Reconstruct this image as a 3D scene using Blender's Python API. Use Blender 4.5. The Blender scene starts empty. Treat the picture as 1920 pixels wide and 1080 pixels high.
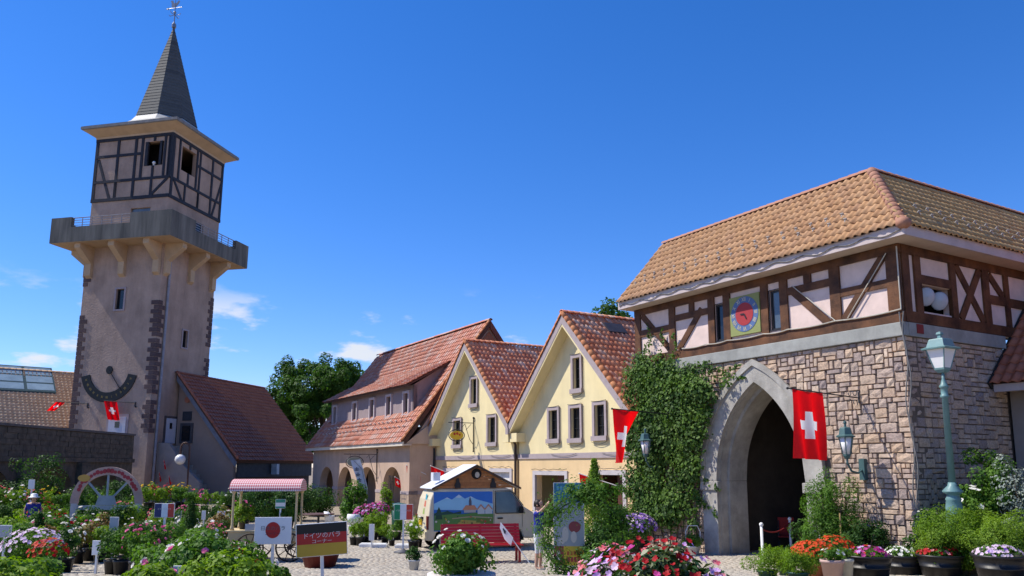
import bpy, math, random
import numpy as np
from mathutils import Vector, Matrix, Quaternion
scene = bpy.context.scene
R = math.radians
# ---------------------------------------------------------------- camera
EYE = 2.4
cam_d = bpy.data.cameras.new("camera"); cam = bpy.data.objects.new("camera", cam_d)
scene.collection.objects.link(cam); scene.camera = cam
cam.location = (0, 0, EYE)
cam.rotation_euler = (R(90 + 8.89), R(0), R(0))
cam.rotation_mode = 'XYZ'
cam_d.sensor_width = 36; cam_d.lens = 1498.0 / 1920 * 36
cam_d.shift_y = 100.0 / 1920
cam_d.clip_end = 4000
# ---------------------------------------------------------------- sky, sun, exposure
LIGHT = Vector((1.315, -0.195, -1.70)).normalized()          # direction sunlight travels
TOSUN = -LIGHT
SUN_EL = math.asin(TOSUN.z); SUN_AZ = math.atan2(TOSUN.x, TOSUN.y)
world = bpy.data.worlds.new("World"); scene.world = world; world.use_nodes = True
wn = world.node_tree; wn.nodes.clear()
def wnode(t, **kw):
    n = wn.nodes.new(t)
    for k, v in kw.items(): setattr(n, k, v)
    return n
sky = wnode('ShaderNodeTexSky', sky_type='NISHITA', sun_disc=False)
sky.sun_elevation = SUN_EL; sky.sun_rotation = SUN_AZ
sky.altitude = 600; sky.air_density = 1.0; sky.dust_density = 0.1; sky.ozone_density = 4.0
gam = wnode('ShaderNodeGamma'); gam.inputs[1].default_value = 1.0
wn.links.new(sky.outputs[0], gam.inputs[0])
hsv = wnode('ShaderNodeHueSaturation'); hsv.inputs['Saturation'].default_value = 1.30; hsv.inputs['Value'].default_value = 1.0
wn.links.new(gam.outputs[0], hsv.inputs['Color'])
tc = wnode('ShaderNodeTexCoord')
sep = wnode('ShaderNodeSeparateXYZ'); wn.links.new(tc.outputs['Generated'], sep.inputs[0])
def wmath(op, a, b=None, c=None, clamp=False):
    n = wnode('ShaderNodeMath', operation=op, use_clamp=clamp)
    for i, x in enumerate((a, b, c)):
        if x is None: continue
        if isinstance(x, (int, float)): n.inputs[i].default_value = x
        else: wn.links.new(x, n.inputs[i])
    return n.outputs[0]
def wramp(x, a, b):
    n = wnode('ShaderNodeMapRange', interpolation_type='SMOOTHSTEP'); wn.links.new(x, n.inputs[0])
    n.inputs[1].default_value = a; n.inputs[2].default_value = b
    return n.outputs[0]
CLOUD_SEED = 12.6
# fair-weather cumulus: planar cloud layer seen in perspective, thicker towards the horizon
zz = wmath('MAXIMUM', sep.outputs['Z'], 0.02)
zo = wmath('ADD', zz, 0.22)
cx = wmath('DIVIDE', sep.outputs['X'], zo); cy = wmath('DIVIDE', sep.outputs['Y'], zo)
comb = wnode('ShaderNodeCombineXYZ'); wn.links.new(cx, comb.inputs[0]); wn.links.new(cy, comb.inputs[1])
comb.inputs[2].default_value = CLOUD_SEED
nz = wnode('ShaderNodeTexNoise'); nz.inputs['Scale'].default_value = 3.0; nz.inputs['Detail'].default_value = 9; nz.inputs['Roughness'].default_value = 0.56
wn.links.new(comb.outputs[0], nz.inputs['Vector'])
low = wramp(sep.outputs['Z'], 0.40, 0.09)
thr = wmath('MULTIPLY', low, 0.16)
dens = wmath('ADD', nz.outputs['Fac'], thr)
cl = wramp(dens, 0.675, 0.79)
cl = wmath('MULTIPLY', cl, wramp(sep.outputs['Z'], 0.225, 0.165))
cl = wmath('MULTIPLY', wmath('MULTIPLY', cl, 0.9), wramp(sep.outputs['Z'], 0.0, 0.03))
mixc = wnode('ShaderNodeMix', data_type='RGBA'); wn.links.new(cl, mixc.inputs['Factor'])
tint = wnode('ShaderNodeMix', data_type='RGBA', blend_type='MULTIPLY'); tint.inputs['Factor'].default_value = 1.0
wn.links.new(hsv.outputs[0], tint.inputs['A']); tint.inputs['B'].default_value = (1.12, 1.06, 1.37, 1)
wn.links.new(tint.outputs['Result'], mixc.inputs['A']); mixc.inputs['B'].default_value = (6.0, 6.2, 6.5, 1)
bg = wnode('ShaderNodeBackground'); bg.inputs['Strength'].default_value = 0.112
wo = wnode('ShaderNodeOutputWorld')
wn.links.new(mixc.outputs['Result'], bg.inputs[0]); wn.links.new(bg.outputs[0], wo.inputs[0])
sun_d = bpy.data.lights.new("sun", 'SUN'); sun_d.energy = 5.0; sun_d.angle = R(0.53); sun_d.color = (1.0, 0.94, 0.84)
sun = bpy.data.objects.new("sun", sun_d); scene.collection.objects.link(sun)
sun.rotation_mode = 'QUATERNION'; sun.rotation_quaternion = LIGHT.to_track_quat('-Z', 'Y'); sun.location = (-30, 5, 60)
vs = scene.view_settings; vs.view_transform = 'Standard'; vs.look = 'None'; vs.exposure = 0.32; vs.gamma = 1.0; vs.use_curve_mapping = False

# ---------------------------------------------------------------- projection helper (pixel of the photo -> point in the place)
_P = R(8.89)
def ray(x, y):
    a = (x - 960) / 1498.0; b = -(y - 640) / 1498.0
    return Vector((a, math.cos(_P) - b * math.sin(_P), math.sin(_P) + b * math.cos(_P)))
def gh(x, y):                                    # the plaza rises gently towards the viewer
    return min(0.8, max(0.0, 0.085 * (19.5 - y)))
def gp(x, y):
    r = ray(x, y); d = 4.0
    while d < 400:
        p = Vector((0, 0, EYE)) + r * (d / r.y)
        if p.z <= gh(p.x, p.y): break
        d += 0.02
    return Vector((p.x, p.y, gh(p.x, p.y)))
def at(x, y, d):
    r = ray(x, y); return Vector((0, 0, EYE)) + r * (d / r.y)
def gxd(x, d):                                   # ground point under image column x at distance d
    p = at(x, 1000, d); return Vector((p.x, d, gh(p.x, d)))
# two building frames: A (yellow houses, gatehouse, arcade house) and T (tower)
AA = R(59.21); AT = R(12.81)
UA = Vector((-math.cos(AA), math.sin(AA), 0)); VA = Vector((math.sin(AA), math.cos(AA), 0))
UT = Vector((-math.cos(AT), math.sin(AT), 0)); VT = Vector((math.sin(AT), math.cos(AT), 0))
K = 1.15
def TZ(z): return EYE + K * (z - EYE)

# ---------------------------------------------------------------- mesh helpers
col = scene.collection
class MB:
    def __init__(s, xf=None): s.v = []; s.f = []; s.mi = []; s.r = []; s.xf = xf
    def add(s, V, F, m=0, r=0.0):
        o = len(s.v)
        for p in V:
            p = tuple(p); s.v.append(s.xf(p) if s.xf else p)
        for f in F: s.f.append(tuple(i + o for i in f)); s.mi.append(m); s.r.append(r)
        return s
    def box(s, x0, x1, y0, y1, z0, z1, m=0, r=0.0):
        V = [(x, y, z) for x in (x0, x1) for y in (y0, y1) for z in (z0, z1)]
        return s.add(V, [(0,1,3,2),(4,6,7,5),(0,4,5,1),(2,3,7,6),(0,2,6,4),(1,5,7,3)], m, r)
    def prism(s, pts, axis, lo, hi, m=0, r=0.0):
        n = len(pts)
        def P(a, b, c):
            return {'y': (a, c, b), 'x': (c, a, b), 'z': (a, b, c)}[axis]
        V = [P(a, b, lo) for a, b in pts] + [P(a, b, hi) for a, b in pts]
        F = [tuple(range(n))[::-1], tuple(range(n, 2 * n))] + [(i, (i + 1) % n, n + (i + 1) % n, n + i) for i in range(n)]
        return s.add(V, F, m, r)
    def bar2(s, a, b, w, axis, lo, hi, m=0):     # beam lying in a wall plane
        a = Vector(a); b = Vector(b); d = (b - a).normalized(); n = Vector((-d.y, d.x)) * w / 2
        return s.prism([tuple(a + n), tuple(b + n), tuple(b - n), tuple(a - n)], axis, lo, hi, m)
    def tube(s, pts, r, n=8, m=0, cap=True):
        pts = [Vector(p) for p in pts]; rs = r if isinstance(r, (list, tuple)) else [r] * len(pts)
        V = []; ref = None
        for i, p in enumerate(pts):
            d = (pts[min(i + 1, len(pts) - 1)] - pts[max(i - 1, 0)]).normalized()
            if ref is None: ref = d.orthogonal().normalized()
            a = (ref - d * ref.dot(d)); a = a.normalized() if a.length > 1e-5 else d.orthogonal().normalized()
            ref = a; b = d.cross(a)
            for k in range(n):
                t = 2 * math.pi * k / n; V.append(p + (a * math.cos(t) + b * math.sin(t)) * rs[i])
        F = []
        for i in range(len(pts) - 1):
            for k in range(n):
                k2 = (k + 1) % n; F.append((i*n+k, i*n+k2, (i+1)*n+k2, (i+1)*n+k))
        if cap: F.append(tuple(range(n))[::-1]); F.append(tuple(range((len(pts)-1)*n, len(pts)*n)))
        return s.add(V, F, m)
    def lathe(s, prof, n=16, c=(0, 0, 0), m=0, sy=1.0, a0=0.0):
        V = []; F = []
        for r, z in prof:
            for k in range(n):
                t = a0 + 2 * math.pi * k / n; V.append((c[0] + r * math.cos(t), c[1] + r * sy * math.sin(t), c[2] + z))
        for i in range(len(prof) - 1):
            for k in range(n):
                k2 = (k + 1) % n; F.append((i*n+k, i*n+k2, (i+1)*n+k2, (i+1)*n+k))
        F.append(tuple(range(n))[::-1]); F.append(tuple(range((len(prof)-1)*n, len(prof)*n)))
        return s.add(V, F, m)
    def ball(s, c, r, n=10, m=0, sz=1.0):
        k = 6
        return s.lathe([(max(r * math.sin(math.pi * i / k), 0.001), -r * sz * math.cos(math.pi * i / k)) for i in range(k + 1)], n, c, m)
    def mesh(s, name, mats, smooth=False):
        me = bpy.data.meshes.new(name); me.from_pydata(s.v, [], s.f)
        for mt in (mats if isinstance(mats, (list, tuple)) else [mats]): me.materials.append(mt)
        if any(s.mi): me.polygons.foreach_set('material_index', s.mi)
        if any(s.r):
            at_ = me.attributes.new('rnd', 'FLOAT', 'FACE'); at_.data.foreach_set('value', s.r)
        if smooth: me.polygons.foreach_set('use_smooth', [True] * len(me.polygons))
        me.update(); return me
    def build(s, name, mats, parent=None, smooth=False, bevel=0.0):
        o = link(name, s.mesh(name, mats, smooth), parent)
        if bevel:
            b = o.modifiers.new('bevel', 'BEVEL'); b.width = bevel; b.segments = 2; b.limit_method = 'ANGLE'
        return o
def link(name, data, parent=None):
    o = bpy.data.objects.new(name, data); col.objects.link(o)
    if parent: o.parent = parent
    return o
def tag(o, label=None, cat=None, group=None, kind=None):
    if label: o['label'] = label
    if cat: o['category'] = cat
    if group: o['group'] = group
    if kind: o['kind'] = kind
    return o
def thing(name, label, cat, loc=(0, 0, 0), rz=0.0, group=None):
    o = link(name, None); o.location = loc; o.rotation_euler = (0, 0, rz); o.empty_display_size = 0.2
    return tag(o, label, cat, group)
def frameA(name, label, cat, s0, t0, group=None):
    o = thing(name, label, cat, UA * s0 + VA * t0, -AA, group)
    return o, (lambda p: (s0 - p[0], p[1] - t0, p[2]))
def frameT(name, label, cat, s0, t0, group=None, lean=0.0):
    o = thing(name, label, cat, (UT * s0 + VT * t0) * K, -AT, group)
    return o, (lambda p: ((s0 - p[0]) * K + lean * (max(0.0, TZ(p[2])) - 14.5), (p[1] - t0) * K, max(0.0, TZ(p[2]))))
def npmesh(name, V, F, mats, rnd=None, mi=None, smooth=False):
    me = bpy.data.meshes.new(name); V = np.asarray(V, dtype=np.float32); F = np.asarray(F, dtype=np.int32)
    k = F.shape[1]
    me.vertices.add(len(V)); me.vertices.foreach_set('co', V.ravel())
    me.loops.add(F.size); me.loops.foreach_set('vertex_index', F.ravel())
    me.polygons.add(len(F)); me.polygons.foreach_set('loop_start', np.arange(0, F.size, k, dtype=np.int32))
    if mi is not None: me.polygons.foreach_set('material_index', np.asarray(mi, dtype=np.int32))
    for mt in (mats if isinstance(mats, (list, tuple)) else [mats]): me.materials.append(mt)
    if rnd is not None:
        a = me.attributes.new('rnd', 'FLOAT', 'FACE'); a.data.foreach_set('value', np.asarray(rnd, dtype=np.float32))
    if smooth: me.polygons.foreach_set('use_smooth', [True] * len(F))
    me.update(); me.validate(); return me
def copy_tree(o, parent=None):
    c = o.copy(); col.objects.link(c); c.parent = parent
    for ch in list(o.children): copy_tree(ch, c)
    return c
def wall(mb, axis, brk, zlo, zhi, holes, lo, hi, m=0):
    """solid wall in the plane of `axis`: columns between breakpoints, z from zlo(a) to zhi(a), rectangular holes left open"""
    b = set(brk)
    for h in holes: b.add(h[0]); b.add(h[1])
    b = sorted(b)
    for a0, a1 in zip(b, b[1:]):
        if a1 - a0 < 1e-4: continue
        e = 1e-5; l0, l1, h0, h1 = zlo(a0 + e), zlo(a1 - e), zhi(a0 + e), zhi(a1 - e)
        hs = sorted([(h[2], h[3]) for h in holes if h[0] < a1 - e and h[1] > a0 + e])
        cuts = []
        cur = (l0, l1)
        for z0, z1 in hs:
            cuts.append((cur, (z0, z0))); cur = (z1, z1)
        cuts.append((cur, (h0, h1)))
        for (p0, p1), (q0, q1) in cuts:
            if max(q0 - p0, q1 - p1) < 1e-3: continue
            mb.prism([(a0, p0), (a1, p1), (a1, q1), (a0, q0)], axis, lo, hi, m)
_txt = {}
def text_geo(s):
    if s in _txt: return _txt[s]
    cu = bpy.data.curves.new('lettering', 'FONT'); cu.body = s; cu.align_x = 'CENTER'; cu.align_y = 'CENTER'; cu.size = 1.0; cu.resolution_u = 2
    o = bpy.data.objects.new('lettering', cu); col.objects.link(o)
    dg = bpy.context.evaluated_depsgraph_get(); dg.update()
    me = bpy.data.meshes.new_from_object(o.evaluated_get(dg))
    V = [tuple(v.co) for v in me.vertices]; F = [tuple(p.vertices) for p in me.polygons]
    bpy.data.objects.remove(o); bpy.data.curves.remove(cu); bpy.data.meshes.remove(me)
    _txt[s] = (V, F); return V, F
def put_text(mb, s, size, x, z, y, m=0, rot=0.0, sx=1.0):    # upright, facing -y
    V, F = text_geo(s); c, q = math.cos(rot), math.sin(rot)
    mb.add([(x + size * (a * sx * c - b * q), y, z + size * (a * sx * q + b * c)) for a, b, _ in V], F, m)

# ---------------------------------------------------------------- materials
MATS = {}
def _bsdf(name):
    m = bpy.data.materials.new(name); m.use_nodes = True; nt = m.node_tree
    return m, nt, nt.nodes['Principled BSDF']
def lin(c): return tuple(c) + (1.0,)
def M(name, c, rough=0.8, var=0.18, scale=3.0, bump=0.25, bscale=45.0, spec=0.3, metal=0.0, c2=None, streak=False, dist=0.02, stain=0.0):
    if name in MATS: return MATS[name]
    m, nt, b = _bsdf(name); L = nt.links
    t = nt.nodes.new('ShaderNodeTexCoord'); n = nt.nodes.new('ShaderNodeTexNoise')
    n.inputs['Scale'].default_value = scale; n.inputs['Detail'].default_value = 6; n.inputs['Roughness'].default_value = 0.62
    mp = nt.nodes.new('ShaderNodeMapping'); L.new(t.outputs['Object'], mp.inputs[0]); L.new(mp.outputs[0], n.inputs['Vector'])
    if streak: mp.inputs['Scale'].default_value = (1.0, 1.0, 0.12)
    r = nt.nodes.new('ShaderNodeValToRGB'); L.new(n.outputs['Fac'], r.inputs[0])
    a = tuple(x * (1 - var) for x in c); d = tuple(min(1, x * (1 + var)) for x in (c2 or c))
    r.color_ramp.elements[0].position = 0.32; r.color_ramp.elements[1].position = 0.68
    r.color_ramp.elements[0].color = lin(a); r.color_ramp.elements[1].color = lin(d)
    L.new(r.outputs[0], b.inputs['Base Color'])
    if stain:                                   # rain streaks and blotchy dirt of their own shape
        m3 = nt.nodes.new('ShaderNodeMapping'); L.new(t.outputs['Object'], m3.inputs[0]); m3.inputs['Scale'].default_value = (1.3, 1.3, 0.28)
        n3 = nt.nodes.new('ShaderNodeTexNoise'); n3.inputs['Scale'].default_value = 1.0; n3.inputs['Detail'].default_value = 7; n3.inputs['Roughness'].default_value = 0.65; L.new(m3.outputs[0], n3.inputs['Vector'])
        n4 = nt.nodes.new('ShaderNodeTexNoise'); n4.inputs['Scale'].default_value = 0.7; n4.inputs['Detail'].default_value = 8; n4.inputs['Roughness'].default_value = 0.7; L.new(t.outputs['Object'], n4.inputs['Vector'])
        mm = nt.nodes.new('ShaderNodeMath'); mm.operation = 'MULTIPLY'; L.new(n3.outputs['Fac'], mm.inputs[0]); L.new(n4.outputs['Fac'], mm.inputs[1])
        mr = nt.nodes.new('ShaderNodeMapRange'); L.new(mm.outputs[0], mr.inputs[0]); mr.inputs[1].default_value = 0.17; mr.inputs[2].default_value = 0.36; mr.inputs[3].default_value = 1.0; mr.inputs[4].default_value = 1.0 - stain
        h3 = nt.nodes.new('ShaderNodeHueSaturation'); L.new(r.outputs[0], h3.inputs['Color']); L.new(mr.outputs[0], h3.inputs['Value']); L.new(h3.outputs[0], b.inputs['Base Color'])
    b.inputs['Roughness'].default_value = rough; b.inputs['Specular IOR Level'].default_value = spec; b.inputs['Metallic'].default_value = metal
    if bump:
        n2 = nt.nodes.new('ShaderNodeTexNoise'); n2.inputs['Scale'].default_value = bscale; n2.inputs['Detail'].default_value = 4
        L.new(t.outputs['Object'], n2.inputs['Vector'])
        bp = nt.nodes.new('ShaderNodeBump'); bp.inputs['Strength'].default_value = bump; bp.inputs['Distance'].default_value = dist
        L.new(n2.outputs['Fac'], bp.inputs['Height']); L.new(bp.outputs[0], b.inputs['Normal'])
    MATS[name] = m; return m
def MR(name, cols, rough=0.75, spec=0.3, trans=0.0, bump=0.0, bscale=30.0, var=0.12, nscale=8.0, sheen=0.0):
    """colour picked per piece: from the face attribute 'rnd' plus the object's own random number"""
    if name in MATS: return MATS[name]
    m, nt, b = _bsdf(name); L = nt.links
    at_ = nt.nodes.new('ShaderNodeAttribute'); at_.attribute_name = 'rnd'
    oi = nt.nodes.new('ShaderNodeObjectInfo')
    ad = nt.nodes.new('ShaderNodeMath'); ad.operation = 'ADD'; L.new(at_.outputs['Fac'], ad.inputs[0]); L.new(oi.outputs['Random'], ad.inputs[1])
    fr = nt.nodes.new('ShaderNodeMath'); fr.operation = 'FRACT'; L.new(ad.outputs[0], fr.inputs[0])
    r = nt.nodes.new('ShaderNodeValToRGB'); L.new(fr.outputs[0], r.inputs[0]); cr = r.color_ramp
    while len(cr.elements) < len(cols): cr.elements.new(0.5)
    for i, c in enumerate(cols): cr.elements[i].position = i / max(1, len(cols) - 1); cr.elements[i].color = lin(c)
    tcn = nt.nodes.new('ShaderNodeTexCoord'); n = nt.nodes.new('ShaderNodeTexNoise'); n.inputs['Scale'].default_value = nscale; n.inputs['Detail'].default_value = 5
    L.new(tcn.outputs['Object'], n.inputs['Vector'])
    mr = nt.nodes.new('ShaderNodeMapRange'); L.new(n.outputs['Fac'], mr.inputs[0]); mr.inputs[1].default_value = 0.3; mr.inputs[2].default_value = 0.7
    mr.inputs[3].default_value = 1 - var; mr.inputs[4].default_value = 1 + var
    hs = nt.nodes.new('ShaderNodeHueSaturation'); L.new(r.outputs[0], hs.inputs['Color']); L.new(mr.outputs[0], hs.inputs['Value'])
    L.new(hs.outputs[0], b.inputs['Base Color'])
    b.inputs['Roughness'].default_value = rough; b.inputs['Specular IOR Level'].default_value = spec
    if bump:
        n2 = nt.nodes.new('ShaderNodeTexNoise'); n2.inputs['Scale'].default_value = bscale; n2.inputs['Detail'].default_value = 4
        L.new(tcn.outputs['Object'], n2.inputs['Vector'])
        bp = nt.nodes.new('ShaderNodeBump'); bp.inputs['Strength'].default_value = bump; bp.inputs['Distance'].default_value = 0.02
        L.new(n2.outputs['Fac'], bp.inputs['Height']); L.new(bp.outputs[0], b.inputs['Normal'])
    if trans:
        out = nt.nodes['Material Output']; tr = nt.nodes.new('ShaderNodeBsdfTranslucent'); mx = nt.nodes.new('ShaderNodeMixShader')
        h2 = nt.nodes.new('ShaderNodeHueSaturation'); h2.inputs['Saturation'].default_value = 1.1; h2.inputs['Value'].default_value = 1.5
        L.new(hs.outputs[0], h2.inputs['Color']); L.new(h2.outputs[0], tr.inputs['Color'])
        mx.inputs[0].default_value = trans; L.new(b.outputs[0], mx.inputs[1]); L.new(tr.outputs[0], mx.inputs[2]); L.new(mx.outputs[0], out.inputs[0])
    MATS[name] = m; return m
def MP(name, c, rough=0.5, spec=0.4, metal=0.0):
    return M(name, c, rough, 0.06, 2.0, 0.0, 10, spec, metal)
glass = M('dark_glass', (0.012, 0.014, 0.016), 0.08, 0.1, 2, 0.05, 3, 0.5)
reflection_glass = M('glass_with_reflection', (0.10, 0.13, 0.16), 0.06, 0.25, 1.5, 0.03, 3, 0.6)  # paler blue-grey base colour stands in for a reflection on the pane
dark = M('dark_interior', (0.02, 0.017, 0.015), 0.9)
iron = M('black_iron', (0.018, 0.018, 0.02), 0.5, 0.1, 4, 0.1, 40, 0.4)
white_paint = M('white_paint', (0.74, 0.74, 0.73), 0.5, 0.05, 4, 0.05, 30)
timber = M('oiled_timber', (0.062, 0.025, 0.011), 0.65, 0.3, 2.2, 0.4, 50, 0.3, c2=(0.14, 0.058, 0.023), stain=0.3)
timber_t = M('weathered_dark_timber', (0.020, 0.020, 0.026), 0.6, 0.3, 5, 0.3, 50)
plaster_g = M('pinkish_white_plaster', (0.68, 0.535, 0.475), 0.9, 0.10, 3, 0.35, 60)
concrete = M('grey_green_concrete', (0.34, 0.345, 0.32), 0.9, 0.12, 4, 0.5, 50, stain=0.25)
arch_stone = M('cast_arch_stone', (0.38, 0.36, 0.32), 0.9, 0.16, 2.5, 0.5, 45, c2=(0.42, 0.40, 0.355), stain=0.35)
mortar = M('stone_wall_mortar', (0.15, 0.115, 0.09), 0.95, 0.3, 10, 0.5, 40)
soffit_m = M('cream_pink_soffit', (0.56, 0.46, 0.38), 0.85, 0.08, 2, 0.1, 30)
fascia_m = M('lilac_fascia', (0.52, 0.44, 0.42), 0.8, 0.10, 2, 0.15, 30)
stone_m = MR('field_stone', [(0.52,0.385,0.28),(0.47,0.34,0.24),(0.34,0.27,0.24),(0.56,0.435,0.325),(0.41,0.325,0.275),(0.50,0.375,0.275),(0.28,0.225,0.21),(0.54,0.41,0.30)], 0.9, 0.2, bump=0.7, bscale=14, var=0.28, nscale=6)
tile_gate = MR('ochre_roof_tile', [(0.40,0.215,0.10),(0.44,0.245,0.115),(0.35,0.185,0.09),(0.455,0.265,0.135),(0.37,0.205,0.11)], 0.75, 0.3, var=0.18, nscale=5)
tile_side = MR('golden_roof_tile', [(0.54,0.325,0.125),(0.47,0.28,0.115),(0.58,0.36,0.145),(0.40,0.26,0.13)], 0.75, 0.3, var=0.2, nscale=5)
tile_ridge = MR('rose_brown_ridge_tile', [(0.33,0.155,0.095),(0.37,0.18,0.115),(0.30,0.145,0.095)], 0.7, 0.3, var=0.15)
tile_yel = MR('terracotta_tile_mixed', [(0.62,0.20,0.085),(0.68,0.31,0.165),(0.56,0.17,0.075),(0.74,0.50,0.35),(0.64,0.23,0.105),(0.54,0.16,0.075)], 0.6, 0.4, var=0.15)
tile_yel_edge = MR('orange_verge_tile', [(0.56,0.21,0.08),(0.60,0.25,0.10),(0.52,0.18,0.07)], 0.65, 0.35, var=0.12)
tile_pink = MR('salmon_grey_tile', [(0.43,0.145,0.08),(0.46,0.19,0.115),(0.40,0.125,0.07),(0.45,0.29,0.23),(0.44,0.155,0.09)], 0.6, 0.4, var=0.12)
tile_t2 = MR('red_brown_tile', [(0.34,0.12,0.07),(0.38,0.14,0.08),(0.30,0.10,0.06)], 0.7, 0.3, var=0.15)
tile_tan = MR('tan_pantile', [(0.60,0.41,0.25),(0.52,0.35,0.21),(0.65,0.46,0.29)], 0.8, 0.25, var=0.15)
deck = M('roof_deck', (0.10, 0.05, 0.035), 0.9)
yellow_wall = M('pale_yellow_render', (0.75, 0.635, 0.36), 0.9, 0.05, 1.2, 0.25, 55, stain=0.13)
peach_wall = M('peach_render', (0.72, 0.52, 0.28), 0.9, 0.05, 1.2, 0.25, 55, stain=0.13)
mauve = M('mauve_grey_trim', (0.36, 0.30, 0.30), 0.85, 0.10, 4, 0.2, 50)
pink_wall = M('dusty_pink_render', (0.52, 0.375, 0.28), 0.9, 0.06, 1.2, 0.25, 50, stain=0.18)
brickish = M('tan_block_base', (0.40, 0.30, 0.22), 0.9, 0.18, 6, 0.4, 25)
tower_wall = M('tower_render', (0.43, 0.315, 0.245), 0.9, 0.07, 0.8, 0.4, 9, dist=0.06, stain=0.28)
tower_conc = M('stained_parapet_concrete', (0.105, 0.105, 0.095), 0.92, 0.3, 1.6, 0.4, 25, c2=(0.155, 0.15, 0.13), streak=True)
tower_cream = M('cream_corbel_render', (0.47, 0.345, 0.22), 0.85, 0.10, 1.2, 0.2, 30)
quoin_m = MR('plum_quoin_stone', [(0.10,0.07,0.07),(0.13,0.09,0.085),(0.085,0.06,0.062)], 0.9, 0.2, bump=0.4)
slate = MR('grey_slate', [(0.075,0.08,0.08),(0.095,0.10,0.098),(0.062,0.066,0.068)], 0.75, 0.25, var=0.15)
lead = M('weathered_lead', (0.36, 0.36, 0.34), 0.6, 0.15, 3, 0.2, 20)
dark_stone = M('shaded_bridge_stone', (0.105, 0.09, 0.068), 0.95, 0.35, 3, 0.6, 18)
verdigris = M('verdigris_metal', (0.135, 0.25, 0.25), 0.45, 0.12, 5, 0.1, 30, 0.45)
lamp_glass = M('frosted_lamp_glass', (0.80, 0.80, 0.78), 0.3, 0.05, 3, 0.0, 10, 0.5)
red_cloth = MR('red_flag_cloth', [(0.66,0.022,0.026),(0.68,0.028,0.03)], 0.7, 0.2, 0.5, var=0.05)
white_cloth = MR('white_flag_cloth', [(0.80,0.78,0.78),(0.78,0.77,0.77)], 0.7, 0.2, 0.35, var=0.03)
black_plastic = M('black_plastic_tub', (0.012, 0.012, 0.013), 0.45, 0.2, 6, 0.1, 30, 0.4)
terracotta = M('terracotta_pot', (0.36, 0.125, 0.06), 0.75, 0.15, 5, 0.2, 40)
pale_pot = M('pale_pink_clay', (0.50, 0.34, 0.29), 0.8, 0.10, 5, 0.2, 40)
soil = M('potting_soil', (0.035, 0.024, 0.016), 0.95, 0.3, 20, 0.6, 60)
green_plastic = M('dark_green_plastic', (0.012, 0.06, 0.04), 0.45, 0.1, 4, 0.05, 20, 0.4)
bark = M('tree_bark', (0.10, 0.075, 0.05), 0.95, 0.3, 8, 0.7, 25)
leaf_mid = MR('leaf_mid_green', [(0.050,0.125,0.016),(0.085,0.185,0.024),(0.125,0.235,0.032),(0.060,0.145,0.018)], 0.6, 0.2, 0.35)
leaf_dark = MR('leaf_dark_green', [(0.022,0.065,0.012),(0.036,0.092,0.016),(0.055,0.12,0.02),(0.028,0.075,0.014)], 0.6, 0.2, 0.28)
leaf_lime = MR('leaf_yellow_green', [(0.105,0.20,0.018),(0.155,0.265,0.026),(0.20,0.31,0.036),(0.125,0.225,0.022)], 0.6, 0.2, 0.4)
leaf_ivy = MR('leaf_ivy', [(0.034,0.085,0.012),(0.062,0.135,0.018),(0.115,0.205,0.03),(0.026,0.066,0.012),(0.05,0.11,0.016)], 0.6, 0.22, 0.30)
leaf_tree = MR('leaf_tree_crown', [(0.03,0.08,0.011),(0.052,0.12,0.016),(0.08,0.165,0.022),(0.04,0.095,0.013)], 0.6, 0.2, 0.35)
leaf_silver = MR('leaf_silver_grey', [(0.22,0.26,0.22),(0.30,0.34,0.30),(0.14,0.19,0.13)], 0.8, 0.2, 0.2)
leaf_rust = MR('leaf_rusty_new_growth', [(0.20,0.12,0.035),(0.15,0.17,0.04),(0.26,0.13,0.04),(0.12,0.17,0.035)], 0.55, 0.35, 0.3)
def petal(name, *cols): return MR('petal_' + name, list(cols), 0.6, 0.25, 0.25, var=0.08)
P_red = petal('red', (0.42,0.004,0.010), (0.30,0.003,0.008), (0.50,0.008,0.014))
P_lilac = petal('lilac', (0.62,0.36,0.68), (0.66,0.44,0.72), (0.56,0.30,0.64))
P_pale = petal('pale_pink', (0.72,0.55,0.70), (0.68,0.50,0.66), (0.75,0.62,0.72))
P_coral = petal('coral', (0.66,0.12,0.16), (0.70,0.20,0.22), (0.68,0.30,0.32))
P_white = petal('white', (0.78,0.76,0.70), (0.80,0.78,0.74), (0.74,0.72,0.64))
P_orange = petal('orange_red', (0.66,0.075,0.012), (0.60,0.045,0.010), (0.70,0.11,0.02))
P_purple = petal('purple', (0.20,0.10,0.42), (0.28,0.15,0.50), (0.16,0.07,0.36))
P_magenta = petal('magenta', (0.50,0.03,0.24), (0.42,0.02,0.20), (0.58,0.07,0.30))
P_pink = petal('pink', (0.66,0.15,0.34), (0.70,0.24,0.42), (0.60,0.12,0.30))
P_yellow = petal('yellow', (0.72,0.52,0.04), (0.76,0.60,0.10), (0.70,0.45,0.03))
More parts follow.
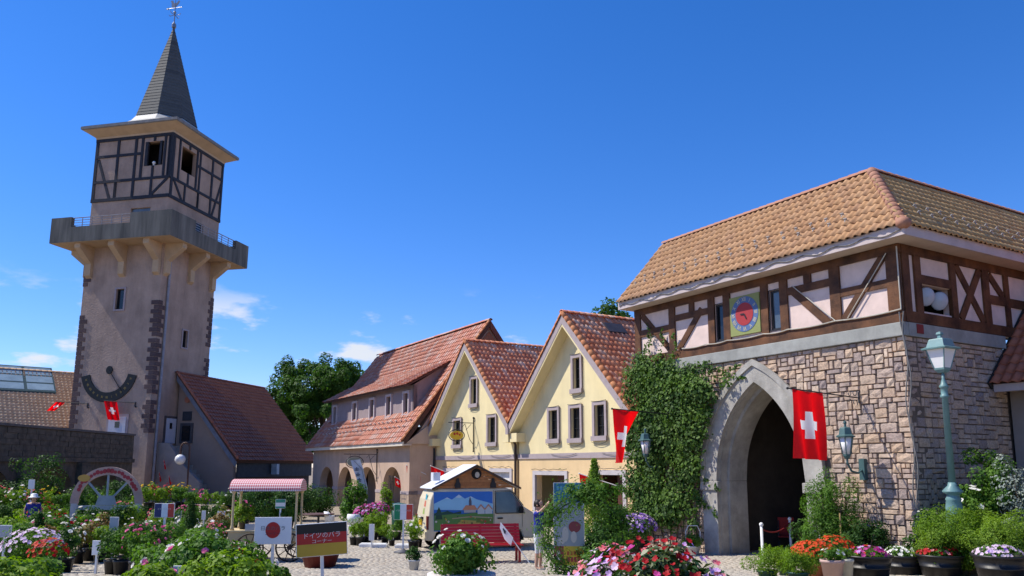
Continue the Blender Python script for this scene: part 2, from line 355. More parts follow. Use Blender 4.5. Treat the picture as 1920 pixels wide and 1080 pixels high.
# ================================================================ roofs and tiles
rng = random.Random(7)
def tile_mesh(kind, tw, tl, mat, lip=0.045):
    """one roof tile, lying in local x (across) / y (up the slope) / z (out of the roof)"""
    prof = []
    if kind == 'S':
        for i in range(7):
            u = i / 6; prof.append(((u - 0.5) * tw * 1.04, 0.030 * math.sin(2 * math.pi * u) + 0.030))
    elif kind == 'barrel':
        for i in range(7):
            u = i / 6; prof.append(((u - 0.5) * tw * 1.04, 0.038 * max(0.0, math.sin(math.pi * min(1, u / 0.62))) ))
    else:
        for u, h in ((0, 0.03), (0.08, 0.0), (0.5, 0.012), (0.92, 0.0), (1, 0.03)): prof.append(((u - 0.5) * tw * 0.985, h))
    n = len(prof); mb = MB(); th = lip * 0.65
    V = [(x, -0.03, z + lip) for x, z in prof] + [(x, tl * 1.06, z + 0.008) for x, z in prof] + [(x, -0.03, z + lip - th) for x, z in prof]
    F = [(i, i + 1, n + i + 1, n + i) for i in range(n - 1)] + [(2*n + i, 2*n + i + 1, i + 1, i) for i in range(n - 1)]
    mb.add(V, F); return mb
def tile_roof(parent, P0, eU, eV, W, Ls, tw, tl, kind, mat, keep=None, nparts=300, name='tile', seed=1, lip=0.045):
    """lay tiles from the eave corner P0 along eU (W metres) and up the slope eV (Ls metres), in the parent's local space"""
    rg = random.Random(seed); P0 = Vector(P0); eU = Vector(eU).normalized(); eV = Vector(eV).normalized(); N = eU.cross(eV)
    if N.z < 0: N = -N; flip = True
    else: flip = False
    ax = -eU if flip else eU
    nc = max(1, round(W / tw)); nr = max(1, round(Ls / tl)); tw = W / nc; tl = Ls / nr
    proto = tile_mesh(kind, tw, tl, mat, lip); me = proto.mesh(name, mat, kind != 'flat')
    PV = np.array(proto.v); PF = proto.f
    bpy.context.view_layer.update(); MW = parent.matrix_world.copy(); items = []
    for r in range(nr):
        for c in range(nc):
            u = (c + 0.5) * tw; v = r * tl
            if keep and not keep(u, v + tl * 0.5): continue
            pos = P0 + eU * (u + rg.uniform(-0.006, 0.006)) + eV * (v + rg.uniform(-0.012, 0.012)) + N * (0.010 * rg.random())
            items.append(((MW @ pos).length, pos, rg.uniform(-0.026, 0.026)))
    items.sort(key=lambda q: q[0])
    rot = Matrix((ax, eV, N)).transposed()
    for d, pos, j in items[:nparts]:
        o = link(name, me, parent); o.matrix_local = Matrix.Translation(pos) @ (rot @ Matrix.Rotation(j, 3, 'Z')).to_4x4()
    rest = items[nparts:]
    if rest:
        RM = np.array(rot); V = []; F = []; rd = []
        nf = len(PF)
        for i, (d, pos, j) in enumerate(rest):
            V.append(PV @ RM.T + np.array(pos)); F.append(np.array(PF) + i * len(PV)); rd += [rg.random()] * nf
        o = link(name + '_field', npmesh(name + '_field', np.vstack(V), np.vstack(F), mat, rd, None, kind != 'flat'), parent)
        tag(o, kind='stuff')
def caps(parent, P, Q, r, ln, mat, name='ridge_tile', up=(0, 0, 1), jit=0.0):
    """overlapping half-round cap tiles along a ridge, hip or verge"""
    P = Vector(P); Q = Vector(Q); d = Q - P; L = d.length; d.normalize(); up = Vector(up); side = d.cross(up).normalized(); up = side.cross(d).normalized()
    mb = MB(); n = 7; V = []; pr = []
    for k, (y, rr) in enumerate(((-0.02, r * 1.06), (ln * 0.9, r * 0.93), (ln * 1.12, r * 0.90))):
        for i in range(n):
            t = math.pi * i / (n - 1); V.append((rr * math.cos(t), y, rr * math.sin(t) * 0.85))
    V += [(rr_ * math.cos(math.pi * i / (n - 1)), -0.02, rr_ * 0.85 * math.sin(math.pi * i / (n - 1))) for rr_ in (r * 0.9,) for i in range(n)]
    F = []
    for k in range(2):
        for i in range(n - 1): F.append((k*n+i, k*n+i+1, (k+1)*n+i+1, (k+1)*n+i))
    for i in range(n - 1): F.append((3*n+i, 3*n+i+1, i+1, i))
    mb.add(V, F); me = mb.mesh(name, mat, True)
    rot = Matrix((side, d, up)).transposed()
    k = max(1, round(L / ln))
    for i in range(k):
        o = link(name, me, parent); o.matrix_local = Matrix.Translation(P + d * (i * L / k)) @ rot.to_4x4()
        o.scale = (1, (L / k) / ln, 1)

# ================================================================ ground
def make_ground():
    xs = [-900, -300, -120, -60, -30, -15, 0, 15, 30, 60, 120, 300, 900]
    ys = [-200, -40, -10, 0, 6, 8, 10.09, 12, 14, 16, 18, 19.5, 22, 30, 45, 70, 120, 300, 1500]
    mb = MB(); n = len(xs)
    mb.add([(x, y, gh(x, y) - 0.012) for y in ys for x in xs], [(j*n+i, j*n+i+1, (j+1)*n+i+1, (j+1)*n+i) for j in range(len(ys)-1) for i in range(n-1)])
    g = M('trodden_ground', (0.25, 0.20, 0.145), 0.95, 0.25, 0.6, 0.5, 8)
    tag(mb.build('ground', g), kind='structure')
    # paved plaza
    xs = [-30, -20, -10, 0, 10, 16]; ys = [6, 10.09, 13, 16, 19.5, 24, 30, 40, 60]; n = len(xs); mb = MB()
    mb.add([(x, y, gh(x, y)) for y in ys for x in xs], [(j*n+i, j*n+i+1, (j+1)*n+i+1, (j+1)*n+i) for j in range(len(ys)-1) for i in range(n-1)])
    pav = M('sandy_paving_joints', (0.27, 0.225, 0.17), 0.95, 0.25, 3.0, 0.8, 25)
    pl = tag(mb.build('plaza_paving', pav), kind='structure')
    # granite setts, laid in bowed rows
    sett = MR('granite_sett', [(0.40,0.36,0.29),(0.34,0.305,0.25),(0.44,0.395,0.325),(0.37,0.315,0.245),(0.31,0.285,0.24),(0.42,0.37,0.295)], 0.85, 0.3, bump=0.4, bscale=40, var=0.2, nscale=25)
    rg = np.random.default_rng(3); V = []; F = []; rd = []; k = 0
    def patch(x0, x1, y0, y1, w, d, bow):
        nonlocal k
        y = y0
        while y < y1:
            x = x0 + rg.uniform(0, w)
            while x < x1:
                ww = w * rg.uniform(0.8, 1.25); dd = d * rg.uniform(0.88, 1.04)
                yy = y + (bow * math.sin(x * 1.9) if bow else 0) + rg.uniform(-0.006, 0.006)
                z = gh(x, yy); h = rg.uniform(0.008, 0.018)
                a, b, c, e = x + 0.010, x + ww - 0.010, yy + 0.009, yy + dd - 0.009; i = 0.014
                s = -0.085 if y < 19.5 else 0.0
                V.extend([(a, c, z), (b, c, z), (b, e, z + s*dd), (a, e, z + s*dd), (a+i, c+i, z+h), (b-i, c+i, z+h), (b-i, e-i, z+h+s*dd), (a+i, e-i, z+h+s*dd)])
                F.extend([(k+4,k+5,k+6,k+7),(k,k+1,k+5,k+4),(k+1,k+2,k+6,k+5),(k+2,k+3,k+7,k+6),(k+3,k,k+4,k+7)]); rd.extend([rg.random()] * 5); k += 8
                x += ww
            y += d
    patch(-9.5, 9.0, 13.4, 17.6, 0.17, 0.145, 0)
    patch(-10.5, 7.5, 17.62, 25.0, 0.14, 0.11, 0.05)
    patch(-9.0, 6.5, 25.05, 34.0, 0.19, 0.17, 0.06)
    o = link('setts', npmesh('setts', V, F, sett, rd), pl); tag(o, kind='stuff')
make_ground()

# ================================================================ stone facing
def stone_protos():
    out = []
    for q in range(7):
        rg = random.Random(40 + q); mb = MB(); g = 4; V = []
        for j in range(g + 1):
            for i in range(g + 1):
                u, v = i / g - 0.5, j / g - 0.5
                e = max(abs(u), abs(v)) * 2
                d = 0.0 if e > 0.99 else (0.72 if e > 0.49 else 1.0)
                d *= rg.uniform(0.72, 1.12)
                uu = u * (1.0 if e > 0.99 else (1.72 if e > 0.49 else 1)); vv = v * (1.0 if e > 0.99 else (1.72 if e > 0.49 else 1))
                if e > 0.99: uu += rg.uniform(-0.055, 0.045); vv += rg.uniform(-0.06, 0.05)
                V.append((uu, -d, vv))
        F = [(j*(g+1)+i, j*(g+1)+i+1, (j+1)*(g+1)+i+1, (j+1)*(g+1)+i) for j in range(g) for i in range(g)]
        mb.add(V, F); out.append(mb.mesh('stone', stone_m))
    return out
SP = stone_protos()
def stones(parent, place, a0, a1, z0, z1, skip, seed, cell=0.112, limit=300):
    """irregular coursed stones filling the rectangle a0..a1 x z0..z1; place(a,z)->(pos, x-axis, outward)"""
    rg = random.Random(seed); nx = int((a1 - a0) / cell); nz_ = int((z1 - z0) / cell); cw = (a1 - a0) / nx; ch = (z1 - z0) / nz_
    occ = [[False] * nx for _ in range(nz_)]; L = []
    for j in range(nz_):
        for i in range(nx):
            if occ[j][i]: continue
            w = rg.choice([1, 2, 2, 3, 3, 4, 4]); h = rg.choice([1, 1, 2, 2] if w > 2 else [1, 1, 2, 2, 2] if w > 1 else [1, 1, 2])
            if w == 4 and h == 3: h = 2
            w = min(w, nx - i); h = min(h, nz_ - j)
            while w > 1 and any(occ[j][i + q] for q in range(w)): w -= 1
            for q in range(h):
                for p in range(w): occ[j + q][i + p] = True
            a = a0 + (i + w / 2) * cw; z = z0 + (j + h / 2) * ch
            if skip(a, z): continue
            L.append((a, z, w * cw - 0.012, h * ch - 0.012))
    L.sort(key=lambda q: -q[2] * q[3])
    out = []
    for a, z, w, h in L[:limit]:
        pos, ex, en = place(a, z); o = link('stone', rg.choice(SP), parent)
        rot = Matrix((ex, -en, Vector((0, 0, 1)))).transposed()
        if rg.random() < 0.5: rot = rot @ Matrix.Rotation(math.pi, 3, 'Y')
        o.matrix_local = Matrix.Translation(pos) @ rot.to_4x4() @ Matrix.Rotation(rg.uniform(-0.045, 0.045), 4, 'Y') @ Matrix.Diagonal((w, 0.035 + 0.05 * rg.random(), h, 1))
    rest = L[limit:]
    if rest:
        mb = MB()
        for a, z, w, h in rest:
            pos, ex, en = place(a, z); dp = 0.05; sp = []
            for y, k in ((0, 1.0), (dp, 0.78)):
                for sx, sz in ((-1, -1), (1, -1), (1, 1), (-1, 1)): sp.append(pos + ex * (sx * w / 2 * k) + en * y + Vector((0, 0, sz * h / 2 * k)))
            xf = mb.xf; mb.xf = None
            mb.add(sp, [(4,5,6,7),(0,1,5,4),(1,2,6,5),(2,3,7,6),(3,0,4,7)], 0, rg.random()); mb.xf = xf
        tag(mb.build('small_stones', stone_m, parent), kind='stuff')

# ================================================================ windows
def window(root, xf, axis, a0, a1, z0, z1, face, out, fr=0.13, sill=True, frame_m=mauve, nx=2, nz_=3, pane=glass, name='window', depth=0.14, proud=0.06):
    """casement in an opening: surround proud of the wall, recessed pane with glazing bars. face = wall plane, out = -1/+1 outward along the axis"""
    lo, hi = sorted((face, face + out * proud))
    mb = MB(xf)
    mb.prism([(a0 - fr, z0), (a0, z0), (a0, z1), (a0 - fr, z1)], axis, lo, hi); mb.prism([(a1, z0), (a1 + fr, z0), (a1 + fr, z1), (a1, z1)], axis, lo, hi)
    mb.prism([(a0 - fr, z1), (a1 + fr, z1), (a1 + fr, z1 + fr), (a0 - fr, z1 + fr)], axis, lo, hi)
    if not sill: mb.prism([(a0 - fr, z0 - fr), (a1 + fr, z0 - fr), (a1 + fr, z0), (a0 - fr, z0)], axis, lo, hi)
    w = mb.build(name, frame_m, root)
    if sill:
        l2, h2 = sorted((face, face + out * (proud + 0.05)))
        MB(xf).prism([(a0 - fr - 0.03, z0 - 0.17), (a1 + fr + 0.03, z0 - 0.17), (a1 + fr + 0.03, z0), (a0 - fr - 0.03, z0)], axis, l2, h2).build('sill', frame_m, w)
    y = face - out * depth; lo, hi = sorted((y, y - out * 0.02))
    MB(xf).prism([(a0, z0), (a1, z0), (a1, z1), (a0, z1)], axis, lo, hi).build('pane', pane, w)
    lo, hi = sorted((y + out * 0.003, y + out * 0.04)); mb = MB(xf); e = 0.03
    for i in range(nx + 1):
        a = a0 + (a1 - a0) * i / nx; t = e if 0 < i < nx else 0.05
        a = min(max(a, a0 + t / 2), a1 - t / 2); mb.prism([(a - t/2, z0), (a + t/2, z0), (a + t/2, z1), (a - t/2, z1)], axis, lo, hi)
    lo2, hi2 = sorted((y + out * 0.005, y + out * 0.036))
    for i in range(nz_ + 1):
        z = z0 + (z1 - z0) * i / nz_; t = 0.02 if 0 < i < nz_ else 0.05
        z = min(max(z, z0 + t / 2), z1 - t / 2); mb.prism([(a0, z - t/2), (a1, z - t/2), (a1, z + t/2), (a0, z + t/2)], axis, lo2, hi2)
    mb.build('glazing_bars', iron, w)
    return w
def swag(mb, p, q, n=7, sag=0.05, r=0.012, amp=0.0):
    p = Vector(p); q = Vector(q); pts = []
    for i in range(n + 1):
        u = i / n; v = p.lerp(q, u); v.z -= sag * 4 * u * (1 - u); v.z += amp * math.sin(u * 29.0 + p.x); pts.append(v)
    mb.tube([tuple(v) for v in pts], r, 5)

# ================================================================ gatehouse
def gatehouse():
    g, xf = frameA('gatehouse', 'stone gatehouse with half-timbered upper floor, pointed archway and ochre hipped tile roof', 'gatehouse', 15.2, 16.46)
    W = lambda p: Vector(xf(p))
    SC, SL, T0 = 10.6, 19.78, 16.46
    CX, HW, ZS = 14.90, 1.50, 2.0
    def arch(s, hw, rise):          # intrados height of a pointed arch of half width hw
        d = abs(s - CX)
        if d >= hw: return 0.0
        Rr = (rise * rise + hw * hw) / (2 * hw); q = Rr * Rr - (Rr - hw + d) ** 2
        return ZS + math.sqrt(max(q, 0.0))
    brk = [SC, SL] + [CX + HW * math.cos(math.pi * i / 28) for i in range(29)] + [CX]
    mb = MB(xf); wall(mb, 'y', brk, lambda s: arch(s, HW, 2.62) if abs(s - CX) < HW else 0.0, lambda s: 5.27, [], T0 + 0.03, T0 + 0.55)
    fw = mb.build('front_wall', mortar, g)
    mb = MB(xf); mb.box(SC + 0.03, SC + 0.5, T0 + 0.56, 26, 0, 5.27); sw = mb.build('side_wall', mortar, g)
    ex = Vector((1, 0, 0)); en = Vector((0, -1, 0))
    stones(fw, lambda a, z: (W((a, T0 + 0.035, z)), ex, en), SC - 0.04, SL, 0.0, 5.27, lambda a, z: abs(a - CX) < HW + 0.52 and z < max(arch(a, HW + 0.55, 3.05), 2.2) or (a > 17.3 and z < 4.9 and (a * 7 + z * 3) % 1 < 0.0), 5, limit=270)
    stones(sw, lambda a, z: (W((SC + 0.035, a, z)), Vector((0, 1, 0)), ex), T0 - 0.02, 20.45, 0.0, 5.27, lambda a, z: False, 9, limit=200)
    # arch surround: moulded ring of two orders, reveal and imposts
    def ring(hw0, r0, hw1, r1, y0, y1, name, mat=arch_stone):
        n = 24; inn = []; out = []
        for i in range(-n, n + 1):
            u = i / n; s = CX + hw0 * u; inn.append((s, arch(s, hw0 + 1e-6, r0)))
            so = CX + hw1 * u; out.append((so, arch(so, hw1 + 1e-6, r1)))
        m2 = MB(xf)
        for i in range(2 * n): m2.prism([inn[i], inn[i + 1], out[i + 1], out[i]], 'y', y0, y1)
        return m2.build(name, mat, g)
    ring(HW, 2.62, HW + 0.56, 3.18, T0 - 0.10, T0 + 0.03, 'arch_ring')
    ring(HW + 0.44, 3.06, HW + 0.60, 3.23, T0 - 0.15, T0 - 0.10, 'arch_hood_mould')
    ring(HW - 0.10, 2.47, HW + 0.001, 2.621, T0 + 0.30, T0 + 0.98, 'arch_inner_order')
    ring(HW - 0.014, 2.602, HW + 0.002, 2.623, T0 + 0.031, T0 + 0.299, 'arch_reveal')
    for sgn in (1, -1):
        x0, x1 = sorted((CX + sgn * (HW - 0.014), CX + sgn * (HW + 0.002))); MB(xf).box(x0, x1, T0 + 0.031, T0 + 0.299, 0, 1.999).build('arch_reveal', arch_stone, g)
    for sgn in (1, -1):
        a, b = sorted((CX + sgn * HW, CX + sgn * (HW + 0.56)))
        MB(xf).box(a, b, T0 - 0.09, T0 + 0.03, 0, 1.74).build('arch_jamb', arch_stone, g)
        a, b = sorted((CX + sgn * (HW - 0.08), CX + sgn * (HW + 0.60)))
        MB(xf).box(a, b, T0 - 0.14, T0 + 0.03, 1.742, 1.995).build('impost', arch_stone, g, bevel=0.02)
        a, b = sorted((CX + sgn * (HW - 0.10), CX + sgn * (HW + 0.3)))
        MB(xf).box(a, b, T0 + 0.30 if sgn > 0 else T0 + 0.31, T0 + 0.98, 0, 1.995).build('inner_jamb', arch_stone, g)
    # passage behind the arch
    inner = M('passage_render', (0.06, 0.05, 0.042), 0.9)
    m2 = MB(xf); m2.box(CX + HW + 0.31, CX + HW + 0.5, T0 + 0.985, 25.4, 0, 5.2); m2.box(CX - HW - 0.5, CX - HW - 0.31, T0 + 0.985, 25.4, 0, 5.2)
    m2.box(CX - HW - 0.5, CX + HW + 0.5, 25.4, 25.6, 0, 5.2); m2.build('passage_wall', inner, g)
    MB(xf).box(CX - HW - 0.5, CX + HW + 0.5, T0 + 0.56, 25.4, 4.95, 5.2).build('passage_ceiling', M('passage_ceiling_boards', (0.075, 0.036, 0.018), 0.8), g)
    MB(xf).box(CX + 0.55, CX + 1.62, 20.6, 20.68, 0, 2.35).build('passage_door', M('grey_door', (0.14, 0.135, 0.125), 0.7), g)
    mlamp, nt, b = _bsdf('bulb_glow'); b.inputs['Emission Color'].default_value = (1, 0.78, 0.45, 1); b.inputs['Emission Strength'].default_value = 6
    m2 = MB(); c = W((14.85, 19.2, 4.45)); m2.ball((c.x, c.y, c.z), 0.05); bl = m2.build('ceiling_bulb', mlamp, g, True)
    MB().tube([(c.x, c.y, c.z + 0.04), (c.x, c.y, 4.96)], 0.02).build('lamp_stem', iron, bl)
    # upper floor plaster, with holes for the windows
    front_holes = [(15.94, 16.28, 5.90, 6.95), (13.96, 14.30, 5.92, 6.98)]
    mb = MB(xf); wall(mb, 'y', [SC, SL], lambda s: 5.57, lambda s: 7.39, front_holes, T0, T0 + 0.2); mb.build('plaster_infill', plaster_g, g)
    mb = MB(xf); wall(mb, 'x', [T0 + 0.2, 26], lambda s: 5.57, lambda s: 7.39, [(17.27, 18.40, 5.90, 6.54)], SC, SC + 0.2); mb.build('plaster_infill', plaster_g, g)
    MB(xf).box(SL - 0.2, SL, T0 + 0.2, 19.4, 0, 7.39).build('gable_wall', plaster_g, g)
    MB(xf).box(SC + 0.2, SL - 0.2, T0 + 0.9, T0 + 1.0, 5.6, 7.3).build('room_partition', dark, g)
    m2 = MB(xf); m2.box(SC + 1.2, SC + 1.3, T0 + 0.3, 22, 5.6, 7.3); m2.build('room_partition', dark, g)
    # beams, front
    F0, F1 = T0 - 0.045, T0 + 0.05
    def fb(a, b, w, d=0.0): MB(xf).bar2(a, b, w, 'y', F0 - d, F1).build('timber', timber, g)
    fb((SC - 0.05, 7.28), (SL + 0.03, 7.28), 0.20, 0.012); fb((SC - 0.05, 5.71), (SL + 0.03, 5.71), 0.25, 0.015)
    for s, w in ((19.67, 0.27), (18.06, 0.26), (16.41, 0.25), (15.81, 0.26), (14.46, 0.24), (13.82, 0.25), (12.27, 0.29), (10.74, 0.30)): fb((s, 5.835), (s, 7.18), w, 0.006)
    fb((17.21, 6.92), (17.21, 7.18), 0.21); fb((13.06, 6.95), (13.06, 7.18), 0.22)
    fb((19.53, 6.57), (18.19, 6.57), 0.22); fb((17.93, 6.83), (16.54, 6.83), 0.18); fb((13.69, 6.85), (12.42, 6.85), 0.19); fb((12.12, 6.52), (10.89, 6.52), 0.19)
    for a, b in (((19.46, 7.16), (18.14, 5.86)), ((16.80, 6.93), (17.82, 5.85)), ((13.60, 6.90), (12.50, 5.84)), ((10.95, 7.17), (12.08, 5.85))): fb(a, b, 0.19, -0.006)
    # beams, side
    G0, G1 = SC - 0.045, SC + 0.05
    def sb(a, b, w, d=0.0): MB(xf).bar2(a, b, w, 'x', G0 - d, G1).build('timber', timber, g)
    sb((T0 + 0.06, 7.28), (26, 7.28), 0.20, 0.012); sb((T0 + 0.06, 5.72), (26, 5.72), 0.25, 0.015)
    for t, w in ((16.66, 0.26), (17.10, 0.24), (18.50, 0.23), (19.90, 0.28), (20.84, 0.20), (22.3, 0.26)): sb((t, 5.845), (t, 7.18), w, 0.006)
    sb((17.22, 6.65), (18.39, 6.65), 0.20); sb((20.05, 6.48), (22.2, 6.48), 0.22); sb((18.68, 7.16), (19.72, 5.86), 0.20, -0.008); sb((19.68, 7.16), (18.74, 5.86), 0.20, -0.002); sb((20.10, 7.1), (20.66, 6.6), 0.19, -0.006)
    # windows
    steel = M('dark_steel_frame', (0.02, 0.024, 0.03), 0.4)
    for (a0, a1, z0, z1), p in zip(front_holes, (glass, reflection_glass)):
        window(g, xf, 'y', a0, a1, z0, z1, T0, -1, 0.02, False, steel, 1, 1, p, depth=0.07, proud=0.02)
    # wall clock
    ck = MB(xf).box(14.60, 15.66, T0 - 0.07, T0 - 0.002, 5.94, 7.02).build('clock_face', M('olive_clock_board', (0.25, 0.28, 0.10), 0.7, 0.05), g)
    m2 = MB(); o = W((15.13, T0, 6.50))
    def disc(r, y, nm, mt, par):
        mb = MB(); pts = [(o.x + r * math.cos(2*math.pi*i/40), o.z + r * math.sin(2*math.pi*i/40)) for i in range(40)]; mb.prism(pts, 'y', o.y - y - 0.006, o.y - y); return mb.build(nm, mt, par)
    disc(0.485, 0.072, 'hour_ring', M('clock_blue', (0.09, 0.15, 0.30), 0.6, 0.05), ck); disc(0.315, 0.080, 'dial_centre', M('clock_red', (0.36, 0.035, 0.04), 0.6, 0.05), ck)
    cream = M('cream_numeral', (0.66, 0.58, 0.36), 0.6, 0.05)
    for i, nm in enumerate(('XII', 'I', 'II', 'III', 'IIII', 'V', 'VI', 'VII', 'VIII', 'IX', 'X', 'XI')):
        a = math.pi / 2 - i * math.pi / 6; mb = MB(); put_text(mb, nm, 0.155, o.x + 0.40 * math.cos(a), o.z + 0.40 * math.sin(a), o.y - 0.083, 0, a - math.pi / 2, 0.78)
        mb.build('numeral', cream, ck)
    for a, l in ((R(-62), 0.16), (R(178), 0.13)):
        mb = MB(); mb.bar2((o.x, o.z), (o.x + l * math.cos(a), o.z + l * math.sin(a)), 0.035, 'y', o.y - 0.105, o.y - 0.095); mb.build('clock_hand', iron, ck)
    # horn speakers in the side opening
    mb = MB(xf); mb.box(SC + 0.8, SC + 0.9, T0 + 0.8, 18.5, 5.7, 6.7); mb.build('dark_room_back', dark, g)
    for t, z in ((17.58, 6.30), (18.10, 6.25)):
        mb = MB(); c = W((SC + 0.12, t, z)); ax = Vector((1, -0.5, -0.25)).normalized(); a = ax.orthogonal().normalized(); b = ax.cross(a); V = []; n = 18
        for r, h in ((0.04, -0.25), (0.10, -0.10), (0.21, 0.02), (0.225, 0.03), (0.20, 0.05), (0.10, 0.09), (0.01, 0.11)):
            for k in range(n): V.append(c + ax * h + (a * math.cos(2*math.pi*k/n) + b * math.sin(2*math.pi*k/n)) * r)
        mb.add(V, [(i*n+k, i*n+(k+1) % n, (i+1)*n+(k+1) % n, (i+1)*n+k) for i in range(6) for k in range(n)])
        mb.build('horn_speaker', M('pale_blue_grey_plastic', (0.42, 0.47, 0.52), 0.35, 0.05), g, True)
    # concrete band
    m2 = MB(xf); m2.box(SC - 0.07, SL + 0.05, T0 - 0.08, T0 + 0.1, 5.27, 5.58); m2.build('concrete_band', concrete, g, bevel=0.015)
    m2 = MB(xf); m2.box(SC - 0.073, SC + 0.1, T0 + 0.101, 20.5, 5.272, 5.578); m2.build('concrete_band', concrete, g)
    MB(xf).prism([(16.84, 5.35), (17.08, 5.35), (17.08, 5.56), (16.84, 5.56)], 'x', SC - 0.09, SC - 0.0735).build('alarm_plate', M('dull_red_plate', (0.22, 0.03, 0.03), 0.6), g)
    # eaves
    m2 = MB(xf); m2.box(10.04, 19.98, 15.89, 15.96, 7.38, 7.615); m2.build('fascia', fascia_m, g)
    m2 = MB(xf); m2.box(10.043, 10.11, 15.963, 26.5, 7.381, 7.613); m2.build('fascia', fascia_m, g)
    m2 = MB(xf); m2.box(10.112, 19.975, 15.962, 20, 7.385, 7.42); m2.box(10.112, 14.0, 20.0, 26.5, 7.385, 7.42); m2.build('soffit', soffit_m, g)
    # roof
    ZE, ZR = 7.62, 9.85
    rf = MB(xf)
    E1 = [(10.04, 15.89, ZE), (19.98, 15.89, ZE), (19.98, 17.94, ZR), (12.09, 17.94, ZR)]
    E2 = [(10.04, 15.89, ZE), (12.09, 17.94, ZR), (12.09, 26.5, ZR), (10.04, 26.5, ZE)]
    E3 = [(19.98, 20.0, ZE), (14.14, 20.0, ZE), (12.09, 17.94, ZR), (19.98, 17.94, ZR)]
    E4 = [(14.14, 20.0, ZE), (14.14, 26.5, ZE), (12.09, 26.5, ZR), (12.09, 17.94, ZR)]
    for q in (E1, E2, E3, E4): rf.add(q, [(0, 1, 2, 3)])
    rf.add([(19.97, 15.9, ZE), (19.97, 20.0, ZE), (19.97, 17.94, ZR - 0.02)], [(0, 1, 2)])
    roof = rf.build('roof', deck, g)
    up = Vector((0, 17.94 - 15.89, ZR - ZE)); Ls = up.length
    P0 = W((19.98, 15.87, ZE - 0.02)); run = 2.05
    tile_roof(roof, P0, (1, 0, 0), up, 9.94, Ls + 0.02, 0.200, 0.30, 'S', tile_gate, lambda u, v: u < 9.96 - v * run / Ls, 300, 'tile', 3, 0.034)
    P0 = W((10.02, 15.89, ZE - 0.02)); up2 = Vector((-2.05, 0, ZR - ZE))
    tile_roof(roof, P0, (0, 1, 0), up2, 10.6, Ls + 0.02, 0.200, 0.30, 'barrel', tile_side, lambda u, v: u > v * run / Ls - 0.05, 280, 'side_tile', 4)
    caps(roof, W((19.98, 17.94, ZR + 0.02)), W((12.09, 17.94, ZR + 0.02)), 0.12, 0.30, tile_ridge)
    caps(roof, W((10.08, 15.93, ZE + 0.02)), W((12.09, 17.94, ZR + 0.03)), 0.13, 0.27, tile_ridge, 'hip_tile')
    caps(roof, W((12.09, 18.0, ZR + 0.02)), W((12.09, 26.4, ZR + 0.02)), 0.12, 0.30, tile_ridge)
    m2 = MB(); c = W((10.06, 15.91, ZE + 0.02)); m2.ball((c.x, c.y, c.z), 0.17, 12, 0, 0.8); m2.build('hip_end', tile_ridge, roof, True)
    # snow guards
    sg = MB(); sg.box(-0.045, 0.045, -0.008, 0.008, 0, 0.055); sg.box(-0.008, 0.008, -0.08, 0.02, 0, 0.015); sgm = sg.mesh('snow_guard', M('galvanised_guard', (0.42, 0.41, 0.40), 0.5, 0.1, 3, 0, 10, 0.4, 0.2))
    N = Vector((1, 0, 0)).cross(up).normalized()
    for row, f in enumerate((0.25, 0.35)):
        for i in range(20):
            s = 19.6 - (i + 0.5 * row) * 0.46
            if s < 10.9 + f * 2: continue
            o2 = link('snow_guard', sgm, roof); pos = W((s, 15.89 + 2.05 * f, ZE + (ZR - ZE) * f)) + N * 0.085
            o2.matrix_local = Matrix.Translation(pos) @ Matrix((Vector((1, 0, 0)), up.normalized(), N)).transposed().to_4x4()
    N2 = Vector((ZR - ZE, 0, 2.05)).normalized()
    for row, f in enumerate((0.22, 0.34)):
        for i in range(16):
            t = 17.1 + (i + 0.5 * row) * 0.5
            o2 = link('snow_guard', sgm, roof); pos = W((10.04 + 2.05 * f, t, ZE + (ZR - ZE) * f)) + N2 * 0.085
            o2.matrix_local = Matrix.Translation(pos) @ Matrix((Vector((0, 1, 0)), up2.normalized(), N2)).transposed().to_4x4()
    # string-light cables
    wire = M('grey_cable', (0.16, 0.155, 0.15), 0.6)
    pale_wire = M('pale_cable', (0.46, 0.43, 0.36), 0.6)
    mb = MB()
    pts = [W((19.9 - i * 0.1, 15.872, 7.475 + 0.035 * math.sin(i * 0.72) + 0.015 * math.sin(i * 0.31))) for i in range(99)]
    mb.tube([tuple(p) for p in pts], 0.012, 5)
    mb.build('eaves_cable', wire, g)
    mb = MB()
    pts = [W((10.56, T0 - 0.09, 7.3)), W((10.56, T0 - 0.09, 5.85))]
    mb.tube([tuple(p) for p in pts], 0.016, 5)
    for a, b in zip([10.56, 12.3, 13.7, 14.5, 15.8, 16.6], [12.3, 13.7, 14.5, 15.8, 16.6, 17.6]): swag(mb, W((a, T0 - 0.09, 5.86)), W((b, T0 - 0.09, 5.86)), 6, 0.035, 0.016)
    for a, b in (((10.95, 7.2), (12.05, 5.87)), ((13.6, 6.95), (12.4, 5.87))): mb.tube([tuple(W((a[0] - 0.12, T0 - 0.085, a[1]))), tuple(W((b[0] - 0.12, T0 - 0.085, b[1])))], 0.012, 5)
    mb.build('string_light_cable', pale_wire, g)
    mb = MB()
    for off in (0.0, 0.045):
        pts = [W((10.50 + 0.06 * math.sin(i * 0.9 + off * 30) + off, T0 - 0.10, 5.8 - i * 0.28)) for i in range(19)]; mb.tube([tuple(p) for p in pts], 0.014, 5)
    mb.build('corner_cable', wire, g)
    return g, xf
GATE, gxf = gatehouse()

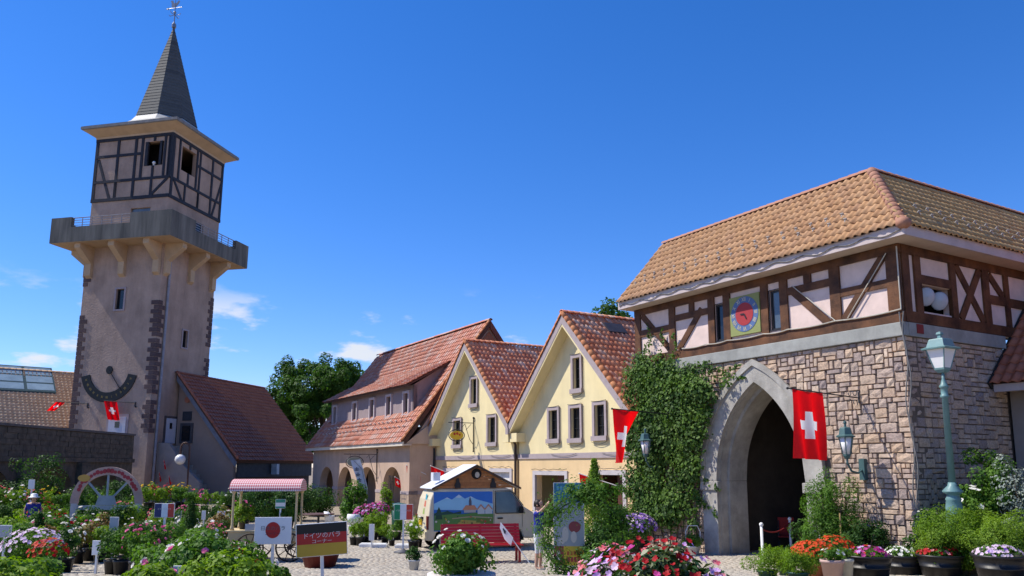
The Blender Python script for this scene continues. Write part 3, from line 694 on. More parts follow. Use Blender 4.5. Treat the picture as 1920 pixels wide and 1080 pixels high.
# lower wing tucked against the gatehouse side
def side_wing():
    g, xf = frameA('side_wing', 'low wing in deep shade with dark red tiles, joined to the gatehouse side', 'building', 6.0, 20.4)
    W = lambda p: Vector(xf(p))
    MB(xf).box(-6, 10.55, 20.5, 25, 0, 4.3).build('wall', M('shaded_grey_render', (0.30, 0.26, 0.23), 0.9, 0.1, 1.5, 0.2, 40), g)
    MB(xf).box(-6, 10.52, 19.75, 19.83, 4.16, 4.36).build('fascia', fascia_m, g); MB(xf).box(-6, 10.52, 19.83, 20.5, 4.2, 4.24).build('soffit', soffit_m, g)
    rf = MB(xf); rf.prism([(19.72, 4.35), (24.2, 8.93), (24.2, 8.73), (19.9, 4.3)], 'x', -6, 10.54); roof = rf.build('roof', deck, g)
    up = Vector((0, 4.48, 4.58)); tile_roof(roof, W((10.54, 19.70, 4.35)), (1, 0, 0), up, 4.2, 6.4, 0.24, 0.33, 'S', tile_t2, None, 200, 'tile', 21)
    MB(xf).bar2((19.66, 4.30), (24.2, 8.95), 0.20, 'x', 10.543, 10.582).build('verge_board', M('black_verge', (0.03, 0.026, 0.025), 0.7), g)
    mb = MB(); mb.tube([tuple(W((9.9, 20.42, 4.1))), tuple(W((9.9, 20.42, 0)))], 0.05); mb.build('downpipe', iron, g)
side_wing()
# ================================================================ yellow gabled houses
def yellow_house(label, sc, wins, doors, pipe):
    g, xf = frameA('gabled_house', label, 'house', sc, 17.56, 'yellow gabled houses beside the gatehouse')
    W = lambda p: Vector(xf(p)); T0, TR, TB = 17.56, 17.06, 25.0
    HWd, ZR, SL = 4.02, 8.20, 0.995
    roofz = lambda s: ZR - SL * abs(s - sc)
    lo, hi = sc - HWd + 0.06, sc + HWd - 0.06
    holes = [(a, b, z0, z1) for a, b, z0, z1, _ in wins]
    mb = MB(xf); wall(mb, 'y', [lo, sc, hi], lambda s: 2.90, lambda s: roofz(s) - 0.30, holes, T0, T0 + 0.3); mb.build('upper_wall', yellow_wall, g)
    mb = MB(xf); wall(mb, 'y', [lo, hi], lambda s: 0.0, lambda s: 2.70, [d[:4] for d in doors], T0, T0 + 0.3); mb.build('lower_wall', peach_wall, g)
    MB(xf).box(lo - 0.01, hi + 0.01, T0 - 0.045, T0 + 0.25, 2.70, 2.90).build('string_course', mauve, g)
    m2 = MB(xf); m2.box(lo, lo + 0.25, T0 + 0.3, TB, 0, 3.9); m2.box(hi - 0.25, hi, T0 + 0.3, TB, 0, 3.9); m2.box(lo, hi, TB - 0.2, TB, 0, 4.0); m2.build('side_wall', yellow_wall, g)
    MB(xf).box(lo + 0.3, hi - 0.3, T0 + 2.2, T0 + 2.3, 0, 6.5).build('inner_partition', M('shop_interior_brown', (0.13, 0.055, 0.03), 0.85), g)
    MB(xf).box(lo + 0.3, hi - 0.3, T0 + 0.32, T0 + 2.2, 2.65, 2.8).build('inner_floor', dark, g)
    for a, b, z0, z1, nx in wins: window(g, xf, 'y', a, b, z0, z1, T0, -1, 0.13, True, mauve, 2, 3)
    for a, b, z0, z1, kind in doors:
        mb = MB(xf); f = 0.17
        for p in ([(a - f, z0), (a, z0), (a, z1), (a - f, z1)], [(b, z0), (b + f, z0), (b + f, z1), (b, z1)], [(a - f, z1), (b + f, z1), (b + f, z1 + f), (a - f, z1 + f)]): mb.prism(p, 'y', T0 - 0.05, T0 + 0.05)
        d = mb.build('doorway' if kind else 'shop_window', M('pale_grey_frame', (0.48, 0.44, 0.44), 0.8, 0.08), g)
        if kind:
            MB(xf).box(a, a + (b - a) * 0.42, T0 + 0.26, T0 + 0.30, z0, z1).build('door_leaf', M('brown_door', (0.085, 0.032, 0.02), 0.6), d)
        else: MB(xf).box(a, b, T0 + 0.10, T0 + 0.14, z0, z1).build('shutter', M('white_shutter', (0.62, 0.60, 0.57), 0.7), d)
    # roof body
    mb = MB(xf)
    for sg in (1, -1):
        e = sc + sg * HWd
        mb.prism([(sc, ZR - 0.02), (e, ZR - 0.02 - SL * HWd), (e, ZR - 0.02 - SL * HWd - 0.22), (sc, ZR - 0.24)], 'y', TR + 0.05, TB)
    roof = mb.build('roof', deck, g)
    # rake boards, cream soffit and boxed ends
    for sg in (1, -1):
        a, b = (sc, ZR - 0.20), (sc + sg * (HWd - 0.02), ZR - 0.20 - SL * (HWd - 0.02))
        MB(xf).prism([(a[0], a[1] + 0.14), (b[0], b[1] + 0.14), (b[0], b[1] - 0.20), (a[0], a[1] - 0.20)], 'y', TR, TR + 0.045).build('rake_board', mauve, g)
        MB(xf).prism([(a[0], a[1] - 0.20), (b[0], b[1] - 0.20), (b[0], b[1] - 0.30), (a[0], a[1] - 0.30)], 'y', TR + 0.015, TR + 0.09).build('rake_moulding', yellow_wall, g)
        MB(xf).prism([(a[0], a[1] - 0.05), (b[0], b[1] - 0.05), (b[0], b[1] - 0.24), (a[0], a[1] - 0.24)], 'y', TR + 0.05, T0 + 0.02).build('soffit', yellow_wall, g)
        s0, s1 = sorted((b[0] - sg * 0.02, b[0] - sg * 0.55))
        MB(xf).box(s0, s1, TR + 0.06, T0 - 0.001, b[1] - 0.62, b[1] - 0.26).build('eaves_box', yellow_wall, g)
    # tiles: both slopes, verge caps, ridge caps
    for sg in (1, -1):
        up = Vector((sg * HWd, 0, SL * HWd)); Ls = up.length
        e = sc + sg * (HWd + 0.02)
        vis = sg < 0
        tile_roof(roof, W((e, TR + 0.08, ZR - SL * (HWd + 0.02))), (0, 1, 0), up, 7.6 if vis else 2.4, Ls, 0.215, 0.315, 'S', tile_yel, None, 290 if vis else 10, 'tile', int(sc) + sg, 0.034)
        caps(roof, W((e, TR + 0.06, ZR - SL * (HWd + 0.02) + 0.045)), W((sc - sg * 0.02, TR + 0.06, ZR + 0.045)), 0.11, 0.30, tile_yel_edge, 'verge_tile', (-sg * 0.6, -0.35, 0.7))
    caps(roof, W((sc, TR, ZR + 0.05)), W((sc, TB, ZR + 0.05)), 0.12, 0.28, tile_yel)
    if pipe is not None:
        mb = MB(); p = W((pipe, T0 - 0.10, 0)); mb.tube([(p.x - 0.12, p.y - 0.25, 3.62), (p.x, p.y - 0.1, 3.45), (p.x, p.y, 3.3), (p.x, p.y, 0)], 0.055); mb.build('downpipe', M('dark_brown_pipe', (0.04, 0.025, 0.02), 0.5), g)
    # festoon wires round the openings
    mb = MB(); yw = T0 - 0.075
    for a, b, z0, z1, _ in wins:
        swag(mb, W((b + 0.16, yw, z0 - 0.2)), W((a - 0.16, yw, z0 - 0.2)), 6, 0.09, 0.009); swag(mb, W((b + 0.14, yw, z1 + 0.16)), W((a - 0.14, yw, z1 + 0.16)), 6, 0.03, 0.009)
        mb.tube([tuple(W((a - 0.15, yw, z1 + 0.15))), tuple(W((a - 0.17, yw, z0 - 0.2)))], 0.009, 5)
    x = lo + 0.4
    while x < hi - 1.3: swag(mb, W((x + 1.7, yw, 2.87)), W((x, yw, 2.87)), 8, 0.09, 0.008); x += 3.3
    for a, b, z0, z1, _ in doors: swag(mb, W((b + 0.2, yw, z1 + 0.22)), W((a - 0.2, yw, z1 + 0.22)), 8, 0.0, 0.010, 0.025)
    mb.build('festoon_wire', iron, g)
    return g, xf
HA, haxf = yellow_house('pale yellow gabled house with three windows in a row, against the ivy-clad gatehouse', 24.92,
    [(24.40, 24.86, 5.30, 6.48, 2), (25.94, 26.54, 3.46, 4.58, 2), (24.44, 25.06, 3.44, 4.58, 2), (22.94, 23.54, 3.48, 4.60, 2)],
    [(25.49, 27.60, 0, 2.06, 1), (21.98, 23.55, 0, 2.10, 1)], 29.02)
mb = MB(haxf); mb.box(23.35, 24.0, 18.6, 19.5, 7.45, 7.50); mb.xf = None
vent = MB(); wv = Vector(haxf((24.55, 19.2, 7.95))); 
vent.prism([(wv.x - 0.05, wv.z - 0.12), (wv.x + 0.35, wv.z - 0.50), (wv.x + 0.42, wv.z - 0.40), (wv.x + 0.05, wv.z + 0.0)], 'y', wv.y - 0.45, wv.y + 0.45); vent.build('roof_vent', M('dark_roof_vent', (0.05, 0.045, 0.05), 0.5), HA)
HB, hbxf = yellow_house('pale yellow gabled house between arcade building and its twin, iron bracket sign on its front', 33.02,
    [(32.62, 33.18, 5.28, 6.44, 2), (34.22, 34.94, 3.42, 4.58, 2), (30.84, 31.52, 3.45, 4.56, 2)],
    [(34.45, 35.85, 0.6, 2.15, 0), (29.6, 31.2, 0.6, 2.15, 0)], None)
m2 = MB(hbxf); m2.box(28.88, 29.08, 17.0, 17.2, 3.72, 4.0); m2.build('rainwater_head', mauve, HB)

# ================================================================ arcade house (dusty pink, dormers)
def arcade_house():
    g, xf = frameA('arcade_house', 'dusty pink arcade house with steep salmon tile roof and row of dormer windows', 'building', 45, 16.14)
    W = lambda p: Vector(xf(p)); T0 = 16.14; S0, S1 = 37.0, 52.9
    arches = [(50.0, 1.35), (46.5, 1.25), (42.9, 1.45), (39.25, 1.25)]
    ZSp = 1.15
    def zlo(s):
        for c, h in arches:
            if abs(s - c) < h - 1e-6: return ZSp + math.sqrt(max(0, 1 - ((s - c) / h) ** 2)) * 1.22
        return 0.0
    brk = [S0, S1]
    for c, h in arches: brk += [c + h * math.cos(math.pi * i / 14) for i in range(15)]
    mb = MB(xf); wall(mb, 'y', brk, zlo, lambda s: 3.55, [], T0, T0 + 0.45); mb.build('arcade_wall', pink_wall, g)
    for c0, c1 in ((S0, 38.0), (40.5, 41.45), (44.35, 45.25), (47.75, 48.65), (51.35, S1)):
        m2 = MB(xf); m2.box(c0 - 0.015, c1 + 0.015, T0 - 0.02, T0 + 0.47, 0, 1.02); m2.build('pier_base', brickish, g)
        m2 = MB(xf); m2.box(c0 - 0.03, c1 + 0.03, T0 - 0.04, T0 + 0.49, 1.022, 1.18); m2.build('pier_band', mauve, g)
    m2 = MB(xf); m2.box(S0 - 0.003, S0 + 0.3, T0 + 0.451, 18.6, 0, 3.9); m2.box(S0, S1, 18.6, 18.9, 0, 4.6); m2.box(S1 - 0.3, S1, T0 + 0.451, 25, 0, 3.5); m2.build('return_wall', pink_wall, g)
    MB(xf).box(S0 - 0.03, S0 - 0.004, T0 - 0.02, 17.5, 1.02, 1.18).build('pier_band', mauve, g)
    MB(xf).box(S0, S1, T0 + 0.45, 18.6, 3.3, 3.5).build('arcade_ceiling', pink_wall, g)
    m2 = MB(xf)
    for c, h in arches: m2.box(c - 0.8, c + 0.8, 18.55, 18.598, 0, 2.2)
    m2.build('shop_door', dark, g)
    # roof
    TE, ZE, TRd, ZR = 15.67, 3.62, 20.58, 10.10; A0, A1 = 36.8, 53.1; sl = (ZR - ZE) / (TRd - TE)
    mb = MB(xf); mb.prism([(TE, ZE), (TRd, ZR), (TRd, ZR - 0.3), (TE + 0.15, ZE - 0.12)], 'x', A0, A1); mb.prism([(TRd, ZR), (TRd + 4.9, ZE), (TRd + 4.7, ZE - 0.2), (TRd, ZR - 0.3)], 'x', A0, A1)
    roof = mb.build('roof', deck, g)
    brown = M('brown_gable_render', (0.30, 0.125, 0.07), 0.9, 0.1, 2, 0.2, 40)
    MB(xf).prism([(TE + 0.6, ZE), (TRd, ZR - 0.25), (TRd + 4.3, ZE)], 'x', A0 + 0.18, A0 + 0.4).build('gable_wall', pink_wall, g)
    MB(xf).prism([(TRd - 1.6, ZR - 2.4), (TRd, ZR - 0.55), (TRd + 4.0, ZR - 5.8), (TRd - 1.6, ZR - 5.8)], 'x', A0 + 0.12, A0 + 0.178).build('gable_panel', brown, g)
    MB(xf).prism([(TRd, ZR + 0.02), (TRd + 4.9, ZE + 0.0), (TRd + 4.9, ZE - 0.45), (TRd, ZR - 0.42)], 'x', A0 - 0.05, A0 + 0.02).build('gable_verge_board', M('red_brown_verge', (0.17, 0.06, 0.04), 0.8), g)
    up = Vector((0, TRd - TE, ZR - ZE)); Ls = up.length
    def keep(u, v):
        s = A1 - u; t = TE + v / Ls * (TRd - TE)
        return not (38.1 < s < 51.9 and 16.75 < t < 18.3) or (t < 16.75 + 0.12)
    tile_roof(roof, W((A1, TE - 0.03, ZE - 0.03)), (1, 0, 0), up, A1 - A0, Ls, 0.33, 0.34, 'flat', tile_pink, keep, 300, 'tile', 31)
    caps(roof, W((A1, TRd, ZR + 0.05)), W((A0, TRd, ZR + 0.05)), 0.13, 0.4, tile_pink)
    caps(roof, W((A0 + 0.06, TE - 0.02, ZE + 0.05)), W((A0 + 0.06, TRd, ZR + 0.05)), 0.10, 0.34, tile_yel_edge, 'verge_tile')
    MB(xf).box(A0, A1, TE - 0.02, TE + 0.06, ZE - 0.22, ZE - 0.02).build('fascia', M('cream_fascia', (0.62, 0.55, 0.45), 0.8, 0.06), g)
    MB(xf).box(A0, A1, TE + 0.062, T0, ZE - 0.20, ZE - 0.13).build('soffit', soffit_m, g)
    MB(xf).prism([(TE + 0.1, ZE - 0.21), (T0, 3.5), (T0 + 1.5, 3.5), (T0 + 1.5, 4.9), (TE + 0.3, ZE)], 'x', A0 + 0.05, A0 + 0.17).build('eaves_return', pink_wall, g)
    # long shed dormer, front wall with five windows
    DT = 16.86; DZ0 = ZE + sl * (DT - TE); DZ1 = 6.62; D0, D1 = 38.3, 51.7
    lil = M('lilac_dormer_boards', (0.30, 0.235, 0.235), 0.85, 0.08, 3, 0.15, 30)
    TB = TE + (8.0 - ZE) / sl
    wl = [(51.05, 50.45), (47.35, 46.70), (44.40, 43.78), (41.85, 41.25), (39.45, 38.85)]
    for i, (b, a) in enumerate(wl):                     # stepped fronts: each window stands in its own short front
        pass
    dm = MB(xf); wall(dm, 'y', [D0, D1], lambda s: DZ0 - 0.1, lambda s: DZ1, [(a, b, 5.12, 6.22) for b, a in wl], DT, DT + 0.2)
    for s in (D0, D1 - 0.15): dm.prism([(DT, DZ0 - 0.1), (DT, DZ1), (TB, 7.95)], 'x', s, s + 0.15)
    dm.build('dormer', lil, g)
    lw = M('pale_lilac_casing', (0.50, 0.43, 0.44), 0.8, 0.06)
    for b, a in wl: window(g, xf, 'y', a, b, 5.12, 6.22, DT, -1, 0.13, True, lw, 1, 3, name='dormer_window', proud=0.10)
    dr = MB(xf); dr.prism([(DT - 0.45, DZ1 - 0.02), (TB, 8.03), (TB, 7.93), (DT - 0.45, DZ1 - 0.12)], 'x', D0 - 0.25, D1 + 0.25); drf = dr.build('dormer_roof', deck, g)
    upd = Vector((0, TB - DT + 0.45, 8.03 - DZ1)); tile_roof(drf, W((D1 + 0.25, DT - 0.48, DZ1 - 0.03)), (1, 0, 0), upd, D1 - D0 + 0.5, upd.length, 0.33, 0.34, 'flat', tile_pink, None, 60, 'dormer_tile', 33)
    # snow guards in two rows
    sg = MB(); sg.box(-0.09, 0.09, -0.015, 0.015, 0, 0.11); sgm = sg.mesh('snow_guard', M('pale_snow_guard', (0.55, 0.50, 0.47), 0.5))
    N = Vector((1, 0, 0)).cross(up).normalized()
    for row, f in enumerate((0.115, 0.165)):
        for i in range(22):
            s = 50.9 - (i + 0.5 * row) * 0.62; o = link('snow_guard', sgm, roof)
            o.matrix_local = Matrix.Translation(W((s, TE + (TRd - TE) * f, ZE + (ZR - ZE) * f)) + N * 0.05) @ Matrix((Vector((1, 0, 0)), up.normalized(), N)).transposed().to_4x4()
    mb = MB(); p = W((36.95, 17.45, 0)); mb.tube([(p.x, p.y, 3.3), (p.x, p.y, 0)], 0.055); mb.build('downpipe', iron, g)
    return g, xf
ARC, arxf = arcade_house()

# ================================================================ tower
def tower():
    cs, ct, h = 33.02, 42.88, 2.66
    g, xf = frameT('clock_tower', 'tall square tower with half-timbered lantern, slate spire and smiling half-ring sundial', 'tower', cs, ct, None, 0.0165)
    W = lambda p: Vector(xf(p)); a0, a1, b0, b1 = cs - h, cs + h, ct - h, ct + h
    wf = (32.66, 33.40, 11.5, 12.93); df = (31.80, 33.05, 3.6, 5.25)
    mb = MB(xf); wall(mb, 'y', [a0, a1], lambda s: -1, lambda s: 16.0, [(32.75, 33.31, 11.6, 12.83)], b0, b0 + 0.4); mb.build('shaft_wall', tower_wall, g)
    mb = MB(xf); wall(mb, 'x', [b0 + 0.4, b1], lambda s: -1, lambda s: 16.0, [(42.62, 43.10, 9.6, 10.65)], a0, a0 + 0.4); mb.build('shaft_wall', tower_wall, g)
    m2 = MB(xf); m2.box(a0 + 0.4, a1, b1 - 0.4, b1, -1, 16); m2.box(a1 - 0.4, a1, b0 + 0.4, b1 - 0.4, -1, 16); m2.build('shaft_wall', tower_wall, g)
    window(g, xf, 'y', 32.75, 33.31, 11.6, 12.83, b0, -1, 0.10, False, mauve, 1, 1)
    window(g, xf, 'x', 42.62, 43.10, 9.6, 10.65, a0, -1, 0.09, False, mauve, 1, 1)
    m2 = MB(xf); m2.box(31.70, 33.15, b0 - 0.05, b0, 3.6, 5.38); d = m2.build('upper_door_frame', mauve, g)
    pale_door = M('pale_blue_door', (0.50, 0.53, 0.60), 0.6, 0.05)
    MB(xf).box(31.85, 33.0, b0 - 0.075, b0 - 0.0505, 3.6, 5.22).build('door_leaf', pale_door, d); MB(xf).box(32.25, 32.55, b0 - 0.09, b0 - 0.0755, 4.6, 4.95).build('door_light', glass, d)
    m2 = MB(xf); m2.prism([(41.55, 3.75), (42.75, 3.75), (42.75, 5.35), (41.55, 5.35)], 'x', a0 - 0.05, a0); d = m2.build('side_door_frame', M('dark_door_frame', (0.09, 0.075, 0.075), 0.8), g)
    MB(xf).prism([(41.7, 3.75), (42.62, 3.75), (42.62, 5.22), (41.7, 5.22)], 'x', a0 - 0.075, a0 - 0.0505).build('door_leaf', pale_door, d); MB(xf).prism([(42.0, 4.6), (42.22, 4.6), (42.22, 4.95), (42.0, 4.95)], 'x', a0 - 0.09, a0 - 0.0755).build('door_light', glass, d)
    # quoins: alternate long and short stones on the two visible front corners and the back right corner
    rg = random.Random(5)
    def quoins(s, t, ds, dt, z0, z1):
        z = z0; i = 0
        while z < z1:
            hh = 0.27; l = 0.50 if i % 2 else 0.30; l2 = 0.30 if i % 2 else 0.50
            x0, x1 = sorted((s - ds * 0.03, s + ds * l)); y0, y1 = sorted((t - dt * 0.03, t + dt * l2))
            MB(xf).box(x0, x1, y0, y1, z + 0.012, z + hh - 0.012).build('quoin', quoin_m, g); z += hh; i += 1
    for z0, z1 in ((4.3, 6.0), (6.55, 9.6), (9.9, 11.8)): quoins(a0, b0, 1, 1, z0, z1)
    for z0, z1 in ((4.6, 11.2), (13.1, 13.7)): quoins(a1, b0, -1, 1, z0, z1)
    for z0, z1 in ((7.9, 9.2), (10.0, 13.0)): quoins(a0, b1, 1, -1, z0, z1)
    # sundial smile: half ring, hub, gnomon, numerals
    hub = (33.28, 7.98); dialm = M('black_sundial', (0.012, 0.014, 0.014), 0.5, 0.1)
    m2 = MB(xf); n = 36; ri, ro = 1.32, 1.90
    for i in range(n):
        t0 = math.pi * (1.06 + 0.88 * i / n); t1 = math.pi * (1.06 + 0.88 * (i + 1) / n)
        m2.prism([(hub[0] + ri * math.cos(t0), hub[1] + ri * math.sin(t0)), (hub[0] + ro * math.cos(t0), hub[1] + ro * math.sin(t0)), (hub[0] + ro * math.cos(t1), hub[1] + ro * math.sin(t1)), (hub[0] + ri * math.cos(t1), hub[1] + ri * math.sin(t1))], 'y', b0 - 0.06, b0 - 0.003)
    sd = m2.build('sundial', dialm, g)
    MB(xf).prism([(hub[0] + 0.21 * math.cos(2*math.pi*i/20), hub[1] + 0.24 * math.sin(2*math.pi*i/20)) for i in range(20)], 'y', b0 - 0.07, b0 - 0.004).build('hub', dialm, sd)
    MB(xf).bar2((hub[0], hub[1]), (hub[0] - 0.95, hub[1] - 1.25), 0.035, 'y', b0 - 0.10, b0 - 0.06).build('gnomon', iron, sd)
    gold = M('gold_numeral', (0.42, 0.30, 0.08), 0.5)
    for i, nm in enumerate(('VI', 'VII', 'VIII', 'IX', 'X', 'XI', 'XII', 'I', 'II', 'III', 'IIII', 'V', 'VI')):
        a = math.pi * (1.11 + 0.78 * i / 12); r = 1.61; mb = MB(); c = W((hub[0] - r * math.cos(a), b0 - 0.065, hub[1] + r * math.sin(a)))
        put_text(mb, nm, 0.20 * K, c.x, c.z, c.y, 0, a - 1.5 * math.pi, 0.7); mb.build('numeral', gold, sd)
    # drain pipe on the right face
    mb = MB(); mb.tube([tuple(W((a0 - 0.09, b0 + 0.62, 15.3))), tuple(W((a0 - 0.09, b0 + 0.62, -1)))], 0.085); mb.build('drainpipe', M('blue_grey_pipe', (0.26, 0.27, 0.31), 0.5), g)
    # corbels and balcony
    H2 = 4.08
    def corbel(pts, axis, lo, hi): MB(xf).prism(pts, axis, lo, hi).build('corbel', tower_cream, g)
    for k in (-2.35, 0.0, 2.3):
        f = b0; corbel([(f + 0.02, 13.55), (f - 0.22, 13.72), (f - 0.22, 14.45), (f - 1.2, 15.2), (f - 1.2, 15.48), (f + 0.02, 15.48)], 'x', cs + k - 0.2, cs + k + 0.2)
        f = a0; corbel([(f + 0.02, 13.55), (f - 0.22, 13.72), (f - 0.22, 14.45), (f - 1.2, 15.2), (f - 1.2, 15.48), (f + 0.02, 15.48)], 'y', ct + k - 0.2, ct + k + 0.2)
        f = a1; corbel([(f - 0.02, 13.55), (f + 0.22, 13.72), (f + 0.22, 14.45), (f + 1.2, 15.2), (f + 1.2, 15.48), (f - 0.02, 15.48)], 'y', ct + k - 0.2, ct + k + 0.2)
    MB(xf).box(cs - H2 + 0.03, cs + H2 - 0.03, ct - H2 + 0.03, ct + H2 - 0.03, 15.48, 15.80).build('balcony_slab', tower_cream, g)
    def parapet(axis, c, o, lo_z=16.42, hi_z=17.03):
        # low in the middle-left, raised blocks at the ends
        inset = 0.0 if axis == 'y' else 0.26
        A0, A1 = c - H2 + inset, c + H2 - inset; cuts = [A0, c - H2 + (2.75 if axis == 'y' else 1.3), c + H2 - 1.4, A1]
        if axis == 'x': cuts = [A0, c - H2 + 2.3, c + H2 - 1.5, A1]
        for i in range(3):
            z1 = hi_z if i != 1 else lo_z
            MB(xf).prism([(cuts[i], 15.5), (cuts[i+1], 15.5), (cuts[i+1], z1), (cuts[i], z1)], axis, *sorted((o, o + (0.25 if o < (ct if axis == 'y' else cs) else -0.25)))).build('parapet', tower_conc, g)
        y = o + (0.12 if o < (ct if axis == 'y' else cs) else -0.12); mb = MB()
        for k in range(4):
            z = lo_z + 0.12 + k * 0.15
            P = (lambda a, z: tuple(W((a, y, z)))) if axis == 'y' else (lambda a, z: tuple(W((y, a, z))))
            mb.tube([P(cuts[1], z), P(cuts[2], z)], 0.022 if k < 3 else 0.035, 5)
        nn = 6
        for k in range(1, nn): a = cuts[1] + (cuts[2] - cuts[1]) * k / nn; mb.tube([P(a, lo_z), P(a, lo_z + 0.57)], 0.03, 5)
        mb.build('railing', M('grey_railing', (0.30, 0.29, 0.30), 0.5), g)
    parapet('y', cs, ct - H2); parapet('y', cs, ct + H2 ); parapet('x', ct, cs - H2); parapet('x', ct, cs + H2)
    # upper block
    wu = [(30.95, 32.20, 20.42, 21.95)]
    mb = MB(xf); wall(mb, 'y', [a0, a1], lambda s: 15.8, lambda s: 22.4, [(31.5, 32.85, 17.0, 17.80)] + wu, b0, b0 + 0.25); mb.build('upper_wall', tower_wall, g)
    mb = MB(xf); wall(mb, 'x', [b0 + 0.25, b1], lambda s: 15.8, lambda s: 22.4, [(42.4, 43.9, 17.0, 17.7), (41.2, 42.62, 20.42, 21.95)], a0, a0 + 0.25); mb.build('upper_wall', tower_wall, g)
    m2 = MB(xf); m2.box(a0 + 0.25, a1, b1 - 0.25, b1, 15.8, 22.4); m2.box(a1 - 0.25, a1, b0 + 0.25, b1 - 0.25, 15.8, 22.4); m2.box(a0 + 0.3, a1 - 0.3, b0 + 1.2, b0 + 1.3, 15.9, 22.3); m2.build('upper_wall', dark, g)
    MB(xf).box(31.5, 32.85, b0 + 0.12, b0 + 0.15, 17.0, 17.80).build('balcony_window', reflection_glass, g)
    MB(xf).prism([(42.4, 17.0), (43.9, 17.0), (43.9, 17.7), (42.4, 17.7)], 'x', a0 + 0.12, a0 + 0.15).build('balcony_window', glass, g)
    def tb(a, b, w=0.17, d=0.0): MB(xf).bar2(a, b, w, 'y', b0 - 0.05 - d, b0 + 0.03).build('timber', timber_t, g)
    def ts(a, b, w=0.17, d=0.0): MB(xf).bar2(a, b, w, 'x', a0 - 0.05 - d, a0 + 0.03).build('timber', timber_t, g)
    zb, zt, zm, zu = 18.45, 22.32, 19.62, 21.25
    for z, w in ((zb, 0.20), (zt, 0.20)): tb((a0 - 0.05, z), (a1 + 0.05, z), w, 0.012); ts((b0 - 0.02, z), (b1 + 0.05, z), w, 0.012)
    tb((a0, zm), (a1, zm), 0.16, 0.006); ts((b0, zm), (b1, zm), 0.16, 0.006)
    tb((32.5, zu), (a1, zu), 0.16, 0.003); ts((42.8, zu), (b1, zu), 0.16, 0.003)
    for s, w in ((a1 - 0.06, 0.2), (34.1, 0.17), (32.86, 0.17), (32.40, 0.17), (30.82, 0.15), (30.52, 0.15), (a0 + 0.06, 0.24)): tb((s, zm if 30.4 < s < 32.7 else zb), (s, zt), w)
    for s in (34.1, 31.6): tb((s, zb), (s, zm), 0.15)
    tb((31.58, 19.7), (31.58, 20.40), 0.15); tb((31.58, 21.97), (31.58, 22.25), 0.15)
    tb((35.45, 21.1), (34.45, 18.5), 0.16, -0.006); tb((30.5, 19.55), (31.62, 18.5), 0.16, -0.006)
    for t, w in ((b0 + 0.16, 0.2), (40.95, 0.15), (42.72, 0.16), (43.05, 0.15), (44.38, 0.17), (b1 - 0.06, 0.2)): ts((t, zm if 40.5 < t < 42.9 else zb), (t, zt), w)
    for t in (41.7, 43.05): ts((t, zb), (t, zm), 0.15)
    ts((41.92, 19.7), (41.92, 20.4), 0.15); ts((41.92, 21.97), (41.92, 22.25), 0.15)
    ts((40.6, 19.55), (41.5, 18.5), 0.16, -0.006); ts((45.5, 21.2), (44.6, 18.5), 0.16, -0.006)
    for (x0, x1) in ((31.05, 31.2), (32.0, 32.2)): MB(xf).box(x0, x1, b0 - 0.03, b0 + 0.1, 20.42, 21.95).build('belfry_shutter', timber_t, g)
    mb = MB(); c = W((31.6, b0 + 0.1, 20.62)); mb.ball(tuple(c), 0.12); mb.box(c.x - 0.05, c.x + 0.05, c.y - 0.05, c.y + 0.05, TZ(20.42), c.z); mb.build('floodlight', white_paint, g, True)
    # cornice
    def ringz(prof, name, mat):
        V = []; 
        for hh, z in prof:
            for sx, sy in ((-1, -1), (1, -1), (1, 1), (-1, 1)): V.append((cs + sx * hh, ct + sy * hh, z))
        F = [(i*4+k, i*4+(k+1) % 4, (i+1)*4+(k+1) % 4, (i+1)*4+k) for i in range(len(prof)-1) for k in range(4)] + [(3, 2, 1, 0), tuple(range(len(V)-4, len(V)))]
        m2 = MB(xf); m2.add(V, F); return m2.build(name, mat, g)
    ringz([(2.72, 22.40), (2.74, 22.52), (3.28, 22.86)], 'cornice_cove', tower_cream); ringz([(3.30, 22.86), (3.36, 22.90), (3.36, 23.06), (3.30, 23.08)], 'cornice_edge', M('grey_cornice_edge', (0.20, 0.20, 0.20), 0.7))
    # spire: lead skirt, slate courses, finial
    def ring8(r, z, sq=0.0):
        pts = []
        for k in range(16):
            t = 2 * math.pi * k / 16; c, s_ = math.cos(t), math.sin(t); q = 1 / max(abs(c), abs(s_)); o8 = math.cos(math.pi/8) / math.cos(((t + math.pi/8) % (math.pi/4)) - math.pi/8)
            rr = r * (q * sq + (1 - sq) * o8); pts.append((cs + rr * c, ct + rr * s_, z))
        return pts
    V = ring8(3.34, 23.08, 1.0) + ring8(2.6, 23.42, 0.75) + ring8(2.2, 23.80, 0.35) + ring8(1.96, 24.22, 0.0)
    m2 = MB(xf); m2.add(V, [(i*16+k, i*16+(k+1) % 16, (i+1)*16+(k+1) % 16, (i+1)*16+k) for i in range(3) for k in range(16)]); m2.build('spire_skirt', lead, g)
    zt2, zb2, nc = 31.15, 24.25, 30; sp = MB(xf)
    for i in range(nc):
        z0 = zb2 + (zt2 - zb2) * i / nc; z1 = zb2 + (zt2 - zb2) * (i + 1.12) / nc; f0 = 1 - (z0 - zb2) / (zt2 - zb2); f1 = max(0.01, 1 - (z1 - zb2) / (zt2 - zb2))
        V = ring8(1.96 * f0 + 0.028, z0) + ring8(1.96 * f1 + 0.01, min(z1, zt2 + 0.1)) + ring8(1.96 * f0 - 0.03, z0)
        m2 = MB(xf); m2.add(V, [(k, (k+1) % 16, 16+(k+1) % 16, 16+k) for k in range(16)] + [(32+k, 32+(k+1) % 16, (k+1) % 16, k) for k in range(16)]); m2.build('slate_course', slate, g)
    vane = MB(); c = W((cs, ct, 31.1)); z = c.z
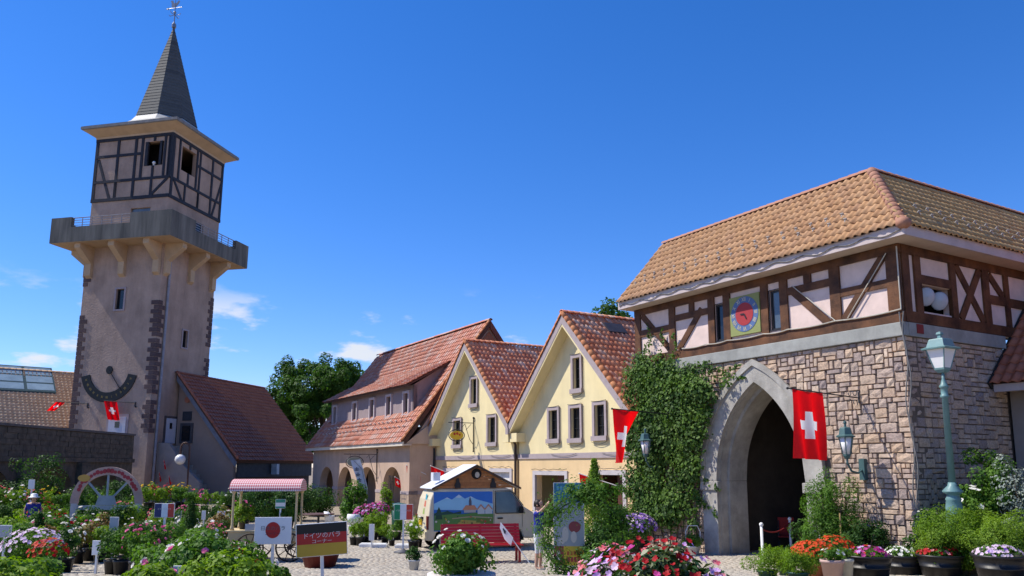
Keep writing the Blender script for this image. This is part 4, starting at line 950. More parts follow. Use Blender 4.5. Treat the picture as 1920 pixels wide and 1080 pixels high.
    vane.lathe([(0.16, 0), (0.17, 0.25), (0.07, 0.4), (0.035, 0.5), (0.03, 1.75), (0.01, 3.1)], 8, (c.x, c.y, z))
    vane.ball((c.x, c.y, z + 1.25), 0.11)
    for d in ((1, 0), (0, 1), (-1, 0), (0, -1)): vane.tube([(c.x, c.y, z + 1.05), (c.x + d[0] * 0.42, c.y + d[1] * 0.42, z + 1.0), (c.x + d[0] * 0.5, c.y + d[1] * 0.5, z + 1.12)], 0.025, 5)
    vane.tube([(c.x - 0.75, c.y, z + 1.62), (c.x + 0.6, c.y, z + 1.62)], 0.028, 5)
    vane.prism([(c.x - 0.78, z + 1.62), (c.x - 0.55, z + 1.52), (c.x - 0.55, z + 1.72)], 'y', c.y - 0.02, c.y + 0.02)
    vane.prism([(c.x - 0.30, z + 1.72), (c.x + 0.02, z + 1.70), (c.x + 0.20, z + 1.85), (c.x + 0.38, z + 2.12), (c.x + 0.30, z + 2.22), (c.x + 0.10, z + 2.02), (c.x - 0.10, z + 2.02), (c.x - 0.22, z + 2.24), (c.x - 0.34, z + 2.28), (c.x - 0.42, z + 2.18), (c.x - 0.33, z + 2.10)], 'y', c.y - 0.02, c.y + 0.02)
    vane.build('weathervane', M('pewter_vane', (0.22, 0.23, 0.25), 0.4, 0.1, 3, 0, 10, 0.5, 0.6), g)
    return g, xf
TOW, twxf = tower()

# ================================================================ annex beside the tower
def annex():
    g, xf = frameT('tower_annex', 'red-tiled annex with long steep roof leaning on the right side of the tower', 'building', 28.3, 42.5)
    W = lambda p: Vector(xf(p)); R0, ZR, E0, ZE = 30.32, 7.95, 26.16, 2.95; T0, T1 = 42.5, 52.4
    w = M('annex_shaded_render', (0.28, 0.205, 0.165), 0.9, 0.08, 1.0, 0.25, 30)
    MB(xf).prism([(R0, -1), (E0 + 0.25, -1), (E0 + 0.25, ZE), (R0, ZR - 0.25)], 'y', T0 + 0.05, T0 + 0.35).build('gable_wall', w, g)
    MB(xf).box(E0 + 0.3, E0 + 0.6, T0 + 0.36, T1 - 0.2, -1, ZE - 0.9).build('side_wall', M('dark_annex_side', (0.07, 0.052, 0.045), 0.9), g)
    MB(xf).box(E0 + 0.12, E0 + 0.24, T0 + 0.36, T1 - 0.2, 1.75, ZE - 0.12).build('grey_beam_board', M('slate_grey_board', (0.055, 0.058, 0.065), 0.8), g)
    mb = MB(xf); mb.prism([(R0, ZR), (E0 - 0.15, ZE - 0.18), (E0 - 0.05, ZE - 0.36), (R0, ZR - 0.25)], 'y', T0 - 0.25, T1); mb.prism([(R0, ZR), (R0 + 3.5, ZR - 4.2), (R0 + 3.4, ZR - 4.4), (R0, ZR - 0.25)], 'y', 45.7, T1)
    roof = mb.build('roof', deck, g)
    up = Vector(((R0 - E0 + 0.2) * -K, 0, (ZR - ZE + 0.22) * K)); 
    tile_roof(roof, W((E0 - 0.2, T0 - 0.28, ZE - 0.20)), (0, 1, 0), up, (T1 - T0 + 0.28) * K, up.length, 0.36, 0.36, 'flat', tile_t2, None, 300, 'tile', 51, 0.085)
    caps(roof, W((R0, T0 - 0.28, ZR + 0.03)), W((R0, T1, ZR + 0.03)), 0.14, 0.4, tile_t2)
    caps(roof, W((E0 - 0.2, T0 - 0.22, ZE - 0.15)), W((R0, T0 - 0.22, ZR + 0.03)), 0.12, 0.36, tile_t2, 'verge_tile')
    MB(xf).prism([(R0, ZR - 0.12), (E0 - 0.12, ZE - 0.30), (E0 - 0.05, ZE - 0.60), (R0, ZR - 0.46)], 'y', T0 - 0.26, T0 - 0.18).build('verge_board', M('blue_grey_verge', (0.15, 0.16, 0.19), 0.8), g)
    m2 = MB(xf); m2.box(29.35, 29.95, T0 - 0.0, T0 + 0.049, 5.1, 5.65); m2.build('vent', M('dark_slate_vent', (0.03, 0.035, 0.045), 0.7), g)
    m2 = MB(xf); m2.box(29.2, 30.05, T0 - 0.03, T0 + 0.049, 3.75, 4.95); w2 = m2.build('window', M('dark_window_frame', (0.06, 0.055, 0.06), 0.8), g); MB(xf).box(29.35, 29.9, T0 - 0.045, T0 - 0.0305, 3.9, 4.8).build('pane', glass, w2)
    m2 = MB(); c = W((29.7, T0 + 0.02, 6.35)); m2.prism([(c.x + 0.2 * math.cos(i * math.pi / 8), c.z + 0.2 * math.sin(i * math.pi / 8)) for i in range(16)], 'y', c.y - 0.04, c.y + 0.05); m2.build('round_vent', tile_t2, g)
    m2 = MB(xf); m2.box(25.85, 26.25, 46.6, 46.9, 1.9, ZE - 0.4); m2.build('rainwater_hopper', M('pale_hopper', (0.42, 0.47, 0.52), 0.5), g)
    # stair with a sloping parapet rising to the tower door
    MB(xf).prism([(30.5, -1), (27.6, -1), (27.6, 1.5), (28.9, 2.6), (29.75, 3.75), (30.5, 3.75)], 'y', 41.1, 41.35).build('stair_parapet', M('stair_grey_render', (0.28, 0.25, 0.235), 0.9, 0.08), g)
    for i in range(14):
        z = 3.6 - i * 0.28; s = 30.36 - 0.35 - i * 0.24
        MB(xf).box(s, s + 0.27, 41.36, 42.54, -1, max(z, -0.9)).build('step', concrete, g)
    return g, xf
ANX, anxf = annex()

# ================================================================ shaded bridge wall and the tan-roofed hall on the left
def bridge_wall():
    g = thing('bridge_wall', 'dark mossy stone bridge wall with arches, in shade before the tower foot', 'wall', (-23.3, 40, 0))
    L0, L1, H = -14.0, 9.6, 4.25
    arches = [(-9.5, 2.0), (-4.2, 2.0), (1.1, 2.0), (6.2, 1.8)]
    def zlo(y):
        for c, h in arches:
            if abs(y - c) < h - 1e-6: return 0.9 + math.sqrt(max(0, 1 - ((y - c) / h) ** 2)) * 1.5
        return 0
    brk = [L0, L1]
    for c, h in arches: brk += [c + h * math.cos(math.pi * i / 12) for i in range(13)]
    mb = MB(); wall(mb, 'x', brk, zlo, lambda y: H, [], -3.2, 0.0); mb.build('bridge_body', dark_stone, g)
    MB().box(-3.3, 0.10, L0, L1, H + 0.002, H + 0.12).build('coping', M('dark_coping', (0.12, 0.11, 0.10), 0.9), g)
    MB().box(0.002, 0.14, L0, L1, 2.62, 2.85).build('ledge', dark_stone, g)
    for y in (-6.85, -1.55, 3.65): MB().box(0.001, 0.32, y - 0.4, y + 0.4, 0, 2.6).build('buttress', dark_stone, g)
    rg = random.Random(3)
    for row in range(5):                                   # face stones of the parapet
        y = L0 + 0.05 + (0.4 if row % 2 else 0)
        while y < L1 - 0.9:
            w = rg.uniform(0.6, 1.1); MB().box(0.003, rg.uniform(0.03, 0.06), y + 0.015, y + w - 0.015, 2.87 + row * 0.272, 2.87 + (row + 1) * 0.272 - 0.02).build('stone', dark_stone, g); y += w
bridge_wall()
def tan_hall():
    e = Vector((0.77, 0.638, 0)); p = Vector((-0.638, 0.77, 0)); b = at(134, 802, 56.0)
    g = thing('tan_roofed_hall', 'hall with tan pantile roof and glazed roof lantern, behind the bridge wall', 'building', (b.x, b.y, 0), math.atan2(e.y, e.x))
    ze = b.z; L = 26.0; run, rise = 5.2, 4.3
    MB().box(-L, 0, 0.6, 10, 0, ze - 0.1).build('wall', tower_wall, g)
    mb = MB(); mb.prism([(0, ze), (run, ze + rise), (run, ze + rise - 0.2), (0.1, ze - 0.12)], 'x', -L, 1.5); mb.prism([(run, ze + rise), (run * 2, ze), (run * 2, ze - 0.2), (run, ze + rise - 0.2)], 'x', -L, 1.5); roof = mb.build('roof', deck, g)
    MB().box(-L, 1.5, -0.05, 0.05, ze - 0.45, ze - 0.02).build('fascia', M('brown_fascia', (0.16, 0.11, 0.075), 0.8), g)
    up = Vector((0, run, rise)); tile_roof(roof, (-12.0, -0.04, ze - 0.02), (1, 0, 0), up, 13.5, up.length, 0.27, 0.34, 'barrel', tile_tan, None, 300, 'tile', 61)
    caps(roof, (-12, run, ze + rise + 0.03), (1.5, run, ze + rise + 0.03), 0.14, 0.4, tile_tan)
    # glazed roof lantern
    teal = M('dark_teal_steel', (0.03, 0.065, 0.07), 0.5); gl = M('sky_glass', (0.22, 0.30, 0.34), 0.05, 0.2, 1, 0, 3, 0.8)
    x0, x1 = -12.0, -0.6; y0, y1 = 3.0, 5.6; z0, z1 = ze + 2.75, ze + rise + 0.38
    fr = MB(); fr.prism([(y0, z0 - 0.1), (y1, z1), (y1, z1 - 0.25), (y0, z0 - 0.45)], 'x', x0, x1); fr.prism([(y0 + 0.05, z0 - 0.5), (y1, z1 - 0.25), (y1, z0)], 'x', x1 - 0.12, x1 - 0.002); ln = fr.build('roof_lantern', teal, g)
    n = 6; 
    for i in range(n):
        a = x0 + (x1 - x0) * i / n + 0.10; c = x0 + (x1 - x0) * (i + 1) / n - 0.10
        for j, (f0, f1) in enumerate(((0.06, 0.30), (0.36, 0.60), (0.66, 0.95))):
            q = lambda f: (y0 + (y1 - y0) * f, z0 - 0.1 + (z1 - z0 + 0.1) * f)
            (ya, za), (yb, zb) = q(f0), q(f1); m2 = MB(); m2.add([(a, ya, za + 0.02), (c, ya, za + 0.02), (c, yb, zb + 0.02), (a, yb, zb + 0.02), (a, ya, za - 0.02), (c, ya, za - 0.02), (c, yb, zb - 0.02), (a, yb, zb - 0.02)], [(0,1,2,3),(4,5,6,7),(0,1,5,4),(1,2,6,5),(2,3,7,6),(3,0,4,7)]); m2.build('pane', gl, ln)
tan_hall()
# ================================================================ vegetation
def leaves(P, N, size, rg, asp=0.55, fold=0.12):
    """pointed leaf quads at points P with normals N; returns vertices and faces"""
    n = len(P); N = N / (np.linalg.norm(N, axis=1, keepdims=True) + 1e-9)
    r = rg.normal(size=(n, 3)); a = r - N * (r * N).sum(1, keepdims=True); a /= (np.linalg.norm(a, axis=1, keepdims=True) + 1e-9); b = np.cross(N, a)
    s = (size * rg.uniform(0.7, 1.35, n))[:, None]
    V = np.stack([P - a * s * 0.5, P + b * s * asp * 0.5 + N * s * fold - a * s * 0.05, P + a * s * 0.5, P - b * s * asp * 0.5 + N * s * fold - a * s * 0.05], 1).reshape(-1, 3)
    return V, np.arange(4 * n).reshape(n, 4)
def clumpy(rg, n, rad, nc, cr, shell=0.45, flat=0.0, centre=(0, 0, 0)):
    rad = np.array(rad); d = rg.normal(size=(nc, 3)); d /= np.linalg.norm(d, axis=1, keepdims=True)
    c = d * rg.uniform(shell, 1.0, (nc, 1)) * rad
    if flat: c[:, 2] = np.maximum(c[:, 2], -rad[2] * flat)
    k = rg.integers(0, nc, n); o = rg.normal(size=(n, 3)); o /= np.linalg.norm(o, axis=1, keepdims=True); o *= rg.uniform(0.35, 1.0, (n, 1)) ** 0.5 * cr
    P = c[k] + o; N = o / cr + 0.7 * c[k] / rad + rg.normal(size=(n, 3)) * 0.55 + np.array([0, 0, 0.35])
    return P + np.array(centre), N
def foliage(name, parts, mat, parent=None):
    V = []; F = []; k = 0; 
    for v, f in parts: V.append(v); F.append(f + k); k += len(v)
    V = np.vstack(V); F = np.vstack(F); rg = np.random.default_rng(len(F)); cell = np.floor(V[F[:, 0]] * 2.2); h = np.abs(np.sin(cell @ np.array([12.9, 78.2, 37.7])) * 43758.5) % 1
    return link(name, npmesh(name, V, F, mat, (0.55 * h + 0.45 * rg.random(len(F))) % 1.0), parent)
def flower_mesh(name, mat, r=0.03, petals=5, cup=0.25, centre=None):
    mb = MB(); rg = random.Random(petals * 7 + len(name))
    for i in range(petals):
        a = 2 * math.pi * i / petals + rg.uniform(-0.1, 0.1); w = math.pi / petals * 1.15; rr = r * rg.uniform(0.9, 1.1); z = r * cup * rg.uniform(0.6, 1.2)
        pts = [(0, 0, 0), (0.6 * rr * math.cos(a - w), 0.6 * rr * math.sin(a - w), z * 0.6), (rr * math.cos(a - w * 0.55), rr * math.sin(a - w * 0.55), z), (rr * 1.04 * math.cos(a), rr * 1.04 * math.sin(a), z * 0.9), (rr * math.cos(a + w * 0.55), rr * math.sin(a + w * 0.55), z), (0.6 * rr * math.cos(a + w), 0.6 * rr * math.sin(a + w), z * 0.6)]
        mb.add(pts, [(0, 1, 2, 3), (0, 3, 4, 5)], 0, rg.random() * 0.3)
    return mb.mesh(name, mat)
def rose_mesh(name, mat, r=0.045):
    mb = MB()
    for ring_, (n, rr, z, cup) in enumerate(((5, r, 0, 0.5), (5, r * 0.72, r * 0.15, 0.8), (4, r * 0.42, r * 0.3, 0.9))):
        for i in range(n):
            a = 2 * math.pi * (i + 0.5 * ring_) / n; w = math.pi / n * 1.25
            mb.add([(0.1 * rr * math.cos(a), 0.1 * rr * math.sin(a), z), (rr * math.cos(a - w), rr * math.sin(a - w), z + rr * cup * 0.7), (1.1 * rr * math.cos(a), 1.1 * rr * math.sin(a), z + rr * cup), (rr * math.cos(a + w), rr * math.sin(a + w), z + rr * cup * 0.7)], [(0, 1, 2, 3)], 0, 0.25 * ring_)
    return mb.mesh(name, mat)
def scatter_flowers(name, parent, fm, P, N, rg, smin=0.8, smax=1.2, single=True):
    """place blossoms; single=True makes each a part, otherwise one joined part"""
    if single:
        for p, n in zip(P, N):
            o = link(name, fm, parent); q = Vector(n).normalized().to_track_quat('Z', 'Y'); s = rg.uniform(smin, smax)
            o.matrix_local = Matrix.Translation(Vector(p)) @ q.to_matrix().to_4x4() @ Matrix.Rotation(rg.uniform(0, 6.28), 4, 'Z') @ Matrix.Diagonal((s, s, s, 1))
    else:
        mb = MB(); PV = [v.co.copy() for v in fm.vertices]; PF = [tuple(p.vertices) for p in fm.polygons]
        for p, n in zip(P, N):
            q = Vector(n).normalized().to_track_quat('Z', 'Y'); s = rg.uniform(smin, smax); rz = Quaternion((0, 0, 1), rg.uniform(0, 6.28))
            mb.add([tuple(Vector(p) + q @ (rz @ (v * s))) for v in PV], PF, 0, rg.uniform(0.01, 1))
        tag(mb.build(name, fm.materials[0], parent), kind='stuff')
def top_points(rg, n, rad, zmin=0.1, centre=(0, 0, 0)):
    d = rg.normal(size=(n * 6, 3)); d /= np.linalg.norm(d, axis=1, keepdims=True); d = d[d[:, 2] > zmin][:n]
    return d * np.array(rad) * rg.uniform(0.93, 1.05, (len(d), 1)) + np.array(centre), d + np.array([0, -0.25, 0.35])

# ---- trees
def tree(label, base, h, rad, n, seed, leaf=0.26, mat=leaf_tree, lobes=None, group=None):
    g = thing('broadleaf_tree', label, 'tree', base, 0, group); rg = np.random.default_rng(seed); rr = random.Random(seed)
    mb = MB(); mb.tube([(0, 0, 0), (0.1, 0, h * 0.25), (-0.05, 0.1, h * 0.5)], [0.38, 0.3, 0.22], 8); tips = []
    for i in range(11):
        a = i * 2.4 + rr.uniform(-0.3, 0.3); z0 = h * rr.uniform(0.28, 0.52); q = Vector((math.cos(a) * rad[0] * rr.uniform(0.45, 0.8), math.sin(a) * rad[1] * rr.uniform(0.45, 0.8), h * rr.uniform(0.55, 0.92)))
        m_ = Vector((q.x * 0.4, q.y * 0.4, z0 + (q.z - z0) * 0.55)); mb.tube([(0, 0.05, z0), tuple(m_), tuple(q)], [0.16, 0.10, 0.04], 6); tips.append(q)
    mb.build('trunk', bark, g)
    L = []; zc = h - rad[2]
    for q in tips + [Vector((0, 0, h * 0.9))]:
        c = q + Vector((0, 0, 0.0)); P, N = clumpy(rg, n // 16, (rad[0] * 0.42, rad[1] * 0.42, rad[2] * 0.30), 14, rad[0] * 0.13, 0.4, 0, tuple(c)); L.append(leaves(P, N, leaf, rg))
    P, N = clumpy(rg, n // 3, rad, 70, rad[0] * 0.14, 0.5, 0.7, (0, 0, zc)); L.append(leaves(P, N, leaf, rg))
    foliage('crown', L, mat, g)
b = at(600, 900, 76.0); tree('big dark green broadleaf tree rising between the tower annex and the arcade house', (b.x, 76.0, 0), 12.6, (5.2, 4.2, 4.8), 52000, 3, 0.24)
b = at(530, 900, 80.0); tree('lower broadleaf tree crowding behind the annex roof', (b.x - 0.5, 80.0, 0), 9.0, (3.8, 3.2, 3.8), 24000, 13, 0.24)
b = at(1170, 900, 46.0); tree('tree top peeping over the yellow house ridge beside the gatehouse eaves', (b.x, 46.0, 0), 11.65, (3.0, 3.0, 3.4), 14000, 5, 0.22)

# ---- ivy on the gatehouse
def ivy():
    g, xf = frameA('ivy', 'dense green ivy climbing the gatehouse wall left of the pointed arch', 'ivy', 18.3, 16.3)
    poly = [(19.98, 5.72), (19.3, 5.95), (18.7, 5.88), (18.1, 5.62), (17.5, 5.45), (16.9, 5.28), (16.3, 5.12), (15.75, 5.0), (15.55, 4.72), (15.95, 4.45), (16.25, 4.0), (16.45, 3.5), (16.55, 2.95), (16.62, 2.7), (16.72, 2.2), (16.85, 1.8), (16.9, 1.2), (17.1, 0.6), (19.9, 0.5), (20.15, 2.0), (20.05, 3.6)]
    def inside(s, z):
        c = False; j = len(poly) - 1
        for i in range(len(poly)):
            if (poly[i][1] > z) != (poly[j][1] > z) and s < (poly[j][0] - poly[i][0]) * (z - poly[i][1]) / (poly[j][1] - poly[i][1]) + poly[i][0]: c = not c
            j = i
        return c
    rg = np.random.default_rng(11); rr = random.Random(11); cl = []
    while len(cl) < 430:
        s, z = rr.uniform(15.4, 20.2), rr.uniform(0.4, 6.0)
        if inside(s, z):
            edge = not (inside(s - 0.45, z) and inside(s, z + 0.35) and inside(s - 0.3, z - 0.3))
            hole = math.sin(s * 5.1 + 1.3) * math.sin(z * 2.7 + s) > (0.62 if z < 3.2 else 0.86)
            if hole and rr.random() < 0.8: continue
            if edge and rr.random() < 0.35: continue
            cl.append((s, z, rr.uniform(0.10, 0.20) if edge else rr.uniform(0.16, 0.34)))
    L = []
    for s, z, r in cl:
        n = int(38 * (r / 0.22) ** 2) + 8; o = rg.normal(size=(n, 3)) * np.array([r * 0.62, r * 0.42, r * 0.62]); o[:, 1] = -np.abs(o[:, 1]) - 0.02
        c = np.array(xf((s, 16.40 - r * 0.3 - (0.14 if s < 17.08 else 0.0), z))); N = o / r + np.array([0, -0.8, 0.45]) + rg.normal(size=(n, 3)) * 0.5
        L.append(leaves(c + o, N, 0.095, rg, 0.8, 0.1))
    # trailing shoots over the timber and the arch crown
    for (s0, z0), (s1, z1) in (((18.9, 5.8), (19.05, 7.0)), ((18.5, 5.8), (18.35, 6.55)), ((17.9, 5.6), (17.85, 6.35)), ((16.0, 5.0), (15.25, 5.12)), ((16.2, 4.9), (15.1, 4.75)), ((19.2, 5.9), (18.95, 6.55)), ((17.2, 5.3), (16.4, 5.35)), ((16.8, 2.0), (16.2, 1.75)), ((16.9, 1.4), (16.3, 1.0))):
        n = 46; u = rg.random(n); P = np.array([xf((s0 + (s1 - s0) * a + 0.08 * math.sin(9 * a), 16.32, z0 + (z1 - z0) * a)) for a in u]) + rg.normal(size=(n, 3)) * np.array([0.05, 0.03, 0.05]) * (1.2 - u)[:, None]
        L.append(leaves(P, rg.normal(size=(n, 3)) * 0.6 + np.array([0, -1, 0.3]), 0.085, rg, 0.75))
    foliage('foliage', L, leaf_ivy, g)
    mb = MB()
    for i in range(9):
        s = 17.2 + i * 0.32; pts = [Vector(xf((s + 0.12 * math.sin(k * 1.3 + i), 16.40, 0.05 + k * 0.62))) for k in range(8)]; mb.tube([tuple(p) for p in pts], 0.022, 5)
    mb.build('stem', bark, g)
ivy()

# ---- bushes and shrubs
def bush(name, label, cat, base, rad, n, leaf, mat, seed, nc=40, cr=0.16, z0=0.0, group=None, stem=True, shell=0.45, asp=0.55):
    g = thing(name, label, cat, base, 0, group); rg = np.random.default_rng(seed)
    P, N = clumpy(rg, n, rad, nc, cr, shell, 0.85, (0, 0, z0 + rad[2])); P[:, 2] = np.maximum(P[:, 2], 0.02)
    foliage('foliage', [leaves(P, N, leaf, rg, asp)], mat, g)
    if stem:
        mb = MB(); rr = random.Random(seed)
        for i in range(5): a = i * 1.26; mb.tube([(0.04 * math.cos(a), 0.04 * math.sin(a), 0), (rad[0] * 0.35 * math.cos(a), rad[1] * 0.35 * math.sin(a), z0 + rad[2]), (rad[0] * 0.6 * math.cos(a), rad[1] * 0.6 * math.sin(a), z0 + rad[2] * 1.5)], [0.025, 0.018, 0.008], 5)
        mb.build('stem', bark, g)
    return g
def conifer(label, base, h, r, n, seed, mat=leaf_dark, name='conifer', pot=False, wob=0.06):
    g = thing(name, label, 'conifer', base); rg = np.random.default_rng(seed)
    u = rg.random(n); ang = rg.uniform(0, 6.283, n); prof = r * np.minimum(1.0, (1 - u) ** 0.75 * 1.15) * (0.75 + 0.25 * np.sin(u * 23 + ang * 3)); rr = prof * rg.uniform(0.55, 1.0, n) ** 0.5
    z0 = 0.3 if pot else 0.08
    P = np.stack([rr * np.cos(ang), rr * np.sin(ang), z0 + u * (h - z0)], 1) + rg.normal(size=(n, 3)) * 0.025
    N = np.stack([np.cos(ang), np.sin(ang), np.full(n, 0.5)], 1) + rg.normal(size=(n, 3)) * 0.5
    foliage('foliage', [leaves(P, N, 0.06, rg, 0.35)], mat, g); MB().tube([(0, 0, 0), (0, 0, h * 0.8)], [0.05, 0.015], 6).build('trunk', bark, g)
    if pot: MB().lathe([(0.16, 0.0), (0.2, 0.3), (0.22, 0.3), (0.22, 0.33), (0.19, 0.33), (0.18, 0.30)], 16).build('pot', black_plastic, g, True)
    return g
# shrubs at the gatehouse foot
def A2(s, t, z=None):
    p = UA * s + VA * t; return Vector((p.x, p.y, gh(p.x, p.y) if z is None else z))
bush('feathery_shrub', 'tall feathery green shrub hiding the right foot of the pointed arch', 'shrub', A2(12.2, 15.75), (0.68, 0.55, 1.12), 17000, 0.06, leaf_mid, 21, 90, 0.22, 0.0, shell=0.1, asp=0.35)
bush('low_shrub', 'dark low shrub below the wall lantern, between arch and stone corner', 'shrub', A2(11.45, 15.75), (0.6, 0.5, 0.55), 5000, 0.06, leaf_dark, 22, 40, 0.18)
bush('low_shrub', 'shrub growing out of the archway beside the right jamb', 'shrub', A2(13.35, 16.3), (0.5, 0.45, 0.55), 2500, 0.07, leaf_dark, 23, 26, 0.16)
mb = MB(); b = A2(11.75, 15.4); mb.tube([(0, 0, 0), (0.01, 0, 1.25)], 0.018, 6); o = mb.build('bamboo_stake', M('bamboo', (0.42, 0.28, 0.12), 0.6)); o.location = b; tag(o, 'thin bamboo stake standing in the shrubs before the stone wall', 'stake')
# potted ferny plants by the rope posts
def pot_plant(name, label, base, pr, ph, potm, rad, n, leaf, mat, seed, cat='plant', fl=None, group=None, nfl=0, single=False, asp=0.5, nc=30):
    g = thing(name, label, cat, base, 0, group); rg = np.random.default_rng(seed)
    MB().lathe([(pr * 0.72, 0), (pr * 0.95, ph * 0.86), (pr * 1.04, ph * 0.86), (pr * 1.04, ph), (pr * 0.92, ph), (pr * 0.90, ph * 0.9)], 18).build('pot', potm, g, True)
    MB().lathe([(pr * 0.89, ph * 0.86), (pr * 0.89, ph * 0.90)], 14).build('soil', soil, g)
    P, N = clumpy(rg, n, rad, nc, rad[0] * 0.33, 0.35, 0.6, (0, 0, ph + rad[2] * 0.75)); foliage('foliage', [leaves(P, N, leaf, rg, asp)], mat, g)
    if fl:
        for fm, k in fl:
            P, N = top_points(rg, k, (rad[0] * 1.0, rad[1] * 1.0, rad[2] * 1.05), -0.05, (0, 0, ph + rad[2] * 0.75)); scatter_flowers('blossom' if single else 'blossoms', g, fm, P, N, rg, 0.75, 1.25, single)
    return g
for i, (px_, py_, w) in enumerate(((1440, 1092, 0.36), (1475, 1080, 0.30), (1498, 1096, 0.33))):
    pot_plant('ferny_pot_plant', ['bright ferny plant in dark green pot, outermost of the three before the rope posts', 'bright ferny plant in dark green pot, set back between its two neighbours', 'bright ferny plant in dark green pot next to the orange flowers'][i], gp(px_, py_), 0.17, 0.20, green_plastic, (w, w, 0.20), 2600, 0.05, leaf_lime, 30 + i, asp=0.25, group='ferny pots before the archway')

# ---- flower tubs
F_red = flower_mesh('blossom', P_red, 0.036); F_lil = flower_mesh('blossom', P_lilac, 0.036); F_pale = flower_mesh('blossom', P_pale, 0.034); F_coral = flower_mesh('blossom', P_coral, 0.036)
F_wht = flower_mesh('blossom', P_white, 0.034); F_org = flower_mesh('blossom', P_orange, 0.027); F_mag = flower_mesh('blossom', P_magenta, 0.036); F_pur = flower_mesh('blossom', P_purple, 0.035); F_yel = flower_mesh('blossom', P_yellow, 0.035)
def tub(label, base, r, h, fl, n, seed, rise=0.16):
    g = thing('flower_tub', label, 'flower tub', base, 0, 'black half-barrel tubs by the gatehouse corner'); rg = np.random.default_rng(seed)
    mb = MB(); mb.lathe([(r * 0.74, 0), (r * 0.78, 0.03), (r * 0.86, h * 0.45), (r * 0.875, h * 0.45), (r * 0.875, h * 0.52), (r * 0.87, h * 0.52), (r * 0.96, h * 0.9), (r * 1.02, h * 0.9), (r * 1.03, h), (r * 0.95, h), (r * 0.93, h * 0.85)], 28); mb.build('tub', black_plastic, g, True)
    MB().lathe([(r * 0.92, h * 0.80), (r * 0.92, h * 0.88)], 20).build('soil', soil, g)
    P, N = clumpy(rg, n, (r * 0.86, r * 0.86, rise), 30, 0.12, 0.2, 0.3, (0, 0, h * 0.95)); P[:, 2] = np.maximum(P[:, 2], h * 0.9); foliage('foliage', [leaves(P, N, 0.06, rg)], leaf_mid, g)
    for fm, k in fl:
        P, N = top_points(rg, k, (r * 0.9, r * 0.9, rise * 1.15), 0.12, (0, 0, h * 0.95)); scatter_flowers('blossom', g, fm, P, N, rg, 0.8, 1.2, True)
tub('black tub of magenta and orange flowers beside the terracotta pots', gxd(1624, 15.2), 0.43, 0.42, [(F_mag, 46), (F_org, 18), (F_lil, 10)], 900, 41)
tub('black tub of white flowers against the stone corner', gxd(1690, 16.35), 0.40, 0.40, [(F_wht, 46)], 900, 42)
tub('black tub of crimson flowers between the white-flowered and the lilac-flowered tub', gxd(1759, 15.75), 0.42, 0.42, [(F_red, 60), (F_coral, 8)], 700, 43)
tub('black tub of pale lilac flowers in front of the yellow-green hedge', gxd(1869, 14.6), 0.44, 0.44, [(F_pale, 85), (F_pur, 10)], 600, 44)
def orange_pot(label, base, potm, r, h, rad, nf, seed, fm=F_org): return pot_plant('flower_pot', label, base, r, h, potm, rad, 1300, 0.06, leaf_mid, seed, 'flower pot', [(fm, nf)], None, 0, True)
orange_pot('terracotta pot overflowing with orange-red flowers, beside the ferny plants', gxd(1524, 15.0), terracotta, 0.22, 0.28, (0.40, 0.38, 0.22), 240, 51)
orange_pot('second mound of orange-red flowers, behind the pale clay pot', gxd(1562, 15.5), terracotta, 0.22, 0.30, (0.37, 0.36, 0.26), 210, 52)
pot_plant('flower_pot', 'pale pink clay pot with low white flowers below the orange mound', gxd(1557, 14.3), 0.20, 0.36, pale_pot, (0.22, 0.22, 0.10), 700, 0.05, leaf_mid, 53, 'flower pot', [(F_wht, 12)], None, 0, True)
pot_plant('flower_pot', 'small cream pot squeezed between pale clay pot and black tub', gxd(1583, 14.75), 0.13, 0.36, M('cream_pot', (0.55, 0.52, 0.42), 0.7), (0.15, 0.15, 0.12), 400, 0.05, leaf_mid, 54, 'flower pot')

# ---- hedge bed with the lamp standard
def bed():
    g = thing('planting_bed', 'raised bed edged with sandy blocks at the gatehouse corner', 'planter', gxd(1790, 15.9)); z = 0.28
    bl = MR('sandy_kerb_block', [(0.40,0.29,0.18),(0.36,0.26,0.17),(0.44,0.33,0.21)], 0.9, 0.2, bump=0.4)
    o = gxd(1790, 15.9); 
    P = [A2(10.45, 16.3), A2(9.6, 15.95), A2(8.0, 15.8), A2(5.5, 15.8)]
    for a, b in zip(P, P[1:]):
        d = b - a; n = max(1, round(d.length / 0.45))
        for i in range(n):
            q = a.lerp(b, (i + 0.5) / n); m = MB(); l = d.length / n / 2 - 0.008; m.box(-l, l, -0.10, 0.10, -0.2, z + 0.03); k = m.build('kerb_block', bl, g, bevel=0.012); k.location = q - o; k.rotation_euler = (0, 0, math.atan2(d.y, d.x))
    m = MB(); pts = P + [A2(5.5, 19.0), A2(10.4, 19.0)]; m.add([tuple(p - o + Vector((0, 0, z - (p - o).z * 0))) for p in pts], [tuple(range(len(pts)))]); m.build('bed_soil', soil, g)
bed()
